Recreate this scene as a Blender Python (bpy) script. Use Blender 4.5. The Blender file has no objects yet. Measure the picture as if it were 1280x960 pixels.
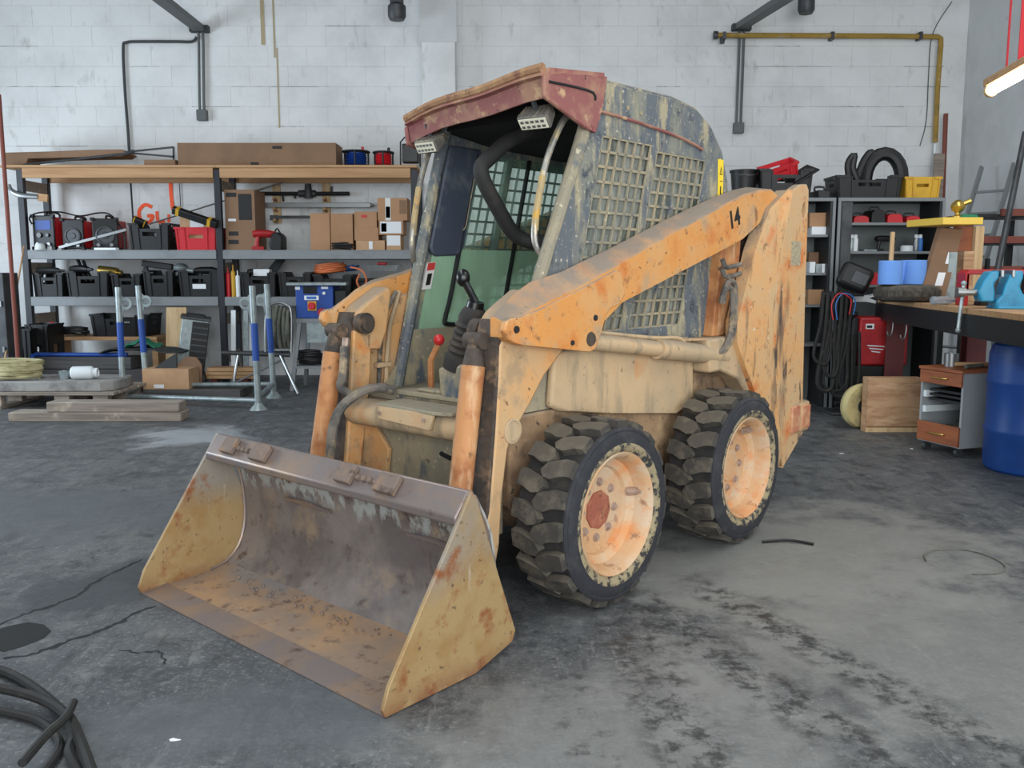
import bpy, bmesh, math, random
from math import sin, cos, pi, radians, sqrt
from mathutils import Vector, Matrix
from mathutils.geometry import tessellate_polygon
random.seed(7)
sc = bpy.context.scene
COL = sc.collection
# ------------------------------------------------------------------ camera
F_PX, PITCH, CAM_H = 1099.28, 0.1284, 1.3915
cd = bpy.data.cameras.new('camera')
cam = bpy.data.objects.new('camera', cd); COL.objects.link(cam)
cd.sensor_fit = 'HORIZONTAL'; cd.sensor_width = 36.0
cd.lens = 36.0 * F_PX / 1280.0
cd.clip_start = 0.05
cam.location = (0, 0, CAM_H); cam.rotation_euler = (pi/2 - PITCH, 0, 0)
sc.camera = cam
# ------------------------------------------------------------------ world, lights, exposure
vs = sc.view_settings
vs.view_transform = 'Standard'; vs.look = 'None'; vs.gamma = 1.0; vs.exposure = -0.18
vs.use_curve_mapping = False
wd = bpy.data.worlds.new('overcast_sky'); sc.world = wd; wd.use_nodes = True
bg = wd.node_tree.nodes['Background']
bg.inputs['Color'].default_value = (0.80, 0.90, 1.0, 1); bg.inputs['Strength'].default_value = 1.6
def area(name, loc, rot, sx, sy, power, col=(1, 1, 1)):
    ld = bpy.data.lights.new(name, 'AREA'); ld.shape = 'RECTANGLE'; ld.size = sx; ld.size_y = sy
    ld.energy = power; ld.color = col
    o = bpy.data.objects.new(name, ld); COL.objects.link(o); o.location = loc; o.rotation_euler = rot
    return o
area('assumed_gate_daylight', (1.6, -3.3, 2.3), (radians(90), 0, 0), 8.6, 4.2, 640, (0.95, 0.98, 1.0))  # unseen area light for daylight through an assumed gateway behind the camera
area('added_top_light', (-2.6, 3.4, 5.75), (0, 0, 0), 1.6, 7.0, 230, (0.88, 0.96, 1.0))  # unseen area lights added under the closed ceiling as top fill
area('added_top_light', (3.4, 3.4, 5.75), (0, 0, 0), 1.6, 7.0, 200, (0.96, 0.99, 1.0))
area('assumed_side_window_light', (-8.5, 7.2, 2.0), (0, radians(-90), 0), 2.4, 4.0, 380, (0.74, 0.87, 1.0))  # unseen area light for an assumed window; the left wall is closed
# ------------------------------------------------------------------ pixel helpers (1280x960 frame)
_c, _s = cos(PITCH), sin(PITCH)
def _ray(x, y):
    k = (480 - y) / F_PX
    return Vector(((x - 640) / F_PX, _c + k*_s, -_s + k*_c))
def W(x, y, Y):
    d = _ray(x, y); t = Y / d.y
    return Vector((d.x*t, Y, CAM_H + d.z*t))
def G(x, y, z=0.0):
    d = _ray(x, y); t = (z - CAM_H) / d.z
    return Vector((d.x*t, d.y*t, z))
def WX(x, z, Y):            # world X of image column x at height z and depth Y
    depth = Y*_c - (z - CAM_H)*_s
    return (x - 640) / F_PX * depth
def WZ(y, Y): return W(640, y, Y).z
# ------------------------------------------------------------------ materials
def S(r, g, b):
    f = lambda c: (c/12.92 if c <= 0.04045 else ((c+0.055)/1.055)**2.4)
    return (f(r/255), f(g/255), f(b/255), 1.0)
MATS = {}
def mat(name, base, layers=(), rough=0.6, metal=0.0, bump=None, dust=None, spec=0.5, rough2=None, trans=0.0, coat=0.0, worldpos=False):
    """base colour; layers: (colour, scale, lo, hi, stretch) blended by noise; dust: (colour, amount) on upward faces"""
    if name in MATS: return MATS[name]
    m = bpy.data.materials.new(name); m.use_nodes = True
    nt = m.node_tree; N = nt.nodes; L = nt.links
    bs = N['Principled BSDF']
    bs.inputs['Roughness'].default_value = rough; bs.inputs['Metallic'].default_value = metal
    bs.inputs['Specular IOR Level'].default_value = spec
    if trans: bs.inputs['Transmission Weight'].default_value = trans
    if coat: bs.inputs['Coat Weight'].default_value = coat
    bs.inputs['Base Color'].default_value = base
    need = layers or bump or dust
    if need:
        tc = N.new('ShaderNodeTexCoord'); oi = N.new('ShaderNodeObjectInfo')
        ml = N.new('ShaderNodeMath'); ml.operation = 'MULTIPLY'; ml.inputs[1].default_value = 31.0
        L.new(oi.outputs['Random'], ml.inputs[0])
        va = N.new('ShaderNodeVectorMath'); va.operation = 'ADD'
        if worldpos:
            ge0 = N.new('ShaderNodeNewGeometry'); L.new(ge0.outputs['Position'], va.inputs[0])
        else: L.new(tc.outputs['Object'], va.inputs[0]); L.new(ml.outputs[0], va.inputs[1])
        vec = va.outputs[0]
        cur = None
        def mix(fac, a, b):
            mx = N.new('ShaderNodeMix'); mx.data_type = 'RGBA'
            L.new(fac, mx.inputs[0])
            if isinstance(a, tuple): mx.inputs[6].default_value = a
            else: L.new(a, mx.inputs[6])
            mx.inputs[7].default_value = b
            return mx.outputs[2]
        cur = base
        for i, ly in enumerate(layers):
            col, scale, lo, hi = ly[:4]
            st = ly[4] if len(ly) > 4 else (1, 1, 1)
            mp = N.new('ShaderNodeMapping'); mp.inputs['Scale'].default_value = st
            mp.inputs['Location'].default_value = (i*3.7, i*1.9, i*2.3)
            L.new(vec, mp.inputs['Vector'])
            nz = N.new('ShaderNodeTexNoise'); nz.inputs['Scale'].default_value = scale
            nz.inputs['Detail'].default_value = 6.0; nz.inputs['Roughness'].default_value = 0.62
            L.new(mp.outputs[0], nz.inputs['Vector'])
            mr = N.new('ShaderNodeMapRange'); mr.inputs['From Min'].default_value = lo; mr.inputs['From Max'].default_value = hi
            if len(ly) > 5: mr.inputs['To Max'].default_value = ly[5]
            L.new(nz.outputs['Fac'], mr.inputs['Value'])
            fac = mr.outputs[0]
            if len(ly) > 6:              # wear limited to a height range of the part
                sp_ = N.new('ShaderNodeSeparateXYZ'); L.new(tc.outputs['Object'], sp_.inputs[0])
                zz_ = N.new('ShaderNodeMath'); zz_.operation = 'MULTIPLY_ADD'; L.new(nz.outputs['Fac'], zz_.inputs[0]); zz_.inputs[1].default_value = .22; L.new(sp_.outputs['Z'], zz_.inputs[2])
                m2 = N.new('ShaderNodeMapRange'); m2.inputs['From Min'].default_value = ly[6]; m2.inputs['From Max'].default_value = ly[7]
                L.new(zz_.outputs[0], m2.inputs['Value'])
                mm = N.new('ShaderNodeMath'); mm.operation = 'MULTIPLY'; L.new(fac, mm.inputs[0]); L.new(m2.outputs[0], mm.inputs[1]); fac = mm.outputs[0]
            cur = mix(fac, cur, col)
        if dust:
            ge = N.new('ShaderNodeNewGeometry'); sx = N.new('ShaderNodeSeparateXYZ'); L.new(ge.outputs['Normal'], sx.inputs[0])
            nz = N.new('ShaderNodeTexNoise'); nz.inputs['Scale'].default_value = 9.0; nz.inputs['Detail'].default_value = 5
            L.new(vec, nz.inputs['Vector'])
            ad = N.new('ShaderNodeMath'); ad.operation = 'MULTIPLY_ADD'
            L.new(nz.outputs['Fac'], ad.inputs[0]); ad.inputs[1].default_value = 0.9; L.new(sx.outputs['Z'], ad.inputs[2])
            mr = N.new('ShaderNodeMapRange'); mr.inputs['From Min'].default_value = 0.75; mr.inputs['From Max'].default_value = 1.25
            mr.inputs['To Max'].default_value = dust[1]
            L.new(ad.outputs[0], mr.inputs['Value'])
            cur = mix(mr.outputs[0], cur, dust[0])
        if not isinstance(cur, tuple): L.new(cur, bs.inputs['Base Color'])
        if bump:
            nz = N.new('ShaderNodeTexNoise'); nz.inputs['Scale'].default_value = bump[0]; nz.inputs['Detail'].default_value = 5
            L.new(vec, nz.inputs['Vector'])
            bp = N.new('ShaderNodeBump'); bp.inputs['Strength'].default_value = bump[1]; bp.inputs['Distance'].default_value = bump[2] if len(bump) > 2 else 0.01
            L.new(nz.outputs['Fac'], bp.inputs['Height']); L.new(bp.outputs[0], bs.inputs['Normal'])
            if rough2 is not None:
                mr = N.new('ShaderNodeMapRange'); mr.inputs['From Min'].default_value = .35; mr.inputs['From Max'].default_value = .65
                mr.inputs['To Min'].default_value = rough; mr.inputs['To Max'].default_value = rough2
                L.new(nz.outputs['Fac'], mr.inputs['Value']); L.new(mr.outputs[0], bs.inputs['Roughness'])
    MATS[name] = m
    return m
def emit(name, col, strength):
    m = bpy.data.materials.new(name); m.use_nodes = True
    b = m.node_tree.nodes['Principled BSDF']
    b.inputs['Base Color'].default_value = col; b.inputs['Emission Color'].default_value = col
    b.inputs['Emission Strength'].default_value = strength
    MATS[name] = m; return m
def film(name, tint, dirt, amount, scale=6.0, rough=0.15, gloss=.08, thru=.6):
    """dirty window: clear tinted pane partly covered by a dull light-passing film of dirt"""
    m = bpy.data.materials.new(name); m.use_nodes = True
    nt = m.node_tree; N = nt.nodes; L = nt.links
    N.remove(N['Principled BSDF'])
    df = N.new('ShaderNodeBsdfDiffuse'); df.inputs['Color'].default_value = dirt
    tl = N.new('ShaderNodeBsdfTranslucent'); tl.inputs['Color'].default_value = dirt
    m0 = N.new('ShaderNodeMixShader'); m0.inputs[0].default_value = thru
    L.new(df.outputs[0], m0.inputs[1]); L.new(tl.outputs[0], m0.inputs[2])
    tr = N.new('ShaderNodeBsdfTransparent'); tr.inputs['Color'].default_value = tint
    tc = N.new('ShaderNodeTexCoord'); mp = N.new('ShaderNodeMapping'); mp.inputs['Scale'].default_value = (1, 1, .35)
    L.new(tc.outputs['Object'], mp.inputs[0])
    nz = N.new('ShaderNodeTexNoise'); nz.inputs['Scale'].default_value = scale; nz.inputs['Detail'].default_value = 6
    L.new(mp.outputs[0], nz.inputs['Vector'])
    mr = N.new('ShaderNodeMapRange'); mr.inputs['From Min'].default_value = .3; mr.inputs['From Max'].default_value = .7
    mr.inputs['To Min'].default_value = amount[0]; mr.inputs['To Max'].default_value = amount[1]
    L.new(nz.outputs['Fac'], mr.inputs['Value'])
    m1 = N.new('ShaderNodeMixShader'); L.new(mr.outputs[0], m1.inputs[0])
    L.new(tr.outputs[0], m1.inputs[1]); L.new(m0.outputs[0], m1.inputs[2])
    gl = N.new('ShaderNodeBsdfGlossy'); gl.inputs['Roughness'].default_value = rough
    m2 = N.new('ShaderNodeMixShader'); m2.inputs[0].default_value = gloss
    L.new(m1.outputs[0], m2.inputs[1]); L.new(gl.outputs[0], m2.inputs[2])
    L.new(m2.outputs[0], N['Material Output'].inputs['Surface'])
    MATS[name] = m; return m
# ------------------------------------------------------------------ mesh builder
ORIG = {}
class MB:
    def __init__(s): s.v = []; s.f = []; s.mi = []; s.m = 0
    def add(s, vs, fs):
        n = len(s.v); s.v.extend(Vector(p) for p in vs)
        for f in fs: s.f.append(tuple(i+n for i in f)); s.mi.append(s.m)
        return s
    def box(s, x0, y0, z0, x1, y1, z1):
        x0, x1 = sorted((x0, x1)); y0, y1 = sorted((y0, y1)); z0, z1 = sorted((z0, z1))
        return s.add([(x0,y0,z0),(x1,y0,z0),(x1,y1,z0),(x0,y1,z0),(x0,y0,z1),(x1,y0,z1),(x1,y1,z1),(x0,y1,z1)],
              [(0,3,2,1),(4,5,6,7),(0,1,5,4),(1,2,6,5),(2,3,7,6),(3,0,4,7)])
    def obox(s, c, size, rot=None):
        c = Vector(c); hx, hy, hz = [q/2 for q in size]
        R = rot if rot is not None else Matrix.Identity(3)
        P = [c + R @ Vector(p) for p in [(-hx,-hy,-hz),(hx,-hy,-hz),(hx,hy,-hz),(-hx,hy,-hz),(-hx,-hy,hz),(hx,-hy,hz),(hx,hy,hz),(-hx,hy,hz)]]
        return s.add(P, [(0,3,2,1),(4,5,6,7),(0,1,5,4),(1,2,6,5),(2,3,7,6),(3,0,4,7)])
    def bar(s, p, q, w, h, up=(0,0,1)):
        p = Vector(p); q = Vector(q); d = q-p; l = d.length; d.normalize()
        u = Vector(up); x = d.cross(u)
        if x.length < 1e-4: x = d.cross(Vector((0,1,0)))
        x.normalize(); z = x.cross(d)
        R = Matrix((x, d, z)).transposed()
        return s.obox((p+q)/2, (w, l, h), R)
    def cyl(s, p, q, r0, r1=None, n=12, caps=True):
        p = Vector(p); q = Vector(q); r1 = r0 if r1 is None else r1
        d = (q-p).normalized(); x = d.orthogonal().normalized(); y = d.cross(x)
        vs = []
        for c, r in ((p, r0), (q, r1)):
            for i in range(n):
                t = 2*pi*i/n; vs.append(c + x*(r*cos(t)) + y*(r*sin(t)))
        fs = [(i, (i+1) % n, n+(i+1) % n, n+i) for i in range(n)]
        if caps: fs += [tuple(range(n-1,-1,-1)), tuple(range(n, 2*n))]
        return s.add(vs, fs)
    def tube(s, pts, r, n=8, sm=0, closed=False):
        pts = [Vector(p) for p in pts]
        if sm:
            k0 = len(pts); pts = spline(pts, sm, closed)
            if isinstance(r, (list, tuple)):
                r = [r[min(i//sm, k0-1)] + (r[min(i//sm+1, k0-1)]-r[min(i//sm, k0-1)])*((i % sm)/sm) for i in range(len(pts))]
        vs = []; fs = []; k = len(pts); x = None
        for i, p in enumerate(pts):
            a = pts[(i-1) % k] if (i > 0 or closed) else p
            b = pts[(i+1) % k] if (i < k-1 or closed) else p
            d = (b-a).normalized()
            if x is None: x = d.orthogonal().normalized()
            else:
                x = x - d*x.dot(d)
                x = x.normalized() if x.length > 1e-5 else d.orthogonal().normalized()
            y = d.cross(x); rr = r[i] if isinstance(r, (list, tuple)) else r
            for j in range(n):
                t = 2*pi*j/n; vs.append(p + x*(rr*cos(t)) + y*(rr*sin(t)))
        m = k if closed else k-1
        for i in range(m):
            for j in range(n):
                i2 = (i+1) % k
                fs.append((i*n+j, i*n+(j+1) % n, i2*n+(j+1) % n, i2*n+j))
        if not closed: fs += [tuple(range(n-1,-1,-1)), tuple((k-1)*n+j for j in range(n))]
        return s.add(vs, fs)
    def lathe(s, prof, o=(0,0,0), axis=(0,0,1), n=24, arc=2*pi):
        o = Vector(o); d = Vector(axis).normalized(); x = d.orthogonal().normalized(); y = d.cross(x)
        vs = []; fs = []; k = len(prof)
        full = abs(arc-2*pi) < 1e-6; m = n if full else n+1
        for i in range(m):
            t = arc*i/n; e = x*cos(t) + y*sin(t)
            for r, h in prof: vs.append(o + e*r + d*h)
        for i in range(n):
            i2 = (i+1) % m
            for j in range(k-1): fs.append((i*k+j, i2*k+j, i2*k+j+1, i*k+j+1))
        return s.add(vs, fs)
    def plate(s, outer, holes, t0, t1, fn):
        loops = [outer] + list(holes); flat = [p for lp in loops for p in lp]
        tris = tessellate_polygon([[Vector((u, v, 0)) for u, v in lp] for lp in loops])
        n = len(flat)
        vs = [fn(u, v, t0) for u, v in flat] + [fn(u, v, t1) for u, v in flat]
        fs = []
        for a, b, c in tris: fs += [(a, b, c), (n+a, n+c, n+b)]
        k = 0
        for lp in loops:
            m = len(lp)
            for i in range(m):
                a, b = k+i, k+(i+1) % m; fs.append((a, b, n+b, n+a))
            k += m
        return s.add(vs, fs)
    def sphere(s, c, r, n=12, sc_=(1,1,1)):
        c = Vector(c); prof = []
        vs = []; fs = []; m = n//2
        for i in range(m+1):
            ph = pi*i/m
            for j in range(n):
                t = 2*pi*j/n; vs.append(c + Vector((r*sc_[0]*sin(ph)*cos(t), r*sc_[1]*sin(ph)*sin(t), r*sc_[2]*cos(ph))))
        for i in range(m):
            for j in range(n): fs.append((i*n+j, (i+1)*n+j, (i+1)*n+(j+1) % n, i*n+(j+1) % n))
        return s.add(vs, fs)
    def build(s, name, mats, parent=None, label=None, cat=None, group=None, kind=None, bevel=0, smooth=35, origin=None, seg=2):
        me = bpy.data.meshes.new(name)
        lo = Vector([min(p[i] for p in s.v) for i in range(3)]); hi = Vector([max(p[i] for p in s.v) for i in range(3)])
        o = Vector(origin) if origin is not None else Vector(((lo.x+hi.x)/2, (lo.y+hi.y)/2, lo.z))
        me.from_pydata([tuple(p-o) for p in s.v], [], s.f)
        bm = bmesh.new(); bm.from_mesh(me)
        bmesh.ops.remove_doubles(bm, verts=bm.verts, dist=1e-5)
        bmesh.ops.recalc_face_normals(bm, faces=bm.faces); bm.to_mesh(me); bm.free()
        if not isinstance(mats, (list, tuple)): mats = [mats]
        for m in mats: me.materials.append(MATS[m] if isinstance(m, str) else m)
        if len(mats) > 1 and len(me.polygons) == len(s.mi):
            me.polygons.foreach_set('material_index', s.mi)
        if smooth:
            me.polygons.foreach_set('use_smooth', [True]*len(me.polygons)); me.set_sharp_from_angle(angle=radians(smooth))
        ob = bpy.data.objects.new(name, me); COL.objects.link(ob)
        if bevel:
            b = ob.modifiers.new('bevel', 'BEVEL'); b.width = bevel; b.segments = seg; b.limit_method = 'ANGLE'; b.angle_limit = radians(40)
            b.harden_normals = False
        if parent is not None:
            ob.parent = parent; ob.location = o - ORIG[parent.name]
        else: ob.location = o
        ORIG[ob.name] = o
        tag(ob, label, cat, group, kind)
        return ob
def tag(o, label=None, cat=None, group=None, kind=None):
    if label: o['label'] = label
    if cat: o['category'] = cat
    if group: o['group'] = group
    if kind: o['kind'] = kind
    return o
def empty(name, loc, label=None, cat=None, group=None, rz=0):
    o = bpy.data.objects.new(name, None); COL.objects.link(o); o.location = loc; o.rotation_euler = (0, 0, rz)
    o.empty_display_size = .1
    ORIG[o.name] = Vector(loc) if not rz else Vector((0, 0, 0))
    return tag(o, label, cat, group)
def spline(p, k, closed=False):
    out = []; n = len(p); m = n if closed else n-1
    for i in range(m):
        a = p[(i-1) % n] if (closed or i > 0) else p[i]
        b = p[i]; c = p[(i+1) % n]
        d = p[(i+2) % n] if (closed or i+2 < n) else c
        for j in range(k):
            t = j/k
            out.append(0.5*((2*b) + (c-a)*t + (2*a-5*b+4*c-d)*t*t + (3*b-a-3*c+d)*t**3))
    if not closed: out.append(p[-1])
    return out
def rotz(a): return Matrix.Rotation(a, 3, 'Z')
def roty(a): return Matrix.Rotation(a, 3, 'Y')
def rotx(a): return Matrix.Rotation(a, 3, 'X')
def text_mesh(name, s, size, M, mat_, parent, depth=0.001, bold=0.0):
    cu = bpy.data.curves.new(name, 'FONT'); cu.body = s; cu.size = size; cu.align_x = 'CENTER'; cu.align_y = 'CENTER'; cu.extrude = depth; cu.offset = bold
    o = bpy.data.objects.new(name, cu); COL.objects.link(o)
    bpy.context.view_layer.update()
    me = bpy.data.meshes.new_from_object(o.evaluated_get(bpy.context.evaluated_depsgraph_get()))
    bpy.data.objects.remove(o); bpy.data.curves.remove(cu)
    ob = bpy.data.objects.new(name, me); COL.objects.link(ob); me.materials.clear(); me.materials.append(MATS[mat_])
    ob.parent = parent
    Mx = M.copy(); Mx.translation -= ORIG[parent.name]
    ob.matrix_local = Mx
    ORIG[ob.name] = M.translation
    return ob
# ------------------------------------------------------------------ palette
TAN = S(190, 160, 122)
mat('white_paint', S(224, 225, 224), [(S(204, 205, 204), 1.4, .45, .75), (S(182, 182, 178), 6, .60, .8, (1, 1, .5)), (S(150, 150, 146), 38, .68, .75)], rough=.75, bump=(14, .3, .01), worldpos=True)
mat('grey_wall', S(206, 208, 208), [(S(186, 188, 188), 1.5, .4, .75), (S(160, 160, 160), 4, .66, .8)], rough=.8, bump=(18, .3, .01))
mat('grey_ceiling', S(150, 150, 150), rough=.9)
mat('orange', S(208, 142, 74), [(S(204, 152, 96), 3.6, .44, .58), (S(178, 146, 110), 6.0, .54, .66), (S(196, 116, 52), 4.5, .56, .68), (S(136, 92, 60), 12, .60, .70), (S(92, 68, 52), 30, .63, .69), (S(56, 48, 43), 64, .67, .71)], rough=.62, bump=(40, .2, .004), dust=(S(124, 114, 102), .95))
mat('orange_faded', S(206, 154, 98), [(S(194, 158, 116), 3.2, .42, .58), (S(168, 140, 106), 7, .53, .66), (S(198, 112, 52), 4.0, .58, .72), (S(120, 86, 62), 14, .62, .70), (S(70, 58, 48), 44, .66, .71)], rough=.7, bump=(40, .25, .004), dust=(S(140, 126, 108), .85))
mat('tan_dust', S(196, 166, 128), [(S(180, 156, 124), 2.6, .42, .60), (S(150, 134, 108), 9, .52, .68, (1, 1, .22)), (S(200, 138, 82), 3.2, .60, .74), (S(108, 88, 70), 30, .64, .72), (S(84, 70, 58), 5, .68, .80)], rough=.85, bump=(60, .25, .004), dust=(S(146, 134, 116), .7))
mat('tower_paint', S(208, 158, 104), [(S(196, 162, 120), 3.2, .42, .58), (S(200, 112, 54), 4.0, .56, .70), (S(112, 92, 74), 4.2, .54, .64, (1, 1, .22)), (S(72, 62, 54), 9, .59, .66, (1, 1, .2)), (S(120, 86, 62), 16, .61, .70), (S(70, 58, 48), 44, .65, .70), (S(206, 198, 180), 20, .66, .70)], rough=.7, bump=(40, .25, .004), dust=(S(140, 126, 108), .85))
mat('visor_dust', S(150, 112, 80), [(S(176, 140, 100), 7, .46, .62), (S(110, 70, 56), 9, .54, .66), (S(70, 52, 44), 30, .62, .70)], rough=.85, bump=(50, .3, .005))
mat('tan_grime_shaded', S(158, 128, 96), [(S(128, 102, 78), 4, .42, .60), (S(92, 76, 62), 7, .50, .68), (S(184, 154, 116), 5, .56, .70), (S(64, 56, 48), 30, .62, .70)], rough=.85, bump=(50, .3, .005), dust=(S(146, 132, 112), .7))  # grime plus painted-in shade of the recess beside the arm leg
mat('joint_grey', S(128, 128, 126), rough=.95)
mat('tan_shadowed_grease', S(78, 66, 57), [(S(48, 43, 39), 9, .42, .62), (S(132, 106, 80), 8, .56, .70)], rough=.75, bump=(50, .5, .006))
mat('rust_orange', S(188, 132, 84), [(S(158, 98, 58), 6, .46, .62), (S(208, 172, 132), 10, .54, .66, (1, 1, .25)), (S(96, 68, 50), 14, .62, .72)], rough=.7, bump=(50, .3, .004))
mat('cab_blue', S(92, 98, 104), [(S(126, 126, 114), 5.0, .46, .60, (1, 1, .55)), (S(160, 150, 122), 13, .53, .63, (1, 1, .25)), (S(56, 63, 74), 9, .56, .66), (S(184, 178, 158), 50, .60, .66)], rough=.7, bump=(60, .2, .004), dust=(S(148, 138, 116), .85))
mat('cab_blue_clean', S(62, 70, 84), [(S(110, 114, 116), 4, .52, .72), (S(180, 176, 160), 60, .70, .74)], rough=.6)
mat('cab_tan', S(140, 133, 114), [(S(164, 150, 122), 4, .44, .60), (S(88, 96, 104), 7, .54, .66, (1, 1, .5)), (S(190, 180, 154), 34, .62, .68), (S(60, 64, 68), 20, .64, .72)], rough=.85, dust=(S(140, 130, 112), .6))
mat('visor_red', S(138, 84, 80), [(S(160, 120, 98), 5, .46, .60), (S(124, 58, 64), 6, .54, .66), (S(184, 152, 114), 12, .56, .66), (S(74, 50, 46), 28, .63, .70)], rough=.75, bump=(40, .2, .004), dust=(S(150, 112, 80), .97))
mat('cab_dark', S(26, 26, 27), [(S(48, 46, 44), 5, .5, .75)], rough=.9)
mat('rubber_boot', S(44, 41, 39), [(S(84, 74, 62), 6, .5, .75)], rough=.8)
mat('black_plastic', S(17, 17, 18), [(S(34, 33, 33), 6, .5, .8)], rough=.5)
mat('black_gloss', S(18, 18, 19), rough=.28)
mat('pad_black', S(40, 39, 38), [(S(62, 58, 54), 8, .5, .75)], rough=.75)
mat('tyre', S(62, 58, 53), [(S(94, 87, 75), 16, .48, .66), (S(48, 46, 44), 20, .54, .68)], rough=.85, bump=(90, .3, .003), dust=(S(112, 104, 90), .5))
mat('tyre_side', S(40, 41, 46), [(S(56, 56, 58), 9, .5, .66), (S(100, 92, 78), 60, .64, .72)], rough=.85)
mat('tyre_groove', S(38, 37, 37), [(S(60, 56, 50), 10, .5, .7)], rough=.9)
mat('tyre_mud', S(50, 49, 50), [(S(150, 136, 106), 30, .44, .54)], rough=.85)
mat('rim', S(200, 158, 116), [(S(196, 172, 144), 5, .45, .60), (S(206, 138, 84), 5, .55, .68), (S(150, 112, 84), 14, .60, .70), (S(96, 72, 56), 40, .66, .72)], rough=.7, bump=(40, .2, .003))
mat('rim_red', S(150, 86, 66), [(S(176, 118, 88), 14, .5, .66), (S(96, 60, 48), 30, .58, .7)], rough=.8)
mat('nut_steel', S(172, 150, 136), [(S(120, 98, 84), 40, .5, .7)], rough=.5, metal=.3)
mat('bucket_steel', S(132, 122, 116), [(S(106, 97, 94), 3.2, .44, .60), (S(152, 132, 112), 5, .54, .68), (S(90, 72, 64), 12, .57, .68), (S(172, 174, 170), 22, .48, .54, (.7, 1, .35), 1.0, .48, .54)], rough=.5, metal=.25, bump=(30, .25, .004), rough2=.7)
mat('bucket_floor', S(150, 128, 110), [(S(170, 136, 104), 3.4, .46, .58), (S(134, 127, 124), 3.0, .52, .62), (S(104, 82, 70), 14, .57, .68), (S(196, 176, 150), 60, .66, .72)], rough=.48, metal=.15, bump=(34, .25, .004))
mat('bucket_side', S(160, 134, 92), [(S(150, 118, 72), 5, .46, .62), (S(142, 134, 122), 3.0, .30, .46, (1, 1, .6), 1.0, .42, .56), (S(186, 176, 156), 18, .58, .66, (1, 1, .2), 1.0, .40, .60), (S(136, 84, 50), 8, .56, .68), (S(96, 74, 58), 34, .62, .70), (S(120, 72, 48), 6, .40, .56, (1, 1, 1), .8, .20, .12)], rough=.58, metal=.15, bump=(30, .25, .004))
mat('bucket_lip', S(134, 122, 118), [(S(156, 130, 108), 4, .45, .65), (S(100, 80, 70), 12, .6, .75)], rough=.42, metal=.5)
mat('rust', S(118, 102, 92), [(S(140, 112, 90), 14, .50, .62), (S(88, 72, 64), 24, .56, .68)], rough=.7, metal=.2)
mat('hose', S(112, 104, 94), [(S(70, 68, 66), 8, .45, .6), (S(170, 148, 116), 10, .55, .7)], rough=.8)
mat('hose_dark', S(32, 31, 30), [(S(70, 64, 56), 10, .57, .75)], rough=.75)
mat('chrome_worn', S(150, 146, 138), [(S(196, 178, 142), 18, .5, .62), (S(80, 80, 82), 12, .55, .7)], rough=.4, metal=.6)
mat('handle_yellow', S(168, 146, 104), [(S(196, 150, 60), 14, .52, .62), (S(110, 106, 100), 10, .56, .65)], rough=.6)
mat('lamp_body', S(96, 92, 86), [(S(140, 130, 112), 12, .48, .66)], rough=.65)
mat('lens', S(226, 222, 200), rough=.15)
mat('decal_yellow', S(238, 204, 40), rough=.5)
mat('decal_white', S(214, 212, 206), rough=.6)
mat('decal_grey', S(176, 162, 132), [(S(140, 130, 112), 60, .45, .6)], rough=.6)
mat('ink', S(22, 20, 19), rough=.6)
mat('red_ink', S(190, 60, 54), rough=.6)
mat('tail_lens', S(186, 120, 90), [(S(206, 160, 120), 14, .45, .65), (S(150, 72, 52), 8, .55, .7)], rough=.5)
mat('red_knob', S(196, 40, 42), rough=.4)
mat('cardboard', S(172, 132, 98), [(S(156, 118, 86), 2, .45, .7)], rough=.85)
mat('cardboard_dark', S(134, 104, 80), [(S(118, 92, 70), 2, .45, .7)], rough=.85)
mat('cardboard_light', S(190, 152, 116), [(S(174, 136, 100), 3, .45, .7)], rough=.85)
mat('tape', S(184, 160, 128), rough=.35)
mat('tape_clear', S(206, 206, 200), rough=.3)
mat('tape_blue', S(90, 160, 200), rough=.5)
mat('paper', S(226, 228, 230), rough=.8)
mat('rack_black', S(34, 36, 42), rough=.5)
mat('shelf_grey', S(132, 136, 138), [(S(112, 114, 116), 3, .5, .75)], rough=.55, metal=.2)
mat('timber', S(186, 148, 108), [(S(168, 128, 90), 3, .42, .66, (.3, 8, 8)), (S(140, 100, 66), 5, .6, .78, (.3, 8, 8))], rough=.8)
mat('timber_pale', S(204, 176, 136), [(S(184, 152, 112), 3, .42, .66, (6, 6, .4))], rough=.8)
mat('timber_grey', S(150, 138, 126), [(S(120, 110, 100), 3, .42, .66, (.4, 8, 8)), (S(178, 164, 148), 6, .58, .7)], rough=.9)
mat('timber_dark', S(84, 82, 82), [(S(62, 60, 60), 3, .42, .66, (.4, 8, 8))], rough=.9)
mat('plywood', S(190, 152, 116), [(S(168, 126, 92), 2.2, .44, .56, (1, 1, 6)), (S(206, 172, 136), 4, .55, .7, (1, 1, 5))], rough=.75)
mat('red_plastic', S(196, 34, 44), rough=.42)
mat('red_paint', S(178, 32, 38), [(S(140, 24, 30), 4, .5, .75)], rough=.45)
mat('dark_red', S(104, 46, 44), [(S(84, 36, 36), 4, .45, .7)], rough=.65)
mat('yellow_plastic', S(206, 160, 40), [(S(180, 134, 30), 4, .45, .7)], rough=.5)
mat('yellow_paint', S(232, 196, 84), rough=.5)
mat('brass', S(200, 170, 90), rough=.3, metal=.9)
mat('blue_paint', S(28, 72, 152), [(S(24, 56, 122), 4, .5, .75), (S(120, 140, 160), 40, .68, .74)], rough=.5)
mat('blue_drum', S(20, 66, 136), [(S(16, 50, 108), 2, .45, .7)], rough=.42)
mat('blue_vice', S(44, 140, 178), [(S(30, 110, 146), 8, .5, .75)], rough=.35)
mat('blue_paper', S(110, 156, 226), rough=.9)
mat('galvanised', S(158, 168, 168), [(S(130, 140, 142), 12, .45, .65)], rough=.45, metal=.55)
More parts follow.
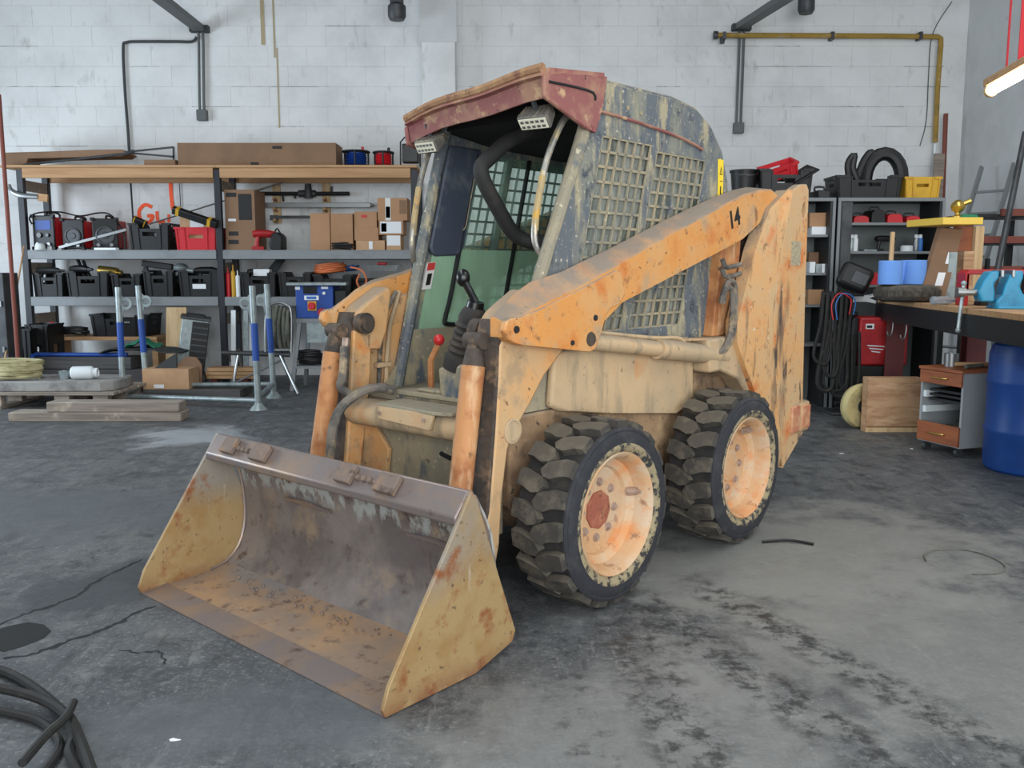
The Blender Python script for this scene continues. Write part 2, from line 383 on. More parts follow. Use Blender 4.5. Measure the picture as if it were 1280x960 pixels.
mat('steel', S(150, 152, 152), rough=.35, metal=.8)
mat('steel_dark', S(78, 80, 82), [(S(56, 56, 58), 5, .45, .7)], rough=.5, metal=.5)
mat('conduit', S(92, 96, 96), rough=.55)
mat('conduit_dark', S(58, 60, 62), rough=.6)
mat('gas_yellow', S(160, 128, 50), [(S(186, 180, 166), 3, .60, .66, (1, 8, 8)), (S(120, 96, 40), 6, .5, .7)], rough=.6)
mat('red_brown_paint', S(124, 66, 54), rough=.7)
mat('orange_spray', S(255, 96, 50), rough=.7)
mat('orange_cord', S(206, 112, 64), rough=.6)
mat('blue_cord', S(52, 110, 180), rough=.5)
mat('green_cloth', S(40, 120, 90), rough=.85)
mat('tarp_dark', S(48, 50, 50), rough=.8)
mat('white_plastic', S(222, 228, 230), rough=.45)
mat('concrete', S(150, 148, 144), [(S(112, 110, 108), 5, .45, .65)], rough=.9, bump=(20, .4, .01))
mat('cabinet_grey', S(120, 124, 126), rough=.5)
mat('cabinet_dark', S(30, 31, 33), rough=.5)
mat('cabinet_inside', S(110, 116, 116), rough=.6)
mat('drawer_wood', S(152, 86, 48), [(S(130, 70, 38), 3, .45, .65, (1, 1, 8))], rough=.5)
mat('pedestal_grey', S(150, 154, 156), rough=.5)
mat('cream_rubber', S(186, 172, 122), [(S(130, 118, 84), 6, .45, .7)], rough=.8)
mat('rope_yellow', S(172, 164, 124), [(S(140, 132, 96), 12, .45, .65)], rough=.85)
mat('rope_grey', S(104, 104, 94), [(S(70, 70, 64), 10, .45, .65)], rough=.9)
mat('stain_black', S(16, 16, 17), rough=.8)
mat('crack_dark', S(34, 35, 36), rough=.95)
mat('rust_stain', S(176, 160, 128), rough=.9)
mat('pet_clear', S(200, 214, 224), rough=.1, trans=.7)
mat('aluminium', S(160, 162, 162), rough=.4, metal=.7)
emit('tube_light', (1.0, 0.90, 0.72, 1), 14.0)
film('glass_green', (.92, .985, .95, 1), S(200, 226, 206), (.05, .28), 4, gloss=.04)
film('glass_film', (.86, .96, .90, 1), S(190, 226, 194), (.45, .80), 4, gloss=.05, thru=.25)
film('glass_dusty', (.86, .93, .90, 1), S(186, 186, 176), (.05, .85), 16, thru=.3)
film('pane_clear', (.93, .95, .95, 1), S(150, 150, 146), (.05, .35), 8)
# ------------------------------------------------------------------ the hall
WY = 11.7                     # back wall face
XR, XL, YF, ZC = 5.82, -8.6, -3.4, 5.9
def floor_material():
    m = bpy.data.materials.new('concrete_floor'); m.use_nodes = True
    nt = m.node_tree; N = nt.nodes; L = nt.links; bs = N['Principled BSDF']
    tc = N.new('ShaderNodeTexCoord'); P = tc.outputs['Object']
    def noise(scale, detail=6, rough=.6, st=(1,1,1), dist=0.0):
        mp = N.new('ShaderNodeMapping'); mp.inputs['Scale'].default_value = st; L.new(P, mp.inputs[0])
        n = N.new('ShaderNodeTexNoise'); n.inputs['Scale'].default_value = scale; n.inputs['Detail'].default_value = detail
        n.inputs['Roughness'].default_value = rough; n.inputs['Distortion'].default_value = dist
        L.new(mp.outputs[0], n.inputs['Vector']); return n.outputs['Fac']
    def rng(v, a, b, c=0., d=1.):
        r = N.new('ShaderNodeMapRange'); L.new(v, r.inputs['Value'])
        for k, q in zip(('From Min', 'From Max', 'To Min', 'To Max'), (a, b, c, d)): r.inputs[k].default_value = q
        return r.outputs[0]
    def mix(f, a, b):
        x = N.new('ShaderNodeMix'); x.data_type = 'RGBA'; L.new(f, x.inputs[0])
        for i, q in ((6, a), (7, b)):
            if isinstance(q, tuple): x.inputs[i].default_value = q
            else: L.new(q, x.inputs[i])
        return x.outputs[2]
    def math_(op, a, b):
        x = N.new('ShaderNodeMath'); x.operation = op
        for i, q in ((0, a), (1, b)):
            if isinstance(q, (int, float)): x.inputs[i].default_value = q
            else: L.new(q, x.inputs[i])
        return x.outputs[0]
    c = mix(rng(noise(.55, 5, .6), .35, .65), S(66, 69, 73), S(100, 101, 101))
    c = mix(rng(noise(2.2, 8, .68, dist=.6), .46, .70), c, S(60, 63, 67))
    c = mix(rng(noise(7, 8, .7), .52, .70), c, S(112, 113, 112))
    c = mix(rng(noise(26, 6, .7), .58, .72), c, S(54, 56, 59))
    c = mix(rng(noise(60, 6, .7), .54, .68), c, S(130, 131, 130))
    c = mix(rng(noise(48, 6, .75), .60, .68), c, S(44, 46, 48))
    c = mix(rng(noise(80, 3, .6), .71, .76), c, S(190, 190, 186))
    c = mix(rng(noise(5, 12, .8, dist=.4), .53, .60, 0, .75), c, S(50, 53, 56))
    c = mix(rng(noise(13, 10, .8), .55, .62, 0, .6), c, S(122, 123, 122))
    c = mix(rng(noise(2.4, 10, .75, (4.5, 1.0, 1)), .54, .62, 0, .55), c, S(48, 50, 53))
    c = mix(rng(noise(3.1, 10, .75, (5.5, 1.0, 1)), .56, .64, 0, .55), c, S(126, 127, 125))
    # lighter and darker patches with noisy outlines
    def blob(px, py, rx, ry, ang, col, amt):
        nonlocal c
        g = G(px, py)
        mp = N.new('ShaderNodeMapping'); mp.vector_type = 'TEXTURE'
        mp.inputs['Location'].default_value = g; mp.inputs['Rotation'].default_value = (0, 0, ang); mp.inputs['Scale'].default_value = (rx, ry, 1)
        L.new(P, mp.inputs[0])
        ln = N.new('ShaderNodeVectorMath'); ln.operation = 'LENGTH'; L.new(mp.outputs[0], ln.inputs[0])
        e = math_('ADD', ln.outputs['Value'], rng(noise(2.6, 7, .65), .3, .7, -.5, .5))
        c = mix(rng(e, 1.05, .55, 0, amt), c, col)
    blob(1000, 690, 1.4, .9, .5, S(140, 140, 135), .65)
    blob(1150, 800, 1.1, 1.0, .3, S(134, 134, 130), .6)
    blob(800, 930, .9, .5, 0, S(130, 130, 128), .6)
    blob(240, 545, .55, .5, 0, S(168, 172, 176), .7)  # whitish reflection on the floor, painted into the colour
    blob(60, 640, 1.3, .6, 0, S(84, 88, 93), .8)
    blob(130, 735, .55, .35, .4, S(58, 60, 64), .85)  # soft shadow left of the bucket, painted into the floor colour
    blob(300, 900, .7, .3, .2, S(84, 88, 92), .7)
    # tyre tracks: dark streaks of rubber and grease
    def track(p0, p1, w, lo, amt, col=S(48, 49, 50)):
        nonlocal c
        a = G(*p0); b = G(*p1); d = (b-a); ln = d.length; d.normalize(); n = Vector((-d.y, d.x, 0))
        def dot(v, k):
            x = N.new('ShaderNodeVectorMath'); x.operation = 'DOT_PRODUCT'; L.new(P, x.inputs[0]); x.inputs[1].default_value = v
            return math_('SUBTRACT', x.outputs['Value'], k)
        dd = math_('ABSOLUTE', dot(n, n.dot(a)), 0); tt = dot(d, d.dot(a))
        mk = rng(dd, w, w*.45); mk = math_('MULTIPLY', mk, rng(tt, -.25, .1)); mk = math_('MULTIPLY', mk, rng(tt, ln+.4, ln))
        ns = rng(noise(11, 8, .75), lo, lo+.12)
        c = mix(math_('MULTIPLY', math_('MULTIPLY', mk, ns), amt), c, col)
    track((770, 765), (900, 1000), .17, .47, .9)
    track((880, 735), (1290, 960), .13, .46, .95)
    track((800, 750), (1110, 960), .15, .47, .95)
    track((690, 800), (760, 1000), .12, .52, .7)
    track((1010, 590), (1280, 640), .10, .56, .5)
    L.new(c, bs.inputs['Base Color'])
    L.new(rng(noise(3.4, 6), .35, .65, .42, .72), bs.inputs['Roughness'])
    bp = N.new('ShaderNodeBump'); bp.inputs['Strength'].default_value = .55; bp.inputs['Distance'].default_value = .008
    L.new(noise(16, 8, .7), bp.inputs['Height']); L.new(bp.outputs[0], bs.inputs['Normal'])
    MATS['concrete_floor'] = m
floor_material()
b = MB(); b.box(XL-.2, YF-3.0, -.2, XR+.2, WY+.3, 0)
floor = b.build('floor', 'concrete_floor', kind='structure', origin=(0, 0, 0), smooth=0)
tag(floor, label='dark stained concrete floor with tyre tracks')
b = MB(); b.box(XL-.2, YF-.2, ZC, XR+.2, WY+.3, ZC+.2)
b.build('ceiling', 'grey_ceiling', kind='structure', origin=(0, 0, 0), label='grey ceiling high above the hall')
b = MB(); b.box(XL-.25, YF-.2, 0, XL, WY+.3, ZC)
b.build('wall_left', 'grey_wall', kind='structure', origin=(0, 0, 0), label='grey side wall outside the picture')
b = MB(); b.box(XR, YF-.2, 0, XR+.25, WY+.3, ZC)
b.build('wall_right', 'grey_wall', kind='structure', origin=(0, 0, 0), label='grey plastered side wall behind the workbench')
# gate wall behind the photographer, with an assumed wide open gateway that lets daylight in
b = MB(); b.plate([(XL, 0), (-2.9, 0), (-2.9, 4.5), (5.4, 4.5), (5.4, 0), (XR, 0), (XR, ZC), (XL, ZC)], [], YF-.25, YF, lambda u, v, t: (u, t, v))
b.build('wall_front', 'grey_wall', kind='structure', origin=(0, 0, 0), label='gate wall with assumed wide open gateway behind the camera')
# back wall of painted blocks: core slab, blocks proud of it
b = MB(); b.box(XL, WY+.012, 0, XR, WY+.3, ZC)
wall = b.build('wall_back', 'white_paint', kind='structure', origin=(0, 0, 0), label='white painted concrete block wall with thin joints')
BH, BW = .249, .498
bb = MB(); e = .0006; x, z = BW/2 - e, BH/2 - e; c_ = .0012
bb.add([(-x, .03, -z), (x, .03, -z), (x, .03, z), (-x, .03, z), (-x+c_, 0, -z+c_), (x-c_, 0, -z+c_), (x-c_, 0, z-c_), (-x+c_, 0, z-c_), (-x, c_, -z), (x, c_, -z), (x, c_, z), (-x, c_, z)],
       [(4,5,6,7), (8,9,5,4), (9,10,6,5), (10,11,7,6), (11,8,4,7), (0,1,9,8), (1,2,10,9), (2,3,11,10), (3,0,8,11)])
bme = bpy.data.meshes.new('block'); bme.from_pydata([tuple(p) for p in bb.v], [], bb.f); bme.materials.append(MATS['white_paint'])
rest = MB(); nblk = 0
rnd = random.Random(3)
rows = int(ZC/BH)
for r in range(rows-1, -1, -1):
    off = (r % 2)*BW/2; zc = r*BH + BH/2
    k = 0; xx = XL + off + BW/2
    while xx < XR - BW/2 + .01:
        vis = (2.55 < zc < 5.2 and -7.0 < xx and not (-1.22 < xx < -.72))
        pr = rnd.uniform(-.0009, .0009)
        if vis and nblk < 300:
            o = bpy.data.objects.new('block', bme); COL.objects.link(o); o.parent = wall; o.location = (xx, WY+pr, zc); nblk += 1
        else:
            rest.add([(p.x+xx, p.y+WY+pr, p.z+zc) for p in bb.v], bb.f)
        xx += BW
rest.build('block_courses', 'white_paint', wall, kind='stuff', origin=(0, 0, 0), smooth=0)
# concrete column in the wall
b = MB(); xa, xb = WX(527, 4.2, WY-.25), WX(569, 4.2, WY-.25); b.box(xa, WY-.25, 0, xb, WY-.004, ZC)
b.build('trim_1', 'white_paint', kind='structure', label='white concrete pillar standing out of the block wall', bevel=.01)
b = MB(); zq = WZ(52, WY-.27); b.box(xa-.02, WY-.262, zq, xb+.02, WY-.252, ZC)
b.build('trim_2', 'grey_wall', kind='structure', label='grey plate on the upper part of the pillar')
# rust runs on the wall
for i, (px, y0, y1, w) in enumerate(((327, -5, 56, .05), (341, -5, 72, .022), (346, 60, 160, .018))):
    b = MB(); p = W(px, y0, WY-.005); q = W(px, y1, WY-.005); b.box(p.x-w/2, WY-.007, q.z, p.x+w/2, WY-.0045, p.z)
    b.build('rust_run', 'rust_stain', wall)
for x0, x1, yy in ((8, 92, 106), (0, 48, 59), (163, 200, 83), (290, 345, 106), (335, 412, 108), (405, 462, 23), (345, 380, 160), (945, 1040, 79), (990, 1130, 126.5), (1120, 1186, 103), (1090, 1165, 149.5), (1020, 1062, 171.5), (905, 1000, 55), (1130, 1180, 80), (600, 650, 101), (585, 618, 115), (820, 850, 103), (1050, 1075, 127), (20, 110, 176), (240, 300, 132)):
    rg = random.Random(int(x0)); b = MB(); n = 9; vs_ = []
    for i in range(n):
        p = W(x0+(x1-x0)*i/(n-1), yy, WY-.0014); p.z = round(p.z/BH)*BH; w = .0035*rg.uniform(.3, 1.3)
        vs_ += [(p.x, WY-.0014, p.z-w), (p.x, WY-.0014, p.z+w)]
    b.add(vs_, [(2*i, 2*i+2, 2*i+3, 2*i+1) for i in range(n-1)]); b.build('joint_crack', 'joint_grey', wall, smooth=0)
# orange spray paint letters on the wall
Ys = WY-.006
def spray(pts, r):
    b = MB(); b.tube([W(x, y, Ys) for x, y in pts], r, 6, 5)
    for p in b.v: p.y = Ys + (p.y-Ys)*.12
    return b
g = MB()
for pts, r in (([(213, 226), (214, 245), (216, 262)], .026), ([(190, 259), (181, 256), (174, 264), (176, 275), (186, 278), (191, 270), (184, 270)], .024), ([(196, 264), (198, 277), (206, 276)], .022), ([(211, 268), (211, 278)], .02)):
    q = spray(pts, r); g.add(q.v, q.f)
g.build('spray_paint', 'orange_spray', wall)
# ------------------------------------------------------------------ pipes and conduits on the wall
def conduit_set(name, tray, box_px, label, top=(0, 0), lines=()):
    e = empty(name, W(tray[0], tray[1], WY-.06), label, 'conduit')
    p = W(tray[0], tray[1], WY-.10); q = W(tray[2], tray[3], 9.6)
    b = MB(); b.bar(p, q, .14, .07); b.build('cable_tray', 'conduit', e)
    b = MB(); pz = W(tray[0], tray[1], WY-.06); b.box(pz.x-.11, WY-.1, pz.z-.05, pz.x+.13, WY-.004, pz.z+.03); b.build('bracket', 'conduit_dark', e, bevel=.006)
    bx = W(box_px[0], box_px[1], WY-.04)
    for s in (-.028, .028):
        b = MB(); a0 = Vector((pz.x+.02+s, WY-.045, pz.z-.04)); a1 = Vector((bx.x+s, WY-.045, bx.z+.05))
        b.tube([a0, a0+Vector((0, 0, -.15)), (a0+a1)/2, a1+Vector((0, 0, .12)), a1], .017, 8, 3); b.build('conduit_pipe', 'conduit', e)
    b = MB(); b.box(bx.x-.065, WY-.085, bx.z-.07, bx.x+.065, WY-.004, bx.z+.065); b.build('socket_box', 'conduit', e, bevel=.008)
    for pts, r in lines:
        b = MB(); b.tube([W(x, y, WY-.035) for x, y in pts], r, 8, 4); b.build('cable_pipe', 'conduit_dark', e)
conduit_set('cable_tray_drop', (248, 35, 185, -14), (253, 144), 'grey cable tray with twin conduits to wall socket above the long rack',
            lines=[([(246, 46), (240, 52), (220, 52), (175, 52), (158, 53), (154, 60), (156, 110), (160, 165), (162, 196)], .018)])
conduit_set('cable_tray_drop', (926, 33, 1000, -14), (923, 160), 'grey cable tray with twin conduits to wall socket below the yellow gas pipe')
b = MB(); b.tube([W(897, 44, WY-.09), W(1100, 45, WY-.09), W(1172, 46, WY-.09), W(1176, 48, WY-.09), W(1176, 56, WY-.09), W(1172, 110, WY-.09), W(1169, 178, WY-.09)], .032, 10)
gp = b.build('gas_pipe', 'gas_yellow', label='yellow gas pipe with worn paint turning down near the wall corner', cat='pipe')
for px in (905, 1040, 1150):
    p = W(px, 45, WY-.09); b = MB(); b.box(p.x-.02, WY-.13, p.z-.045, p.x+.02, WY-.004, p.z+.045); b.build('pipe_clip', 'steel_dark', gp)
p = W(897, 44, WY-.09); b = MB(); b.cyl(p, p+Vector((-.05, 0, 0)), .05, n=12); b.cyl(p+Vector((.06, 0, -.02)), p+Vector((.06, 0, -.10)), .03, n=10); b.build('end_cap', 'steel_dark', gp)
b = MB(); b.tube([W(1169, 180, WY-.09), W(1167, 215, WY-.09), W(1166, 222, WY-.09)], .018, 8); b.build('lower_pipe', 'white_plastic', gp)
b = MB(); b.tube([W(x, y, WY-.02) for x, y in ((1190, 2), (1166, 42), (1161, 90), (1158, 150), (1150, 182))], .005, 6, 4)
b.build('wall_wire', 'conduit_dark', label='thin loose wire hanging down beside the yellow gas pipe', cat='wire')
# spotlight pieces hanging at the top edge
for px, py, w, lab in ((496, 10, .11, 'dark steel hanger at the ceiling left of the white pillar'), (1008, 2, .10, 'round dark spotlight head near the ceiling above the right cabinets')):
    p = W(px, py, 11.2); e = empty('ceiling_fitting', p, lab, 'fitting')
    b = MB(); b.box(p.x-w*.7, 11.14, p.z-.02, p.x+w*.7, 11.26, ZC-.002); b.build('hanger', 'conduit_dark', e, bevel=.01)
    b = MB(); b.lathe([(0, -.14), (w*.8, -.14), (w, -.10), (w, .02), (w*.6, .06), (0, .06)], p, n=18); b.build('housing', 'steel_dark', e)
# ------------------------------------------------------------------ skid steer loader (frame: a forward, b to its left side, z up)
YAW = 0.7242
root = empty('skid_steer_loader', (-0.1702, 4.0784, 0), 'dusty orange skid steer loader with barred cab windows, wide bucket and number 14', 'loader', rz=-YAW)
def V(a, b, z): return (b, -a, z)
def fs_(sgn=1): return lambda u, v, t: (t*sgn, -u, v)      # plates cut in side view (a, z), thickness along b
def both(fn):
    for s in (1, -1): fn(s)
# --- wheels
def tyre_lugs(R0, R1, half, n):
    m = MB()
    pitch = 2*pi/n
    for side in (1, -1):
        for i in range(n):
            t0 = pitch*(i + (.5 if side < 0 else 0))
            # outline in (theta fraction, b): a chunky bent bar from the centre line to the shoulder
            ol = [(-.12, -.004), (.18, -.026), (.40, -.004), (.46, .035), (.30, half*.66), (.26, half), (-.34, half), (-.34, half*.66), (-.20, .024)]
            top = []; bot = []
            for u, w in ol:
                th = t0 + u*pitch*.98
                rt = R1 if w < half*.9 else R1-.004
                rb = R0-.006 if w < half*.9 else R0-.016
                ww = w*side; wo = ww if w < half*.9 else (w-.002)*side
                bo = ww if w < half*.9 else (w+.001)*side
                top.append((wo, rt*cos(th), rt*sin(th))); bot.append((bo, rb*cos(th), rb*sin(th)))
            k = len(ol)
            # taper of the crown
            cx = [sum(p[j] for p in top)/k for j in range(3)]
            top = [tuple(p[j]+(cx[j]-p[j])*.07 for j in range(3)) for p in top]
            m.add(bot+top, [tuple(range(k, 2*k))] + [(q, (q+1) % k, k+(q+1) % k, k+q) for q in range(k)])
    return m
AX_Z = .392
def make_wheel(a, s, hub, first=None):
    bc = .685*s                       # centre plane of the tyre
    o = Vector(V(a, bc, AX_Z))
    if first:
        w0 = first
        def cp(ob, par):
            c = ob.copy(); COL.objects.link(c); c.parent = par; ORIG[c.name] = ORIG[ob.name]
            for ch in ob.children: cp(ch, c)
            return c
        w = cp(w0, root); w.location = o; w.rotation_euler = (random.uniform(0, 6), 0, pi if s < 0 else 0)
        return w
    h = .135; ax = (1, 0, 0); O = (0, 0, 0)
    m = MB(); m.lathe([(.252, h-.022), (.262, h-.008), (.256, h+.002), (.244, h-.006), (.232, h-.03), (.222, h-.075), (.19, h-.095), (.184, h-.115), (.10, h-.112), (0, h-.112)], O, ax, 40)
    m.lathe([(.252, h-.03), (.24, -.1), (.25, -h)], O, ax, 40)
    w = m.build('wheel', 'rim', root, origin=O); w.location = o
    ORIG[w.name] = Vector(O)
    m = MB(); m.lathe([(.25, -h+.01), (.30, -h-.004), (.345, -h+.006), (.358, -h+.02), (.361, -.06), (.362, 0), (.361, .06), (.360, h-.03), (.364, h-.014)], O, ax, 56)
    m.build('tyre_carcass', 'tyre_groove', w, origin=O)
    m = MB(); m.lathe([(.364, h-.014), (.363, h-.006), (.352, h+.002), (.345, h+.000), (.335, h+.006), (.318, h+.010), (.298, h+.010)], O, ax, 56); m.build('tyre_shoulder', 'tyre_side', w, origin=O)
    m = MB(); m.lathe([(.298, h+.010), (.292, h+.012), (.276, h+.008), (.262, h-.004), (.254, h-.012)], O, ax, 56); m.build('tyre_sidewall', 'tyre_mud', w, origin=O)
    tyre_lugs(.362, .394, h-.008, 19).build('tyre_tread', 'tyre', w, origin=O, smooth=25)
    m = MB(); m.lathe([(.084, h-.112), (.082, h-.104), (.06, h-.101), (0, h-.100)], O, ax, 9 if hub == 'rim_red' else 24); m.build('hub_cap', hub, w, origin=O)
    for i in range(8):
        t = 2*pi*i/8 + .2; m = MB(); y, z = .118*cos(t), .118*sin(t)
        m.cyl((h-.113, y, z), (h-.106, y, z), .020, .018, 10); m.cyl((h-.108, y, z), (h-.098, y, z), .014, .012, 6)
        m.build('wheel_nut', 'nut_steel', w)
    m = MB(); m.cyl((h-.09, .19, -.05), (h-.045, .20, -.05), .02, .016, 10); m.cyl((h-.07, .19, -.05), (h-.028, .20, -.05), .007, .006, 8); m.build('valve', 'nut_steel', w)
    return w
w0 = make_wheel(0, 1, 'rim_red'); w0.rotation_euler = (.5, 0, 0)
w1 = make_wheel(-1.148, 1, 'rim'); w1.rotation_euler = (1.3, 0, 0)
make_wheel(0, -1, None, w1); make_wheel(-1.148, -1, None, w1)
# --- chassis
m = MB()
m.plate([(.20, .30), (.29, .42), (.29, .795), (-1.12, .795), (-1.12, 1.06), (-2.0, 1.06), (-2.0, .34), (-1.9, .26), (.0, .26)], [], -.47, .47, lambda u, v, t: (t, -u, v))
ch = m.build('chassis', 'tan_grime_shaded', root, bevel=.012)
for s in (1, -1):
    m = MB(); m.plate([(.06, .815), (.04, 1.02), (.0, 1.05), (-1.08, 1.05), (-1.12, 1.01), (-1.14, .73), (-1.08, .69), (-.95, .66), (-.35, .735), (.0, .79)], [], .465*s, .503*s, lambda u, v, t: (t, -u, v))
    m.build('side_panel', 'tan_dust', ch, bevel=.014, seg=3)
    m = MB(); m.plate([(.02, .69), (-.62, .66), (-.72, .42), (-.1, .40)], [], .465*s, .49*s, lambda u, v, t: (t, -u, v)); m.build('chain_case', 'tan_dust', ch, bevel=.01)
    m = MB(); m.plate([(-.42, .62), (-.62, .63), (-.62, .44), (-.42, .44)], [], .488*s, .498*s, lambda u, v, t: (t, -u, v)); m.build('cover_plate', 'rust', ch, bevel=.004)
    for ax_a in (0, -1.148):
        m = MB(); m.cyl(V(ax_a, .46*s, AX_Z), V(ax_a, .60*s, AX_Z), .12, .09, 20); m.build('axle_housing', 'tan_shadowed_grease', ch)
    # sloping fender over the rear wheel
    m = MB(); m.plate([(-1.13, 1.04), (-1.16, .86), (-1.28, .86), (-1.48, .80), (-1.62, .68), (-1.76, .45), (-1.84, .45), (-1.68, .84), (-1.55, 1.04)], [], .465*s, .585*s, lambda u, v, t: (t, -u, v)); m.build('rear_fender', 'tan_dust', ch, bevel=.015)
m = MB(); m.plate([(-.44, .30), (.44, .30), (.44, .74), (-.44, .80)], [], .295, .318, lambda u, v, t: V(t, u, v)); m.build('front_plate', 'cab_tan', ch, bevel=.006)
m = MB(); m.tube([V(.325, .10, .60), V(.33, .18, .585), V(.33, .30, .57)], .010, 6, 3); m.build('plate_slot', 'cab_dark', ch)
m = MB(); m.plate([(-.46, .42), (-.25, .40), (-.22, .58), (-.33, .70), (-.46, .72)], [], .325, .35, lambda u, v, t: V(t, u, v)); m.build('corner_gusset', 'orange_faded', ch, bevel=.006)
# engine house at the rear
m = MB(); m.plate([(-1.56, 1.0), (-1.58, 1.50), (-1.68, 1.62), (-2.05, 1.55), (-2.14, 1.3), (-2.14, .4), (-1.5, .4)], [], -.50, .50, lambda u, v, t: (t, -u, v))
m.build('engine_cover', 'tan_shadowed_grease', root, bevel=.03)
for s in (1, -1):
    m = MB(); m.plate([(-1.27, 1.04), (-1.36, 1.60), (-1.56, 1.60), (-1.52, 1.04)], [], .44*s, .53*s, lambda u, v, t: (t, -u, v)); m.build('rear_pillar', 'rust_orange', root, bevel=.01)
# --- lift arm towers
TW_F = [(-1.939, 1.848), (-1.722, 1.734), (-1.564, 1.512), (-1.442, 1.256), (-1.382, 1.11), (-1.387, 1.0), (-1.48, .885), (-1.574, .768), (-1.68, .62), (-1.771, .447), (-1.88, .32), (-1.96, .227)]
FOLD = [(-1.96, .227), (-1.89, .48), (-1.81, .80), (-1.745, 1.05), (-1.785, 1.35), (-1.86, 1.62), (-1.939, 1.848)]
def tower(s):
    m = MB()
    m.plate(FOLD + [(-2.04, 1.885), (-2.13, 1.893), (-2.165, 1.86), (-2.175, 1.3), (-2.206, .61), (-2.227, .40)], [[(-2.11+.03*cos(t), 1.74+.045*sin(t)) for t in [-2*pi*i/12 for i in range(12)]]], .595*s, .645*s, fs_())
    t = m.build('arm_tower', 'tower_paint', root, bevel=.008)
    # front flange bends inward from the fold
    m = MB(); n = len(TW_F)
    def at_f(z):
        for (a0, z0), (a1, z1) in zip(FOLD[:-1], FOLD[1:]):
            if z0 <= z <= z1: return a0 + (a1-a0)*(z-z0)/(z1-z0)
        return FOLD[-1][0]
    vs = []
    for (a, z) in TW_F:
        f = at_f(z); vs += [V(f, .645*s, z), V(a, .615*s, z), V(a, .545*s, z)]
    fc = []
    for i in range(n-1):
        for j in range(2): fc.append((i*3+j, i*3+j+1, (i+1)*3+j+1, (i+1)*3+j))
    m.add(vs, fc); m.build('front_flange', 'tower_paint', t, smooth=50)
    m = MB(); m.plate([(-1.95, 1.42), (-2.08, 1.42), (-2.08, 1.56), (-1.95, 1.56)], [], .6445*s, .647*s, fs_()); m.build('data_plate', 'decal_grey', t)
    m = MB(); m.cyl(V(-2.11, .50*s, 1.74), V(-2.11, .605*s, 1.74), .06, n=14); m.build('pivot_pin', 'cab_dark', t)
    # rear lamp box
    m = MB(); m.box(.47*s, 2.05, .41, .655*s, 2.30, .60); lb = m.build('lamp_box', 'orange_faded', t, bevel=.02)
    m = MB(); m.box(.55*s, 2.03, .425, .660*s, 2.14, .585); m.build('tail_lamp', 'tail_lens', t, bevel=.006)
    m = MB(); m.box(.55*s, 2.17, .435, .661*s, 2.29, .575); m.build('marker_lamp', 'tail_lens', t, bevel=.006)
both(tower)
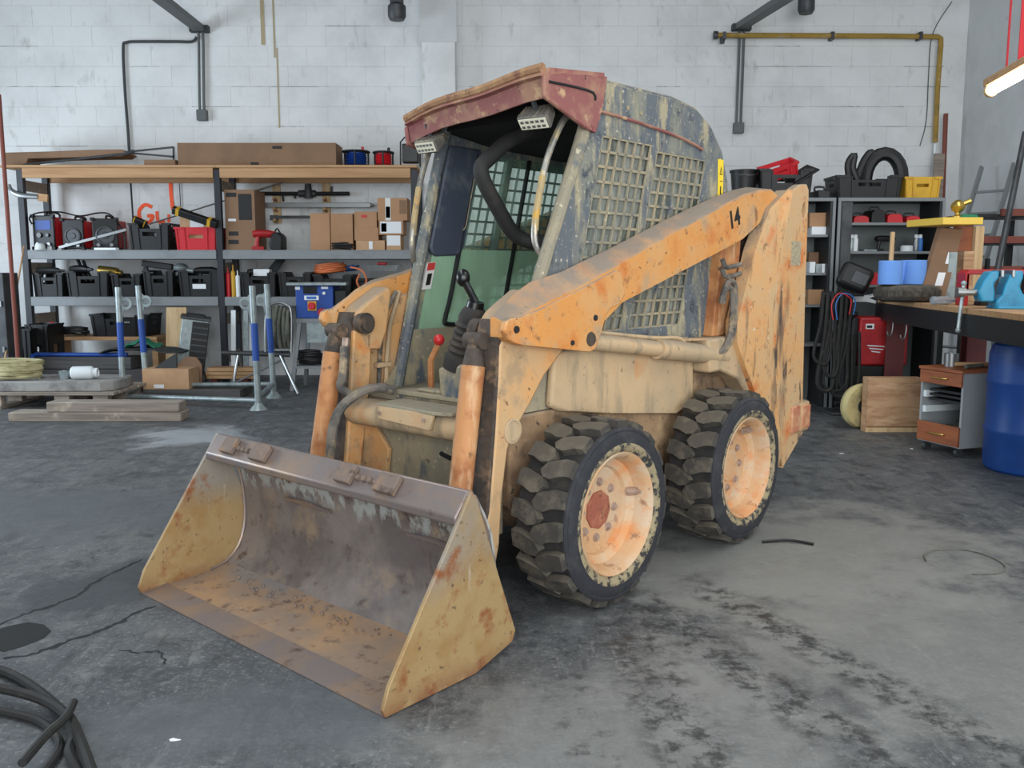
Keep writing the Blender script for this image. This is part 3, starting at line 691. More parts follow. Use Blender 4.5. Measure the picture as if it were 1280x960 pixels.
# --- loader arms
ST = [  # a, z_bottom, z_top_outer, z_top_inner
 (.425, 1.135, 1.19, 1.215), (.40, 1.115, 1.205, 1.235), (.34, 1.10, 1.228, 1.272), (.30, 1.095, 1.24, 1.30), (.20, 1.085, 1.27, 1.345), (.0, 1.07, 1.326, 1.385), (-.2, 1.17, 1.39, 1.445), (-.34, 1.25, 1.436, 1.485), (-.56, 1.31, 1.51, 1.555), (-.83, 1.384, 1.598, 1.64),
 (-1.15, 1.47, 1.70, 1.735), (-1.47, 1.56, 1.795, 1.82), (-1.65, 1.645, 1.83, 1.85), (-1.80, 1.75, 1.845, 1.855), (-1.89, 1.80, 1.82, 1.83)]
def arm(s):
    m = MB(); vs = []; fc = []; n = len(ST)
    for a, zb, zo, zi in ST:
        vs += [V(a, .585*s, zb), V(a, .585*s, zo-.010), V(a, .577*s, zo), V(a, .503*s, zi), V(a, .490*s, zi-.012), V(a, .490*s, zb)]
    for i in range(n-1):
        for j in range(6): fc.append((i*6+j, i*6+(j+1) % 6, (i+1)*6+(j+1) % 6, (i+1)*6+j))
    fc += [tuple(range(6)), tuple((n-1)*6+j for j in range(6))]
    m.add(vs, fc); A = m.build('loader_arm', 'orange', root, smooth=28)
    # outer heel plate
    m = MB(); m.plate([(.441, 1.198), (.452, 1.165), (.43, 1.13), (.385, 1.11), (.33, 1.10), (-.09, 1.045), (-.14, 1.058), (-.165, 1.095), (-.215, 1.20), (-.25, 1.23), (-.32, 1.245), (-.36, 1.29), (-.32, 1.385), (-.28, 1.395), (.0, 1.308), (.24, 1.24), (.36, 1.214), (.42, 1.21)], [], .560*s, .590*s, fs_())
    hp = m.build('heel_plate', 'orange', A, bevel=.006)
    for a, z, r, mt in ((.385, 1.165, .016, 'cab_dark'), (-.10, 1.10, .034, 'tan_shadowed_grease'), (.03, 1.092, .012, 'cab_dark'), (-.13, 1.19, .014, 'cab_dark')):
        m = MB(); m.cyl(V(a, .586*s, z), V(a, .596*s, z), r, r*.85, 14); m.build('pin', mt, A)
    # inner knuckle at the front end, rounded nose
    K = [(.345, 1.03), (.375, 1.09), (.39, 1.15), (.38, 1.195), (.35, 1.228), (.31, 1.252), (.19, 1.318), (.165, 1.30), (.20, 1.10), (.24, 1.02)]
    m = MB(); m.plate(K, [], .385*s, .505*s, fs_()); m.build('knuckle', 'orange_faded', A, bevel=.02, seg=3)
    m = MB(); m.cyl(V(.385, .50*s, 1.165), V(.385, .575*s, 1.165), .034, n=16); m.build('knuckle_pin', 'orange_faded', A)
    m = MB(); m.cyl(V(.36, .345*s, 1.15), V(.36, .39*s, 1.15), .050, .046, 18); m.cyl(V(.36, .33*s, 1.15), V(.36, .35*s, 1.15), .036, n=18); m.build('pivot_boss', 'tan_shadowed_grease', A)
    # down leg: wide outer plate and narrower box behind the cylinder
    LG = [(.42, 1.10), (.425, .98), (.445, .75), (.48, .45), (.56, .22), (.60, .14), (.55, .10), (.47, .13), (.42, .30), (.40, .52), (.37, .68), (.33, .75), (.22, .865), (.14, .96), (.06, 1.02), (.0, 1.07), (-.1, 1.20), (-.1, 1.30), (.1, 1.26), (.38, 1.16)]
    LGF = LG[:12] + [(.22, .80), (.06, .82), (-.04, 1.0)] + LG[16:]
    m = MB(); m.plate(LG if s > 0 else LGF, [], .482*s, .535*s, fs_()); lg = m.build('arm_leg', 'orange_faded', root, bevel=.012)
    m = MB(); m.plate([(.40, 1.12), (.415, .98), (.435, .75), (.47, .45), (.55, .22), (.59, .14), (.54, .10), (.46, .13), (.40, .30), (.37, .52), (.33, .75), (.31, .9), (.30, 1.1)], [], .385*s, .484*s, fs_()); m.build('leg_box', 'orange_faded', lg, bevel=.008)
    m = MB(); m.lathe([(.052, 0), (.052, .006), (.042, .008), (.040, .003), (0, .003)], V(.345, .533*s, .755), (s, 0, 0), 28); m.build('round_boss', 'tan_dust', lg)
    # greasy channel on the front of the leg
    CH = [(.405, 1.20), (.435, 1.10), (.44, .98), (.46, .75), (.495, .45), (.575, .20)]
    vs = []
    for a, z in CH: vs += [V(a-.03, .405*s, z), V(a, .415*s, z), V(a, .528*s, z), V(a-.03, .531*s, z)]
    m = MB(); m.add(vs, [(i*4+j, i*4+j+1, i*4+j+5, i*4+j+4) for i in range(len(CH)-1) for j in range(3)] + [(0, 1, 2, 3), tuple(4*len(CH)-4+j for j in range(4))])
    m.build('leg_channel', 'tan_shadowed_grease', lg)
    # tilt cylinder
    p, q = Vector(V(.475, .445*s, 1.02)), Vector(V(.575, .455*s, .46))
    d = (q-p).normalized()
    m = MB(); m.cyl(p, q, .047, n=20); cy = m.build('tilt_cylinder', 'rust_orange', root)
    m = MB(); m.cyl(p-d*.10, p+d*.01, .030, .046, 16); m.cyl(p-d*.10+Vector((-.045, 0, 0)), p-d*.10+Vector((.045, 0, 0)), .034, n=16); m.build('cylinder_eye', 'tan_shadowed_grease', cy)
    m = MB(); m.cyl(q, q+d*.2, .022, n=12); m.build('piston_rod', 'chrome_worn', cy)
    # lift cylinder
    p, q = Vector(V(-.10, .545*s, 1.09)), Vector(V(-1.36, .545*s, .935))
    d = (q-p).normalized()
    m = MB(); m.cyl(p, p+d*.62, .038, n=18); m.cyl(p+d*.60, q, .05, n=18); lc = m.build('lift_cylinder', 'tan_dust', root)
    m = MB(); m.tube([p+d*.10+Vector((0, 0, .045)), p+d*.55+Vector((0, 0, .05)), p+d*.78+Vector((.0, 0, .065)), p+d*.86+Vector((0, 0, .05))], .010, 6, 3); m.build('pressure_pipe', 'tan_dust', lc)
    m = MB(); m.bar(p+d*.86+Vector((0, 0, .062)), p+d*1.18+Vector((0, 0, .085)), .05, .012); m.build('guard_strip', 'tan_dust', lc)
    return A
A1 = arm(1); A2 = arm(-1)
# fleet number on the arm
dirn = Vector(V(-.83, 0, 1.49)) - Vector(V(-.34, 0, 1.34)); dirn.x = 0; dirn.normalize()
upv = Vector((1, 0, 0)).cross(dirn); nrm = Vector((1, 0, 0))
Mx = Matrix.Identity(4)
for i in range(3): Mx[i][0] = dirn[i]; Mx[i][1] = upv[i]; Mx[i][2] = nrm[i]
Mx.translation = Vector(V(-1.367, .5865, 1.66))
text_mesh('fleet_number', '14', .13, Mx, 'ink', A1, .0008, .003)
# torque tube with step between the legs
m = MB(); m.cyl(V(.40, -.395, .748), V(.40, .395, .748), .062, n=20); tt = m.build('torque_tube', 'tan_dust', root)
m = MB(); m.plate([(-.16, .40), (-.14, .475), (.225, .49), (.31, .46), (.31, .31), (-.16, .31)], [], .800, .816, lambda u, v, t: V(v, u, t)); m.build('step_tread', 'cab_tan', tt, bevel=.004)
m = MB(); m.plate([(-.135, .75), (.20, .735), (.225, .805), (-.14, .805)], [], .468, .486, lambda u, v, t: V(t, u, v)); m.build('step_front', 'tan_dust', tt, bevel=.004)
for u in (-.11, .17):
    m = MB(); m.cyl(V(.485, u, .775), V(.492, u, .775), .010, n=10); m.build('step_bolt', 'nut_steel', tt)
# hydraulic hoses and pipes at the far leg
m = MB(); m.tube([V(.33, -.20, .85), V(.40, -.22, .868), V(.48, -.255, .85), V(.56, -.285, .79), V(.595, -.305, .70), V(.60, -.315, .62), V(.60, -.325, .57)], .022, 10, 5); hz_ = m.build('hydraulic_hose', 'hose', root)
m = MB(); m.cyl(V(.60, -.325, .58), V(.60, -.33, .545), .021, .02, 10); m.sphere(V(.60, -.333, .525), .027, 12); m.build('hose_end', 'rust_orange', hz_)
m = MB(); m.tube([V(.49, -.345, 1.05), V(.51, -.325, .98), V(.52, -.325, .92), V(.52, -.34, .87), V(.48, -.31, .835)], .020, 10, 4); m.build('hydraulic_hose', 'hose', root)
m = MB(); m.cyl(V(.475, -.35, 1.09), V(.49, -.345, 1.03), .016, .014, 8); m.build('hose_fitting', 'nut_steel', root)
for k in (0, 1):
    o_ = .045*k
    m = MB(); m.tube([V(.07-.02*k, -.47, 1.29), V(.13-o_, -.47, 1.20), V(.155-o_, -.47, 1.14), V(.18-o_, -.468, 1.0), V(.195-o_, -.465, .84)], .011, 8, 4); m.build('hydraulic_pipe', 'hose' if k == 0 else 'tan_dust', root)
m = MB(); m.box(-.475, -.215, .925, -.445, -.125, .95); m.build('pipe_clamp', 'tan_dust', root, bevel=.004)
m = MB(); m.tube([V(.36, .35, .84), V(.42, .35, .80), V(.46, .345, .72), V(.475, .345, .60), V(.49, .345, .52)], .020, 8, 4); m.build('hydraulic_hose', 'tan_dust', root)
m = MB(); m.sphere(V(.495, .345, .49), .025, 10); m.build('hose_fitting', 'tan_shadowed_grease', root)
m = MB(); m.tube([V(.38, .37, 1.06), V(.37, .35, .97), V(.37, .33, .88), V(.38, .34, .83)], .028, 8, 4); m.build('hydraulic_hose', 'hose_dark', root)
# hoses by the rear pillar
for k, zz in enumerate((1.415, 1.365)):
    m = MB(); m.tube([V(-1.47, .575, zz+.01), V(-1.38, .59, zz), V(-1.28, .59, zz-.005), V(-1.25, .585, zz+.035)], .013, 8, 4); m.build('hydraulic_pipe', 'hose', root)
for k in (0, 1):
    m = MB(); m.tube([V(-1.25-.02*k, .585, 1.22), V(-1.26-.02*k, .595, 1.285+.03*k), V(-1.31-.02*k, .60, 1.30+.035*k), V(-1.34-.03*k, .60, 1.27+.03*k), V(-1.345-.035*k, .60, 1.16), V(-1.325-.035*k, .60, 1.05), V(-1.27-.03*k, .59, .975), V(-1.19, .57, .95)], .015, 8, 4); m.build('hydraulic_hose', 'hose', root)
# --- cab
SH = .27     # forward lean per metre
def lean(a, z): return a + (2.0-z)*SH
OUT = [(.20, .90), (.27, .92), (.12, 1.30), (.02, 1.52), (-.11, 1.78), (-.235, 2.04), (-.275, 2.15), (-.30, 2.215), (-.92, 2.225), (-1.15, 2.20), (-1.30, 2.13), (-1.42, 2.02), (-1.49, 1.87), (-1.52, 1.70), (-1.48, 1.58), (-1.40, 1.35), (-1.28, 1.05), (-1.2, 1.02), (.05, 1.02)]
OUTF = [(.04, .90), (.075, .92), (-.03, 1.30), (-.085, 1.52), (-.16, 1.78), (-.235, 2.04)] + OUT[6:-1] + [(.0, 1.02)]
def para(a0, a1, z0, z1, s1=None): return [(lean(a0, z0), z0), (lean(a1, z0), z0), (lean(a1, z1), z1), (lean(a0, z1), z1)]
Z0, Z1 = 1.115, 1.985
H1 = para(-.335, -.735, Z0, Z1); H2 = para(-.79, -1.26, Z0, Z1-.025)
def grille(m, a0, a1, z0, z1, nc, nr, t0, t1):
    for i in range(nc+1):
        a = a0 + (a1-a0)*i/nc; w = .0055
        m.plate([(lean(a-w, z0), z0), (lean(a+w, z0), z0), (lean(a+w, z1), z1), (lean(a-w, z1), z1)], [], t0, t1, fs_())
    for j in range(nr+1):
        z = z0 + (z1-z0)*j/nr; w = .0058
        m.plate([(lean(a0, z-w), z-w), (lean(a1, z-w), z-w), (lean(a1, z+w), z+w), (lean(a0, z+w), z+w)], [], t0, t1, fs_())
for s in (1, -1):
    m = MB(); m.plate(OUT if s > 0 else OUTF, [H1, H2], .462*s, .474*s, fs_()); sp = m.build('cab_side', 'cab_blue', root, bevel=.004)
    for (a0, a1, z1, nc) in ((-.335, -.735, Z1, 6), (-.79, -1.26, Z1-.025, 7)):
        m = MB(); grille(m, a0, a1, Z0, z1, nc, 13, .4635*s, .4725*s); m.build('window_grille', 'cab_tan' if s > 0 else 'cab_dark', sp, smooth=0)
    zm_ = 1.50
    if s > 0:
        m = MB(); m.plate([(lean(-.30, 1.10), 1.10), (lean(-1.30, 1.10), 1.10), (lean(-1.30, 2.0), 2.0), (lean(-.30, 2.0), 2.0)], [], .448*s, .453*s, fs_()); m.build('side_window', 'glass_dusty', sp)
    else:
        for (q0, q1) in ((-.30, -.895), (-.905, -1.30)):
            m = MB(); m.plate([(lean(q0, 1.10), 1.10), (lean(q1, 1.10), 1.10), (lean(q1, zm_), zm_), (lean(q0, zm_), zm_)], [], .448*s, .453*s, fs_()); m.build('side_window', 'glass_film', sp)
            m = MB(); m.plate([(lean(q0, zm_), zm_), (lean(q1, zm_), zm_), (lean(q1, 2.0), 2.0), (lean(q0, 2.0), 2.0)], [], .448*s, .453*s, fs_()); m.build('side_window', 'glass_green', sp)
    # front pillar: rounded tube along the leading edge
    m = MB(); m.tube([V(.265, .45*s, .90), V(.105, .45*s, 1.30), V(-.12, .45*s, 1.78), V(-.25, .45*s, 2.06), V(-.29, .45*s, 2.17)] if s > 0 else [V(.10, .45*s, .79), V(-.035, .45*s, 1.30), V(-.165, .45*s, 1.78), V(-.25, .45*s, 2.06), V(-.29, .45*s, 2.17)], .030, 10, 3); m.build('front_pillar', 'cab_tan' if s > 0 else 'cab_blue', sp)
    # lower shin panel
    m = MB(); m.plate([(.285, .80), (.27, .93), (.20, 1.10), (-1.1, 1.10), (-1.1, .80)] if s > 0 else [(.20, .80), (.09, .93), (.03, 1.10), (-1.1, 1.10), (-1.1, .80)], [], .446*s, .462*s, fs_()); m.build('tub_side', 'cab_tan', sp)
    # roof drip strip
    m = MB(); m.tube([V(-.30, .478*s, 2.085), V(-.6, .479*s, 2.075), V(-1.0, .479*s, 2.045), V(-1.2, .479*s, 2.01)], .008, 6, 2); m.build('rain_gutter', 'visor_red', sp)
    # grab handle on the front pillar
    m = MB(); m.tube([V(-.235, .415*s, 2.055), V(-.17, .41*s, 2.06), V(-.12, .40*s, 2.01), V(-.04, .39*s, 1.86), V(.01, .385*s, 1.68), V(.035, .385*s, 1.54), V(.02, .40*s, 1.47), V(-.005, .425*s, 1.44)], .0145, 10, 4)
    gh = m.build('grab_handle', 'chrome_worn', root)
    m = MB(); m.tube([V(-.015, .388*s, 1.79), V(.022, .384*s, 1.63), V(.030, .384*s, 1.56)], .0155, 10, 4); m.build('grip_sleeve', 'handle_yellow', gh)
# small details on the near side plate
sp = [o for o in root.children if o.name.startswith('cab_side')][0]
m = MB(); m.plate([(-1.385, 1.74), (-1.44, 1.74), (-1.435, 1.98), (-1.375, 1.98)], [], .4735, .4755, fs_()); dq = m.build('warning_decal', 'decal_yellow', sp)
m = MB(); m.plate([(-1.395, 1.90), (-1.425, 1.90), (-1.41, 1.945)], [[(-1.402, 1.905), (-1.41, 1.93), (-1.418, 1.905)]], .4755, .4762, fs_()); m.plate([(-1.405, 1.79), (-1.417, 1.79), (-1.415, 1.84), (-1.403, 1.84)], [], .4755, .4762, fs_()); m.plate([(-1.40, 1.865), (-1.43, 1.865), (-1.43, 1.869), (-1.40, 1.869)], [], .4755, .4762, fs_()); m.build('decal_print', 'ink', sp)
for a, z in ((-.37, 2.14), (-.52, 2.13), (-.63, 2.12), (-1.19, 2.07)):
    m = MB(); m.cyl(V(a, .473, z), V(a, .478, z), .011, n=10); m.build('plate_bolt', 'cab_tan', sp)
# trim and stickers on the far pillar
m = MB(); m.plate([(-.27, 2.02), (-.50, 2.02), (-.365, 1.52), (-.345, 1.485), (-.31, 1.468), (-.17, 1.462), (-.14, 1.475), (-.125, 1.51)], [], -.455, -.425, fs_()); ft = m.build('inner_trim', 'cab_blue_clean', root, bevel=.01)
m = MB(); m.tube([V(-.455, -.424, 1.92), V(-.40, -.424, 1.72), V(-.375, -.424, 1.62), V(-.35, -.424, 1.60)], .004, 6, 2); m.build('trim_wire', 'cab_tan', ft)
m = MB(); m.plate([(-.115, 1.43), (-.175, 1.435), (-.135, 1.30), (-.075, 1.295)], [], -.462, -.440, fs_()); m.build('pillar_sticker', 'decal_white', ft)
m = MB(); m.plate([(-.118, 1.428), (-.17, 1.432), (-.160, 1.395), (-.108, 1.39)], [], -.440, -.4385, fs_()); m.build('sticker_print', 'red_ink', ft)
m = MB(); m.plate([(-.115, 1.375), (-.145, 1.378), (-.128, 1.32), (-.098, 1.316)], [], -.440, -.4385, fs_()); m.build('sticker_print', 'ink', ft)
# window gasket and divider on the far side
m = MB(); m.tube([V(lean(-.47, 2.0), -.435, 2.0), V(lean(-.47, 1.3), -.435, 1.3), V(lean(-.46, 1.15), -.435, 1.15), V(lean(-.50, 1.115), -.435, 1.115), V(lean(-.8, 1.115), -.435, 1.115), V(lean(-1.2, 1.115), -.435, 1.115)], .012, 8, 4); m.build('window_gasket', 'black_plastic', root)
m = MB(); m.bar(V(lean(-.90, 1.10), -.438, 1.10), V(lean(-.90, 2.0), -.438, 2.0), .012, .022, up=(1, 0, 0)); m.build('window_divider', 'black_plastic', root)
# floor, back wall, headliner, roof
m = MB(); m.box(-.45, -.285, .797, .45, 1.11, .825); m.build('cab_floor', 'cab_tan', root)
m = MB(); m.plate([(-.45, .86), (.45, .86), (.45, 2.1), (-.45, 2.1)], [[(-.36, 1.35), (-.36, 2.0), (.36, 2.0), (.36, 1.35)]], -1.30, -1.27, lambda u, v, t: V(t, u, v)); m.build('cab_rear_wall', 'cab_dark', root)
m = MB(); m.plate([(-.36, 1.35), (.36, 1.35), (.36, 2.0), (-.36, 2.0)], [], -1.288, -1.283, lambda u, v, t: V(t, u, v)); m.build('rear_window', 'glass_dusty', root)
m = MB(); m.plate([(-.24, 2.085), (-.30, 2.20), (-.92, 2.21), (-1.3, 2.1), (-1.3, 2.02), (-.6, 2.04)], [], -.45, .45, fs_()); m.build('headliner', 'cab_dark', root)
m = MB(); m.plate([(-.26, 2.17), (-.29, 2.232), (-.92, 2.24), (-1.15, 2.215), (-1.30, 2.145), (-1.43, 2.03), (-1.50, 1.87), (-1.53, 1.70), (-1.49, 1.58), (-1.46, 1.58), (-1.49, 1.70), (-1.46, 1.87), (-1.40, 2.0), (-1.28, 2.11), (-1.13, 2.18), (-.9, 2.205), (-.32, 2.20)], [], -.465, .465, fs_()); rf = m.build('cab_roof', 'cab_blue', root, bevel=.012)
m = MB(); m.plate([(-.62, -.30), (-.62, .30), (-.98, .30), (-.98, -.30)], [], 2.235, 2.26, lambda u, v, t: V(u, v, t)); m.build('roof_hatch', 'rust_orange', rf, bevel=.01)
# sun visor of faded red sheet, its far end bent down
def visor():
    R0, R1 = Vector(V(.11, .485, 2.185)), Vector(V(-.005, -.465, 2.115))      # front top corners near / far
    B0, B1 = Vector(V(-.30, .50, 2.245)), Vector(V(-.30, -.50, 2.21))
    m = MB(); n = 9; vs = []; fc = []
    for i in range(n):
        t = i/(n-1); f = R0.lerp(R1, t); r = B0.lerp(B1, t)
        wob = .008*sin(9*t+1)
        f = f + Vector((0, 0, .016*sin(pi*t)+wob))
        dn = Vector((0, .012, -.075)); lip = Vector((0, -.012, -.022))
        back = r-f; back.normalize()
        vs += [r, f-back*(-.05)+Vector((0, 0, .012)), f, f+lip, f+lip+Vector((0, .03, -.004)), f+Vector((0, .035, -.10)), f+Vector((0, .045, -.10)), f+back*.06+Vector((0, 0, -.02)), r-Vector((0, 0, .02))]
    k = 9
    for i in range(n-1):
        for j in range(k): fc.append((i*k+j, i*k+(j+1) % k, (i+1)*k+(j+1) % k, (i+1)*k+j))
    fc += [tuple(range(k)), tuple((n-1)*k+j for j in range(k))]
    m.add(vs, fc); v = m.build('sun_visor', 'visor_red', root, smooth=35)
    m = MB(); pts = []
    for i in range(n):
        t = i/(n-1); f = R0.lerp(R1, t); pts.append(f + Vector((0, .004, .010+.016*sin(pi*t)+.008*sin(9*t+1))))
    m.tube(pts, .021, 8, 2); m.build('rolled_edge', 'visor_dust', v)
    # near cheek of the visor
    m = MB(); m.plate([(.11, 2.175), (.105, 2.085), (-.16, 2.0), (-.25, 1.985), (-.30, 2.10), (-.33, 2.235), (.0, 2.20)], [], .478, .497, fs_()); c = m.build('visor_cheek', 'visor_red', v, bevel=.006)
    m = MB(); m.tube([V(.08, .499, 2.15), V(-.10, .499, 2.155), V(-.22, .499, 2.15), V(-.235, .499, 2.12)], .006, 6, 2); m.build('cheek_seam', 'cab_dark', v)
    m = MB(); m.plate([(-.02, 2.085), (-.03, 2.0), (-.16, 1.975), (-.25, 1.985), (-.30, 2.10), (-.31, 2.2)], [], -.478, -.497, fs_()); m.build('visor_cheek', 'visor_red', v, bevel=.006)
visor()
# work lamps under the visor
def lamp(c, fwd, w):
    c = Vector(V(*c)); d = Vector(V(*fwd)).normalized(); x = d.cross(Vector((0, 0, 1))).normalized(); z = x.cross(d)
    R = Matrix((x, d, z)).transposed()
    m = MB(); o = lambda p: c + R @ Vector(p)
    h = .034
    m.add([o(p) for p in [(-w, .045, -h), (w, .045, -h), (w, .045, h), (-w, .045, h), (-w*.8, -.05, -h*.7), (w*.8, -.05, -h*.7), (w*.8, -.05, h*.8), (-w*.8, -.05, h*.8)]],
          [(0,1,2,3), (4,7,6,5), (0,4,5,1), (1,5,6,2), (2,6,7,3), (3,7,4,0)])
    l = m.build('work_lamp', 'lamp_body', root, bevel=.008)
    for i in range(7):
        m = MB(); u = -w*.85 + 1.7*w*i/6; m.bar(o((u, -.045, h*.7)), o((u, .04, h*1.02)), .004, .008, up=z); m.build('cooling_fin', 'lamp_body', l)
    m = MB(); m.obox(o((0, .047, 0)), (w*1.75, .006, h*1.4), R); gl = m.build('lamp_lens', 'lens', l)
    for i in range(5):
        for j in (-1, 1):
            m = MB(); m.obox(o((-w*.66+w*.33*i, .051, j*h*.34)), (w*.20, .003, h*.32), R); m.build('lamp_reflector', 'steel', l)
    m = MB(); m.cyl(o((0, -.01, h*.6)), o((0, -.02, h*.6+.07)), .012, n=8); m.build('lamp_bracket', 'steel_dark', l)
lamp((-.00, .372, 2.035), (1, .15, -.95), .075)
lamp((-.05, -.335, 1.998), (1, .05, -.62), .066)
# lap bar
m = MB(); m.tube([V(-.56, .02, 2.10), V(-.40, .0, 2.06), V(-.24, .0, 2.0), V(-.10, .0, 1.905), V(-.045, .0, 1.86), V(-.06, .0, 1.80), V(-.14, .0, 1.70), V(-.24, .0, 1.59), V(-.30, .02, 1.545), V(-.34, .08, 1.525), V(-.36, .17, 1.54), V(-.38, .25, 1.58)], .036, 12, 4); m.build('lap_bar', 'pad_black', root)
# seat
m = MB(); m.plate([(-.55, 1.0), (-.58, 1.08), (-1.0, 1.06), (-1.05, 1.55), (-1.17, 1.56), (-1.2, .9), (-.6, .9)], [], -.05, .40, fs_()); m.build('seat', 'pad_black', root, bevel=.03)
# joystick with bellows
J = Vector(V(.22, .14, .98)); tp = Vector(V(.215, .205, 1.235)); ax_ = (tp-J).normalized()
m = MB(); pr = [(.0, -.02), (.088, -.02), (.09, .03)]
for i in range(6): pr += [(.088-.003*i, .04+.028*i), (.076-.003*i, .054+.028*i)]
pr += [(.064, .215), (.05, .25), (.04, .262), (.0, .262)]
m.lathe(pr, J, ax_, 22); jb = m.build('joystick_boot', 'rubber_boot', root)
m = MB(); m.cyl(tp-ax_*.01, tp+ax_*.025, .04, .036, 14); m.tube([tp+ax_*.02, tp+Vector((-.012, -.012, .06)), tp+Vector((-.045, -.02, .115))], .016, 8, 3); m.build('joystick_stem', 'black_gloss', jb)
g0 = tp+Vector((-.05, -.02, .125))
m = MB(); m.sphere(g0, .034, 14, (.9, .9, 1.15)); m.build('joystick_knob', 'black_gloss', jb)
m = MB(); m.plate([(.07, .84), (.06, .97), (.22, 1.0), (.235, .84)], [], .14, .30, lambda u, v, t: V(t, u, v)); m.build('console', 'cab_tan', root, bevel=.012)
m = MB(); m.bar(V(.20, -.09, .825), V(.20, -.09, .99), .028, .012, up=(0, 1, 0)); m.bar(V(.20, -.09, .985), V(.185, -.055, 1.06), .026, .012, up=(0, 1, 0)); pl = m.build('parking_lever', 'rust_orange', root)
m = MB(); m.sphere(V(.185, -.05, 1.08), .026, 12); m.build('lever_knob', 'red_knob', pl)
m = MB(); m.box(-.22, -.30, .826, .40, -.20, .85); m.box(-.10, -.28, .85, .05, -.22, .865); m.build('foot_rest', 'cab_tan', root, bevel=.006)
# --- bucket
INN = [(.845, .625), (.80, .55), (.768, .48), (.748, .38), (.742, .27), (.752, .18), (.785, .10), (.85, .042), (.93, .022), (1.05, .016), (1.16, .014)]
def shell(pts, t, b0, b1, nb=1):
    m = MB(); n = len(pts); out = []
    for i, (a, z) in enumerate(pts):
        p = Vector(pts[max(i-1, 0)]); q = Vector(pts[min(i+1, n-1)]); d = (q-p).normalized(); nn = Vector((d.y, -d.x))
        out.append((a - abs(0) + nn.x*t*-1 if False else a + nn.x*t, z + nn.y*t))
    vs = []
    for bb_ in (b0, b1):
        vs += [V(a, bb_, z) for a, z in pts] + [V(a, bb_, max(z, .001)) for a, z in out]
    k = 2*n; fc = []
    for i in range(n-1):
        fc += [(i, i+1, k+i+1, k+i), (n+i, k+n+i, k+n+i+1, n+i+1), (i, n+i, n+i+1, i+1), (k+i, k+i+1, k+n+i+1, k+n+i)]
    fc += [(0, k, k+n, n), (n-1, 2*n-1, k+2*n-1, k+n-1)]
    m.add(vs, fc); return m
bk = shell(INN[:8], .014, -.80, .80).build('bucket', 'bucket_steel', root, smooth=45)
shell(INN[7:], .012, -.80, .80).build('bucket_floor', 'bucket_floor', bk, smooth=45)
shell([(1.145, .019), (1.262, .006)], .008, -.806, .806).build('cutting_edge', 'bucket_lip', bk)
for s in (1, -1):
    m = MB(); m.plate([(.868, .655), (.845, .63), (.74, .34), (.645, .095), (.66, .06), (.86, .003), (1.262, .003), (1.272, .03), (1.245, .10), (1.20, .165)], [], .80*s, .816*s, fs_()); m.build('side_plate', 'bucket_side', bk, bevel=.003)
    m = MB(); m.tube([V(a+.006, .796*s, z+.006) for a, z in INN[:9]], .008, 6, 2); m.build('weld_bead', 'bucket_lip', bk)
m = MB(); m.plate([(.842, .648), (.868, .655), (.935, .575), (.932, .545), (.915, .54), (.84, .62)], [], -.80, .80, fs_()); lg = m.build('top_ledge', 'bucket_lip', bk, bevel=.006)
dn = Vector((.067, -.080)).normalized()
def ledge_block(b0, b1, w0, w1, h, mt, nm):
    m = MB(); A = Vector((.868, .655)); nn = Vector((.76, .65)).normalized()
    P = []
    for bb_ in (b0, b1):
        for (t, hh) in ((w0, 0), (w1, 0), (w1, h), (w0, h)):
            q = A + dn*t + nn*hh; P.append(V(q.x, bb_, q.y))
    m.add(P, [(0,1,2,3), (4,7,6,5), (0,4,5,1), (1,5,6,2), (2,6,7,3), (3,7,4,0)]); return m.build(nm, mt, bk, bevel=.005)
for c0 in (-.52, .30):
    ledge_block(c0-.155, c0-.065, .012, .088, .026, 'rust', 'wear_block'); ledge_block(c0+.075, c0+.185, .012, .088, .026, 'rust', 'wear_block')
    for i in range(4):
        A = Vector((.868, .655)) + dn*.05; nn = Vector((.76, .65)).normalized(); u = c0-.045+.035*i
        m = MB(); m.cyl(V(A.x, u, A.y), V(A.x+nn.x*.014, u, A.y+nn.y*.014), .014, .011, 8); m.build('bolt', 'rust', bk)
for b0, b1, z in ((-.44, -.12, .39), (.36, .66, .39)):
    m = MB(); m.tube([V(.762, b0, z), V(.758, (b0+b1)/2, z+.004), V(.762, b1, z-.004)], [.006, .011, .006], 6); m.build('scar', 'bucket_lip', bk)
rn = random.Random(5)
m = MB()
for i in range(46):
    b_ = rn.gauss(-.05, .30); a_ = .88 + rn.uniform(-.02, .05) + abs(rn.gauss(0, .03))
    if abs(b_) < .7: m.sphere(V(a_, b_, .036), rn.uniform(.004, .008), 6)
m.build('grit', 'bucket_lip', bk, kind='stuff')
for s in (1, -1):
    m = MB(); m.plate([(.74, .42), (.60, .34), (.59, .12), (.70, .10)], [], .42*s, .60*s, fs_()); m.build('bucket_bracket', 'tan_shadowed_grease', bk, bevel=.01)
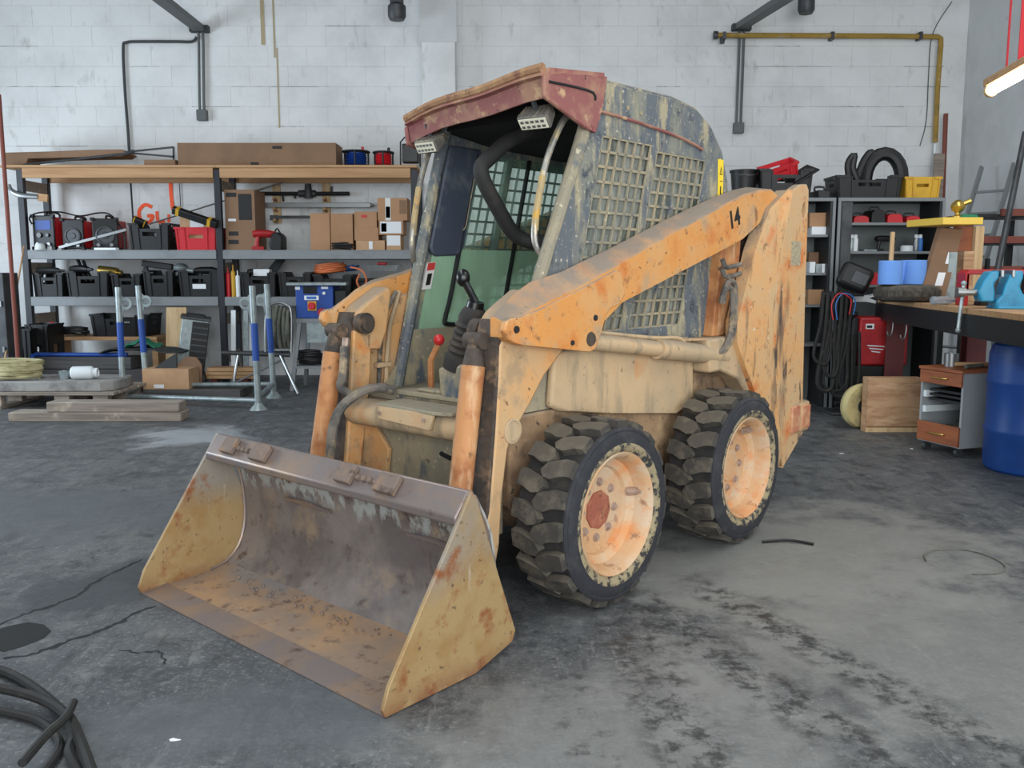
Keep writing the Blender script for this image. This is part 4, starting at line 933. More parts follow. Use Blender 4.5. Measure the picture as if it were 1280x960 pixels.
# ------------------------------------------------------------------ builders for stored things
def carton(x0, x1, yt, zb, Y, dep, label, mt='cardboard', tape='tape', marks=(), rz=0.0, side=False, group=None):
    zt = WZ(yt, Y); zm = (zb+zt)/2; X0, X1 = WX(x0, zm, Y), WX(x1, zm, Y); w = X1-X0; h = zt-zb
    return carton3(X0, Y, zb, w, dep, h, label, mt, tape, marks, rz, group)
def carton3(X0, Y, zb, w, dep, h, label, mt='cardboard', tape='tape', marks=(), rz=0.0, group=None):
    c = Vector((X0+w/2, Y+dep/2, zb)); R = rotz(rz)
    T = lambda x, y, z: c + R @ Vector((x-w/2, y-dep/2, z))
    def bx(m, x0, y0, z0, x1, y1, z1):
        m.add([T(*p) for p in [(x0,y0,z0),(x1,y0,z0),(x1,y1,z0),(x0,y1,z0),(x0,y0,z1),(x1,y0,z1),(x1,y1,z1),(x0,y1,z1)]], [(0,3,2,1),(4,5,6,7),(0,1,5,4),(1,2,6,5),(2,3,7,6),(3,0,4,7)])
    m = MB(); bx(m, 0, 0, 0, w, dep, h-.004)
    g = .003                                # two top flaps meeting in the middle
    bx(m, 0, 0, h-.004, w, dep/2-g, h); bx(m, 0, dep/2+g, h-.004, w, dep, h)
    o = m.build('cardboard_box', mt, None, label, 'box', group, bevel=min(.006, w*.03))
    if tape:
        m = MB(); tw = min(.03, dep*.2); bx(m, -.0015, dep/2-tw, h, w+.0015, dep/2+tw, h+.0015); bx(m, -.002, dep/2-tw, h-.07 if h > .1 else h*.4, -.0005, dep/2+tw, h+.0015)
        m.build('tape', tape, o)
    for u0, u1, v0, v1, mm in marks:
        m = MB(); bx(m, u0*w, -.003, v0*h, u1*w, -.0008, v1*h); m.build('print' if mm in ('ink', 'rack_black', 'cardboard_dark') else 'paper_label' if mm in ('paper', 'decal_white') else 'tape', mm, o)
    return o
def crate(x0, x1, yt, zb, Y, dep, label, mt='black_plastic', rz=0.0, card=None, notch=True, group=None):
    zt = WZ(yt, Y); zm = (zb+zt)/2; X0, X1 = WX(x0, zm, Y), WX(x1, zm, Y)
    return crate3((X0+X1)/2, Y+dep/2, zb, X1-X0, dep, zt-zb, label, mt, rz, card, notch, None, group)
def crate3(cx, cy, zb, w, d, h, label, mt='black_plastic', rz=0.0, card=None, notch=True, R=None, group=None):
    c = Vector((cx, cy, zb)); R = R if R is not None else rotz(rz)
    T = lambda x, y, z: c + R @ Vector((x, y, z))
    t = .012; hw, hd = w/2, d/2; b = .93   # walls taper slightly
    m = MB()
    def wall(f, L):
        n0 = h*.80 if notch else h
        ol = [(-L*b, 0), (L*b, 0), (L, h), (L*.62, h), (L*.5, n0), (-L*.5, n0), (-L*.62, h), (-L, h)]
        hole = [(-L*.34, h*.52), (-L*.34, h*.68), (L*.34, h*.68), (L*.34, h*.52)]
        m.plate(ol, [hole], 0, t, f)
    tap = lambda v: b+(1-b)*v/h
    wall(lambda u, v, q: T(u, -hd*tap(v)+q, v), hw); wall(lambda u, v, q: T(u, hd*tap(v)-q, v), hw)
    wall(lambda u, v, q: T(-hw*tap(v)+q, u, v), hd); wall(lambda u, v, q: T(hw*tap(v)-q, u, v), hd)
    m.add([T(x, y, z) for z in (0, t) for x, y in ((-hw*b, -hd*b), (hw*b, -hd*b), (hw*b, hd*b), (-hw*b, hd*b))], [(0,3,2,1), (4,5,6,7), (0,1,5,4), (1,2,6,5), (2,3,7,6), (3,0,4,7)])
    o = m.build('storage_crate', mt, None, label, 'crate', group, smooth=30)
    for u in (-.92, -.55, .55, .92):
        m = MB(); m.add([T(u*hw*q + e_, -hd*tap(z)-p, z) for z, q in ((h*.03, b), (h*.97, 1)) for e_, p in ((-.007, 0), (.007, 0), (.007, .011), (-.007, .011))], [(0,1,2,3), (4,7,6,5), (0,4,5,1), (1,5,6,2), (2,6,7,3), (3,7,4,0)])
        m.build('rib', mt, o)
    m = MB(); e = .010
    for sx in (-1, 1):
        m.add([T(x, y, z) for z in (h-.022, h+.002) for x, y in ((sx*hw*.62, -hd-e), (sx*(hw+e), -hd-e), (sx*(hw+e), -hd+.006), (sx*hw*.62, -hd+.006))], [(0,3,2,1), (4,5,6,7), (0,1,5,4), (1,2,6,5), (2,3,7,6), (3,0,4,7)])
        m.add([T(x, y, z) for z in (h-.022, h+.002) for x, y in ((sx*(hw-.006), -hd), (sx*(hw+e), -hd), (sx*(hw+e), hd), (sx*(hw-.006), hd))], [(0,3,2,1), (4,5,6,7), (0,1,5,4), (1,2,6,5), (2,3,7,6), (3,0,4,7)])
    m.build('rim', mt, o)
    if card:
        m = MB(); m.add([T(x, -hd*tap(z)-.013, z) for x, z in ((-hw*.32, h*.30), (hw*.32, h*.30), (hw*.32, h*.48), (-hw*.32, h*.48))] + [T(x, -hd*tap(z)-.004, z) for x, z in ((-hw*.32, h*.30), (hw*.32, h*.30), (hw*.32, h*.48), (-hw*.32, h*.48))], [(0,1,2,3), (7,6,5,4), (0,4,5,1), (1,5,6,2), (2,6,7,3), (3,7,4,0)]); m.build('label_card', card, o)
    return o
def cord_coil(c, rx, ry, r, loops, mt, label, name='cable_coil', cat='cable', tilt=0.0, hz=.02, seed=1):
    rg = random.Random(seed); pts = []
    n = loops*9
    for i in range(n):
        t = 2*pi*i/9; k = 1 + rg.uniform(-.16, .12)
        pts.append(Vector(c) + Vector((rx*k*cos(t), ry*k*sin(t), hz*(i/9) + tilt*cos(t)*rx + r + rg.uniform(0, hz*.6))))
    zmin = min(p.z for p in pts)
    pts = [p - Vector((0, 0, zmin-c[2]-r)) for p in pts]
    m = MB(); m.tube(pts, r, 6, 3); return m.build(name, mt, None, label, cat)
def spray_can(x, y, zb, h, mt, label, capm='white_plastic', cat='can'):
    m = MB(); r = h*.17; m.lathe([(0, 0), (r*.95, 0), (r, h*.03), (r, h*.72), (r*.7, h*.80), (0, h*.80)], (x, y, zb), n=14)
    o = m.build('spray_can', mt, None, label, cat)
    m = MB(); m.lathe([(r*.72, h*.78), (r*.72, h*.97), (r*.55, h), (0, h)], (x, y, zb), n=14); m.build('cap', capm, o); return o
def board(p, q, w, h, mt, name, label, cat='board', up=(0, 0, 1)):
    m = MB(); m.bar(p, q, w, h, up); return m.build(name, mt, None, label, cat, bevel=.004)
# ------------------------------------------------------------------ the long storage rack
YR, RD = 10.9, .66
ZT, Z1S, Z2S = WZ(206.5, YR), WZ(312.5, YR), WZ(371, YR)
ZLO = WZ(421, YR)
XP = [WX(23, ZT, YR), WX(270, ZT, YR), WX(517, ZT, YR)]
rk = empty('storage_rack', (XP[1], YR+RD/2, 0), 'long black storage rack with grey shelf beams and timber top along the white wall', 'rack')
for X in XP:
    for Y in (YR, YR+RD-.08):
        m = MB(); m.box(X-.038, Y, 0, X+.038, Y+.07, ZT-.05); m.build('upright', 'rack_black', rk, bevel=.004)
    for z in (ZT-.30, Z1S-.28, Z2S-.34, .25):
        m = MB(); m.box(X+.01, YR+.072, z, X+.03, YR+RD-.082, z+.13); m.build('side_brace', 'timber_grey', rk)
for i in (0, 1):
    xa, xb = XP[i]+.04, XP[i+1]-.04
    m = MB(); m.box(xa, YR-.01, ZT-.15, xb, YR+.035, ZT-.03); m.build('top_beam', 'timber', rk, bevel=.004)
    m = MB(); m.box(xa, YR+RD-.04, ZT-.15, xb, YR+RD, ZT-.03); m.build('top_beam', 'timber', rk, bevel=.004)
    for z in (Z1S, Z2S):
        m = MB(); m.box(xa, YR-.012, z-.112, xb, YR+.04, z-.012); m.build('shelf_beam', 'shelf_grey', rk, bevel=.006)
        m = MB(); m.box(xa, YR+RD-.04, z-.112, xb, YR+RD, z-.012); m.build('shelf_beam', 'shelf_grey', rk, bevel=.006)
        nn = 4
        for k in range(nn):
            m = MB(); q0 = xa+(xb-xa)*k/nn; q1 = xa+(xb-xa)*(k+1)/nn; m.box(q0+.004, YR-.008, z-.012, q1-.004, YR+RD, z); m.build('shelf_board', 'shelf_grey', rk)
    m = MB(); m.box(XP[i]-(.22 if i == 0 else 0)+.002, YR-.03, ZT-.03, XP[i+1]+(.04 if i else 0)-.002, YR+RD+.03, ZT); m.build('top_board', 'timber', rk)
# ---- on the top board
m = MB(); Y = YR+.10
PT = [(2, 190), (60, 188.5), (112, 186.5), (150, 186), (156, 191), (150, 195), (112, 195.5), (32, 197.5), (30, 205), (2, 206)]
poly = [(W(x, y, Y).x, max(W(x, y, Y).z, ZT+.001)) for x, y in PT]
m.plate(poly, [], Y+.05, Y+.36, lambda u, v, t: (u, t, v)); m.build('long_carton', 'cardboard_dark', None, 'long thin brown carton with a narrow end lying far left on the timber top', 'box', bevel=.006)
m = MB(); m.cyl(Vector((WX(30, ZT, Y), Y, ZT+.016)), W(158, 192, Y), .015, n=8); m.cyl(W(158, 192, Y), W(158, 192, Y)+Vector((.09, 0, .03)), .022, n=8); m.build('metal_pole', 'steel_dark', None, 'dark metal pole sloping along the long thin carton', 'pole')
m = MB(); a_, b_, c_2 = W(157, 190, Y+.12), W(217, 184, Y+.12), W(217, 197, Y+.12)
for p, q in ((a_, b_), (b_, c_2), (W(160, 191, Y+.12), W(218, 196, Y+.12))): m.bar(p, q, .016, .022)
m.bar(c_2, Vector((c_2.x, c_2.y, ZT)), .016, .02); m.build('wire_bracket', 'conduit_dark', None, 'thin dark triangular metal bracket beside the big long carton', 'bracket')
carton(180, 219, 199.5, ZT, YR+.06, .25, 'flat small brown carton tucked against the big long carton', 'cardboard_dark', None)
carton(222, 420, 178.5, ZT, YR+.08, .42, 'very long brown cardboard box on the rack top, taped at its end', 'cardboard_dark', 'tape_clear', ((.60, .66, .74, .86, 'ink'), (.46, .51, .04, .16, 'ink')))
def reel(x0, x1, yt, Y, label, drum, flange):
    zt = WZ(yt, Y); X0, X1 = WX(x0, ZT, Y), WX(x1, ZT, Y); R = (X1-X0)/2; cx = (X0+X1)/2; cy = Y+R
    e = empty('cable_reel', (cx, cy, ZT), label, 'cable reel'); h = zt-ZT
    m = MB(); m.lathe([(0, 0), (R*.96, 0), (R, .012), (R*.96, .022), (0, .022)], (cx, cy, ZT), n=20); m.build('flange', flange, e)
    m = MB(); m.lathe([(0, h-.03), (R*.92, h-.03), (R*.96, h-.018), (R*.92, h-.008), (0, h-.008)], (cx, cy, ZT), n=20); m.build('flange', flange, e)
    m = MB()
    for k in range(6): m.lathe([(R*.62, 0), (R*.74, .012), (R*.62, .026)], (cx, cy, ZT+.03+k*(h-.08)/6), n=18)
    m.lathe([(R*.6, .022), (R*.6, h-.03)], (cx, cy, ZT), n=16); m.build('wound_cable', drum, e)
    for t in (.6, 2.7, 4.8):
        m = MB(); m.cyl((cx+R*.9*cos(t), cy+R*.9*sin(t), ZT+.018), (cx+R*.9*cos(t), cy+R*.9*sin(t), ZT+h-.02), .011, n=8); m.build('spacer_rod', flange, e)
    m = MB(); m.cyl((cx+R*.5, cy-R*.3, ZT+h-.01), (cx+R*.5, cy-R*.3, ZT+h+.035), .018, n=8); m.build('crank_knob', 'red_plastic' if drum != 'red_plastic' else 'black_plastic', e)
reel(423, 461, 185.5, YR+.10, 'cable reel with dark cable and blue-black rims on rack top', 'blue_paint', 'black_plastic')
reel(463, 492, 187, YR+.12, 'cable reel with red drum standing next to the floodlight', 'red_plastic', 'black_plastic')
p = W(513, 188, YR+.2); e = empty('floodlight', (p.x, p.y, ZT), 'black floodlight with carrying handle at the rack top right end', 'lamp')
m = MB(); m.box(p.x-.10, p.y-.03, ZT+.05, p.x+.10, p.y+.09, ZT+.28); m.build('housing', 'black_plastic', e, bevel=.012)
m = MB(); m.box(p.x-.085, p.y-.036, ZT+.07, p.x+.085, p.y-.031, ZT+.25); m.build('lens', 'black_gloss', e)
m = MB(); m.tube([(p.x-.12, p.y+.1, ZT+.01), (p.x-.12, p.y-.03, ZT+.01), (p.x-.12, p.y, ZT+.30), (p.x-.07, p.y+.02, ZT+.36), (p.x+.07, p.y+.02, ZT+.36), (p.x+.12, p.y, ZT+.30), (p.x+.12, p.y-.03, ZT+.01), (p.x+.12, p.y+.1, ZT+.01)], .010, 6); m.build('frame', 'black_plastic', e)
# ---- upper shelf
def welder(x0, x1, yt, Y, label, rz, fan=True):
    zt = WZ(yt, Y); w = WX(x1, Z1S, Y)-WX(x0, Z1S, Y); cx = (WX(x1, Z1S, Y)+WX(x0, Z1S, Y))/2; h = zt-Z1S; d = .44
    e = empty('inverter_welder', (cx, Y+d/2, Z1S), label, 'welder'); R = rotz(rz); T = lambda x, y, z: Vector((cx, Y+d/2, Z1S)) + R @ Vector((x, y, z))
    m = MB(); m.obox(T(0, 0, h*.5), (w*.80, d, h*.86), R); m.build('casing', 'red_paint', e, bevel=.012)
    m = MB(); m.obox(T(0, -d/2-.01, h*.5), (w*.86, .03, h*.94), R); m.build('front_panel', 'black_plastic', e, bevel=.012)
    for x in (-1, 1):
        for z in (.05, .95):
            m = MB(); m.obox(T(x*w*.40, -d/2-.02, h*z), (w*.14, .05, h*.1), R); m.build('corner_guard', 'black_plastic', e, bevel=.008)
    if fan:
        m = MB(); m.lathe([(w*.30, 0), (w*.32, .012), (w*.27, .016), (w*.26, .004), (w*.13, .004), (w*.11, .014), (0, .014)], T(0, -d/2-.026, h*.45), R @ Vector((0, -1, 0)), 20); m.build('fan_ring', 'steel_dark', e)
    else:
        m = MB(); m.obox(T(0, -d/2-.027, h*.70), (w*.6, .006, h*.26), R); m.build('display_panel', 'blue_paint', e)
        m = MB(); m.cyl(T(-w*.15, -d/2-.02, h*.42), T(-w*.15, -d/2-.05, h*.42), .03, n=14); m.build('control_knob', 'black_gloss', e); m = MB(); m.cyl(T(w*.18, -d/2-.02, h*.42), T(w*.18, -d/2-.05, h*.42), .02, n=14); m.build('control_knob', 'black_gloss', e)
    for x in (-.22, .22):
        m = MB(); m.cyl(T(x*w, -d/2-.02, h*.16), T(x*w, -d/2-.055, h*.16), .022, n=12); m.build('socket', 'steel', e)
    m = MB(); m.tube([T(0, -d*.34, h*.92), T(0, -d*.32, h*1.06), T(0, d*.2, h*1.06), T(0, d*.24, h*.92)], .014, 8, 3); m.build('carry_handle', 'black_plastic', e)
welder(43, 76, 268, YR+.10, 'red welder with small blue control panel at the rack left end', -.10, False)
welder(78, 109, 273, YR+.12, 'red welder with round fan, between the two other welders', .0)
welder(112, 147, 272, YR+.08, 'red welder with round fan, nearest the black crate', .16)
m = MB(); m.tube([W(40, 280, YR+.06), W(37, 272, YR+.08), W(48, 266, YR+.1), W(75, 265, YR+.2), W(100, 270, YR+.2), W(125, 266, YR+.2), W(140, 270, YR+.2), W(155, 292, YR+.05), Vector((WX(156, Z1S, YR+.04), YR+.04, Z1S+.012))], .010, 6, 4); m.build('welding_cable', 'black_plastic', None, 'black welding cable looping over the red welders', 'cable')
m = MB(); m.bar(Vector((WX(74, Z1S, YR+.03), YR+.03, Z1S+.03)), W(158, 287, YR+.05), .02, .03); m.build('steel_bar', 'steel', None, 'grey steel bar leaning across the fronts of the welders', 'bar')
for px, r, lab in ((52, .075, 'larger white plastic pot in front of the blue-panel welder'), (60, .055, 'smaller white plastic pot in front of the blue-panel welder')):
    x = WX(px, Z1S, YR+.03); m = MB(); m.lathe([(0, 0), (r*.8, 0), (r*.85, .01), (r*.7, r*.9), (r*.45, r*1.1), (0, r*1.1)], (x, YR+.0 + (px-52)*.012, Z1S), n=14); m.build('white_pot', 'white_plastic', None, lab, 'pot', bevel=.002)
m = MB(); x0, x1 = WX(117, Z1S, YR+.03), WX(148, Z1S, YR+.03); m.plate([(x0, .0), (x0+.03, -.02), (x1-.02, -.02), (x1, .03), (x1-.06, .08), (x0, .08)], [], Z1S, Z1S+.028, lambda u, v, t: (u, YR+.025+v, t)); m.build('plastic_tray', 'white_plastic', None, 'flat pale plastic tray at the shelf edge below the right welder', 'tray', bevel=.004)
crate(161, 212, 279, Z1S, YR+.05, .38, 'black folding crate holding a black tool, left of the red crate')
crate(218.5, 271, 284, Z1S, YR+.05, .38, 'bright red open crate with a carton inside on the upper shelf', 'red_plastic', notch=False)
xr0, xr1 = WX(225, Z1S+.2, YR+.1), WX(262, Z1S+.2, YR+.1)
carton3(xr0, YR+.11, Z1S+.016, xr1-xr0, .24, WZ(271, YR+.1)-Z1S-.016, 'small carton standing inside the red crate', 'cardboard_light', None, ((.35, .8, .66, .92, 'paper'),))
def striped_tool(p, q, w, h, lab):
    m = MB(); m.bar(p, q, w, h, up=(0, -.5, 1)); o = m.build('tool_case', 'black_plastic', None, lab, 'tool', bevel=.01)
    for t in (.12, .82):
        m = MB(); d = (q-p); m.bar(p+d*(t-.035), p+d*(t+.035), w*1.06, h*1.06, up=(0, -.5, 1)); m.build('yellow_band', 'yellow_plastic', o)
striped_tool(W(216, 262, YR-.03), W(272, 281, YR-.03), .07, .09, 'black tool case with yellow bands lying aslant over the red crate')
striped_tool(W(166, 273, YR+.18), W(184, 281, YR+.22), .06, .07, 'short black tool with yellow bands poking out of the black crate')
m = MB(); m.cyl(W(163, 224, WY-.08), W(167, 284, YR+.3), .012, n=8); m.build('thin_rod', 'conduit_dark', None, 'thin dark rod standing upright out of the black crate', 'rod')
m = MB(); m.cyl(W(187, 280, YR+.50), W(354, 228, YR+.56), .010, n=8); m.build('thin_rod', 'steel', None, 'long thin grey rod slanting up along the wall behind the tall carton', 'rod')
m = MB(); m.cyl(W(224, 226, WY-.02), W(226, 262, WY-.02), .006, n=6); m.build('wall_cable', 'conduit_dark', None, 'thin dark cable on the wall beside the orange spray letters', 'cable')
carton(281.5, 319, 237, Z1S, YR+.06, .46, 'tall printed brown carton at the middle rack post', 'cardboard_dark', 'tape', ((.06, .40, .88, .95, 'ink'), (.10, .36, .48, .52, 'paper'), (.08, .42, .10, .17, 'ink'), (.10, .42, .24, .31, 'ink'), (.46, .90, .50, .93, 'ink')))
def power_tool(c, sc_, bodym, accent, label, rz=0, name='power_drill'):
    R = rotz(rz); c = Vector(c); T = lambda x, y, z: c + R @ Vector((x*sc_, y*sc_, z*sc_))
    e = empty(name, c, label, 'tool')
    m = MB(); m.tube([T(-.12, 0, .17), T(-.06, 0, .175), T(.06, 0, .175), T(.12, 0, .17)], [.035*sc_, .042*sc_, .042*sc_, .03*sc_], 10, 0); m.build('motor_body', bodym, e)
    m = MB(); m.tube([T(-.06, 0, .16), T(-.075, 0, .09), T(-.08, 0, .04)], [.026*sc_, .024*sc_, .028*sc_], 8, 0); m.build('handle', accent, e)
    m = MB(); m.obox(T(-.07, 0, .02), (.12*sc_, .075*sc_, .04*sc_), R); m.build('battery', accent, e, bevel=.006)
    m = MB(); m.cyl(T(.12, 0, .17), T(.18, 0, .17), .022*sc_, .014*sc_, 10); m.build('chuck', 'steel_dark', e)
p = W(330, 300, YR+.12); power_tool((p.x, p.y, Z1S), 1.15, 'red_paint', 'red_paint', 'red drill standing right beside the tall printed carton', .5)
x0, x1 = WX(338, Z1S, YR+.1), WX(353, Z1S, YR+.1)
m = MB(); m.plate([(x0, 0), (x1, 0), (x1, .17), (x0+.09, .225), (x0+.02, .21), (x0-.02, .08)], [], YR+.10, YR+.34, lambda u, v, t: (u, t, Z1S+v)); tb = m.build('tool_bag', 'black_plastic', None, 'dark tool bag standing on the upper shelf right of the red drill', 'bag', bevel=.02)
m = MB(); m.tube([(x0+.02, YR+.22, Z1S+.2), (x0+.06, YR+.22, Z1S+.27), (x1-.03, YR+.22, Z1S+.17)], .01, 6, 4); m.build('carry_strap', 'black_plastic', tb)
carton(388, 412.5, 266.5, Z1S, YR+.08, .34, 'upright plain carton left of its twin on the upper shelf')
carton(413.5, 441, 267, Z1S, YR+.08, .34, 'upright plain carton right of its twin, behind the coiled cable', 'cardboard', 'tape_clear')
zc = WZ(300.5, YR+.1); carton(445, 481, 300.5, Z1S, YR+.06, .34, 'low carton at the bottom of the three-carton pile', 'cardboard_light', None, ((.45, .58, .1, .9, 'paper'),))
carton(443, 473, 284.5, zc, YR+.08, .32, 'middle carton of the three-carton pile', 'cardboard', None)
carton(442.5, 471, 264.5, WZ(284.5, YR+.08), YR+.10, .30, 'top carton of the pile with a small red emblem', 'cardboard', 'tape', ((.32, .58, .62, .80, 'red_ink'),))
zc = WZ(293.5, YR+.06); carton(483, 501, 293.5, Z1S, YR+.05, .3, 'small carton under the white-labelled one at shelf end', 'cardboard_light', None, ((.04, .96, .3, .95, 'paper'),))
carton(473.5, 504, 275.5, zc, YR+.04, .34, 'carton with a big white label under the blue-taped box', 'cardboard', None, ((.06, .92, .1, .92, 'paper'), (.10, .32, .2, .8, 'tape_blue')))
carton(472, 509, 247.5, WZ(275.5, YR+.04), YR+.05, .36, 'carton with a blue and white tape strip topping the labelled pile', 'cardboard', 'tape_clear', ((.26, .44, .0, 1, 'tape_clear'), (.28, .42, .12, .62, 'tape_blue'), (.74, .98, .3, .9, 'cardboard_dark')))
cord_coil((WX(427, Z1S, YR-.0), YR+.035, Z1S), .12, .028, .008, 4, 'black_plastic', 'black cable coiled in front of the twin cartons', seed=4)
# wall brackets with long tools
for px, y0, y1, lab in ((346, 230, 279, 'wooden peg board bracket holding long bars, nearer the tall carton'), (408, 228, 268, 'wooden peg board bracket holding long bars, nearer the carton pile')):
    a_, b_ = W(px-5, y0, WY-.03), W(px+5, y1, WY-.03); x = (a_.x+b_.x)/2
    m = MB(); m.box(x-.05, WY-.035, b_.z, x+.05, WY-.004, a_.z); o = m.build('peg_board', 'timber_pale', None, lab, 'bracket', bevel=.004)
    for yy in (247, 260, 274) if px < 400 else (247, 260):
        q = W(px, yy, WY-.1); m = MB(); m.bar((x, WY-.03, q.z-.035), (x, WY-.19, q.z-.015), .03, .03); m.build('peg', 'timber', o)
Yb = WY-.11
m = MB(); m.cyl(W(321, 242, Yb), W(437, 242, Yb), .026, n=10); o = m.build('telescopic_bar', 'black_plastic', None, 'black telescopic tool with a round head on wall pegs', 'tool')
p = W(386, 242, Yb); m = MB(); m.cyl(p+Vector((0, -.03, -.06)), p+Vector((0, -.03, .12)), .055, .04, 14); m.cyl(p+Vector((-.13, 0, 0)), p+Vector((.09, 0, 0)), .045, n=12); m.build('head', 'steel_dark', o)
for px, dz in ((353, -.10), (368, -.06), (414, .09)):
    q = W(px, 242, Yb); m = MB(); m.cyl(q, q+Vector((.01, 0, dz)), .014, n=8); m.build('grip', 'black_plastic', o)
m = MB(); q0, q1 = W(320, 256, Yb), W(463, 256, Yb); m.box(q0.x, Yb-.015, q0.z-.035, q1.x, Yb+.015, q0.z+.025); m.cyl((q1.x, Yb, q0.z-.005), (q1.x+.05, Yb, q0.z-.005), .03, .012, 8); m.build('steel_rail', 'steel', None, 'grey steel rail resting on the middle wall pegs', 'rail', bevel=.004)
m = MB(); q0, q1 = W(338, 271, Yb), W(392, 271, Yb); m.box(q0.x, Yb-.012, q0.z-.02, q1.x, Yb+.012, q0.z+.015); m.box(q0.x, Yb-.03, q0.z-.045, q0.x+.10, Yb+.02, q0.z+.02); m.build('caulk_bar', 'steel_dark', None, 'short dark bar on the lowest wall peg', 'bar', bevel=.004)
# ---- lower shelf: black crates with tools
L2 = [(41, 79, 341, 'leftmost black crate on the lower shelf, filled with dark tools', None), (83, 136, 339, 'wide black crate on the lower shelf under the right welder', None), (139, 176, 342, 'narrow black crate on the lower shelf under the black crate', None),
      (179, 217, 338, 'black crate on the lower shelf with a long black tool on top', None), (223, 275, 338, 'black crate with a white card on the lower shelf, left of the middle post', 'paper'),
      (301, 345, 340, 'black crate with pale card right of the sealant tubes', None), (348, 389, 340, 'black crate behind the tubular frame, next to the orange cable', None), (392, 440, 343, 'black crate below the coiled orange cable', None)]
for x0, x1, yt, lab, card in L2: crate(x0, x1, yt, Z2S, YR+.06, .40, lab, card=card)
for px, yy, rz, sc_, bm_, lab in ((60, 344, .3, 1.1, 'steel_dark', 'grey drill on top of the leftmost lower crate'), (100, 341, -.4, 1.2, 'black_plastic', 'black drill on top of the wide lower crate'), (258, 341, .2, 1.1, 'black_plastic', 'black drill on the crate with the white card'), (322, 343, .5, 1.0, 'black_plastic', 'black drill in the crate right of the sealant tubes')):
    p = W(px, yy, YR+.24); power_tool((p.x, p.y, Z2S+.13), sc_, bm_, 'black_plastic', lab, rz)
m = MB(); m.cyl(W(97, 324, YR+.3), W(108, 352, YR+.25), .022, n=8); m.cyl(W(104, 326, YR+.3), W(114, 352, YR+.25), .022, n=8); m.build('hose_piece', 'black_plastic', None, 'pair of black hose pieces leaning up from the wide lower crate', 'hose')
m = MB(); m.cyl(W(124, 338, YR+.2), W(147, 341, YR+.2), .062, n=16); m.cyl(W(147, 341, YR+.2), W(152, 341.5, YR+.2), .035, n=12); m.cyl(W(128, 345, YR+.2), W(128, 354, YR+.2), .03, n=10); m.build('brass_cylinder', 'brass', None, 'brass coloured cylinder lying on top of the lower shelf crates', 'cylinder')
m = MB(); m.bar(W(178, 329, YR+.2), W(216, 334, YR+.2), .07, .075, up=(0, 0, 1)); m.bar(W(182, 334, YR+.2), W(184, 345, YR+.2), .04, .06); m.build('nail_gun', 'black_plastic', None, 'long black tool lying across the lower shelf crate', 'tool', bevel=.01)
m = MB(); p = W(226, 335, YR+.2); m.sphere((p.x, p.y, p.z), .075, 12, (1.3, 1, .8)); m.cyl((p.x-.08, p.y, p.z), (p.x+.16, p.y, p.z-.04), .03, n=10); m.cyl((p.x, p.y, p.z), (p.x, p.y, p.z-.12), .03, n=8); m.build('angle_grinder', 'galvanised', None, 'pale grey angle grinder on the lower shelf left of the middle post', 'tool')
for px, y0, mt, lab in ((286, 334, 'red_plastic', 'thick red sealant tube next to the middle post'), (292.5, 331, 'yellow_plastic', 'yellow sealant tube between red and white tubes'), (298, 338, 'white_plastic', 'thin white sealant tube next to the black crate')):
    x = WX(px, Z2S, YR+.06); h = WZ(y0, YR+.06)-Z2S; m = MB(); m.lathe([(0, 0), (.026, 0), (.026, h*.78), (.02, h*.80), (.008, h*.82), (.006, h), (0, h)], (x, YR+.06, Z2S), n=12); m.build('sealant_tube', mt, None, lab, 'tube')
carton3(WX(316, Z2S+.3, YR+.1), YR+.12, WZ(345, YR+.1), .20, .12, .085, 'small white box on the crate right of the sealant tubes', 'paper', None)
m = MB(); m.bar(W(338, 341, YR+.3), W(353, 322, YR+.4), .10, .02, up=(0, -1, .3)); m.build('dark_board', 'steel_dark', None, 'dark board leaning up behind the crates near the tubular frame', 'board')
cord_coil((WX(412, Z2S+.3, YR+.2), YR+.22, WZ(343, YR+.2)), .19, .12, .011, 7, 'orange_cord', 'orange extension cable coiled on top of the black crate', seed=9, tilt=.10, hz=.016)
m = MB(); m.tube([W(438, 334, YR+.04), W(452, 338, YR-.02), W(458, 350, YR-.02), W(452, 362, YR-.02), W(446, 352, YR-.02), W(450, 342, YR-.01)], .012, 6, 5); m.build('orange_cable_end', 'orange_cord', None, 'loose orange cable end hanging in front of the shelf', 'cable')
cord_coil((WX(430, Z2S+.3, YR+.4), YR+.46, WZ(341, YR+.4)), .16, .08, .013, 3, 'blue_cord', 'blue cable coiled behind the orange cable', seed=11, hz=.02, tilt=.12)
for i, (px, lab) in enumerate(((462, 'left heap of black cable at the end of the lower shelf'), (497, 'right heap of black cable at the end of the lower shelf'))):
    cord_coil((WX(px, Z2S, YR+.25), YR+.26, Z2S), .19, .18, .020, 9, 'hose_dark', lab, seed=20+i, hz=.022)
x = WX(478, Z2S, YR+.28); m = MB(); zz = WZ(339, YR+.28); m.plate([(x-.2, zz), (x+.2, zz), (x+.23, zz+.075), (x-.23, zz+.075)], [], YR+.12, YR+.42, lambda u, v, t: (u, t, v)); o = m.build('clear_tray', 'pane_clear', None, 'clear plastic tray with red piece on the black cables', 'tray')
m = MB(); m.box(x-.05, YR+.2, zz+.078, x+.07, YR+.3, zz+.11); m.build('lid_piece', 'red_plastic', o, bevel=.01)
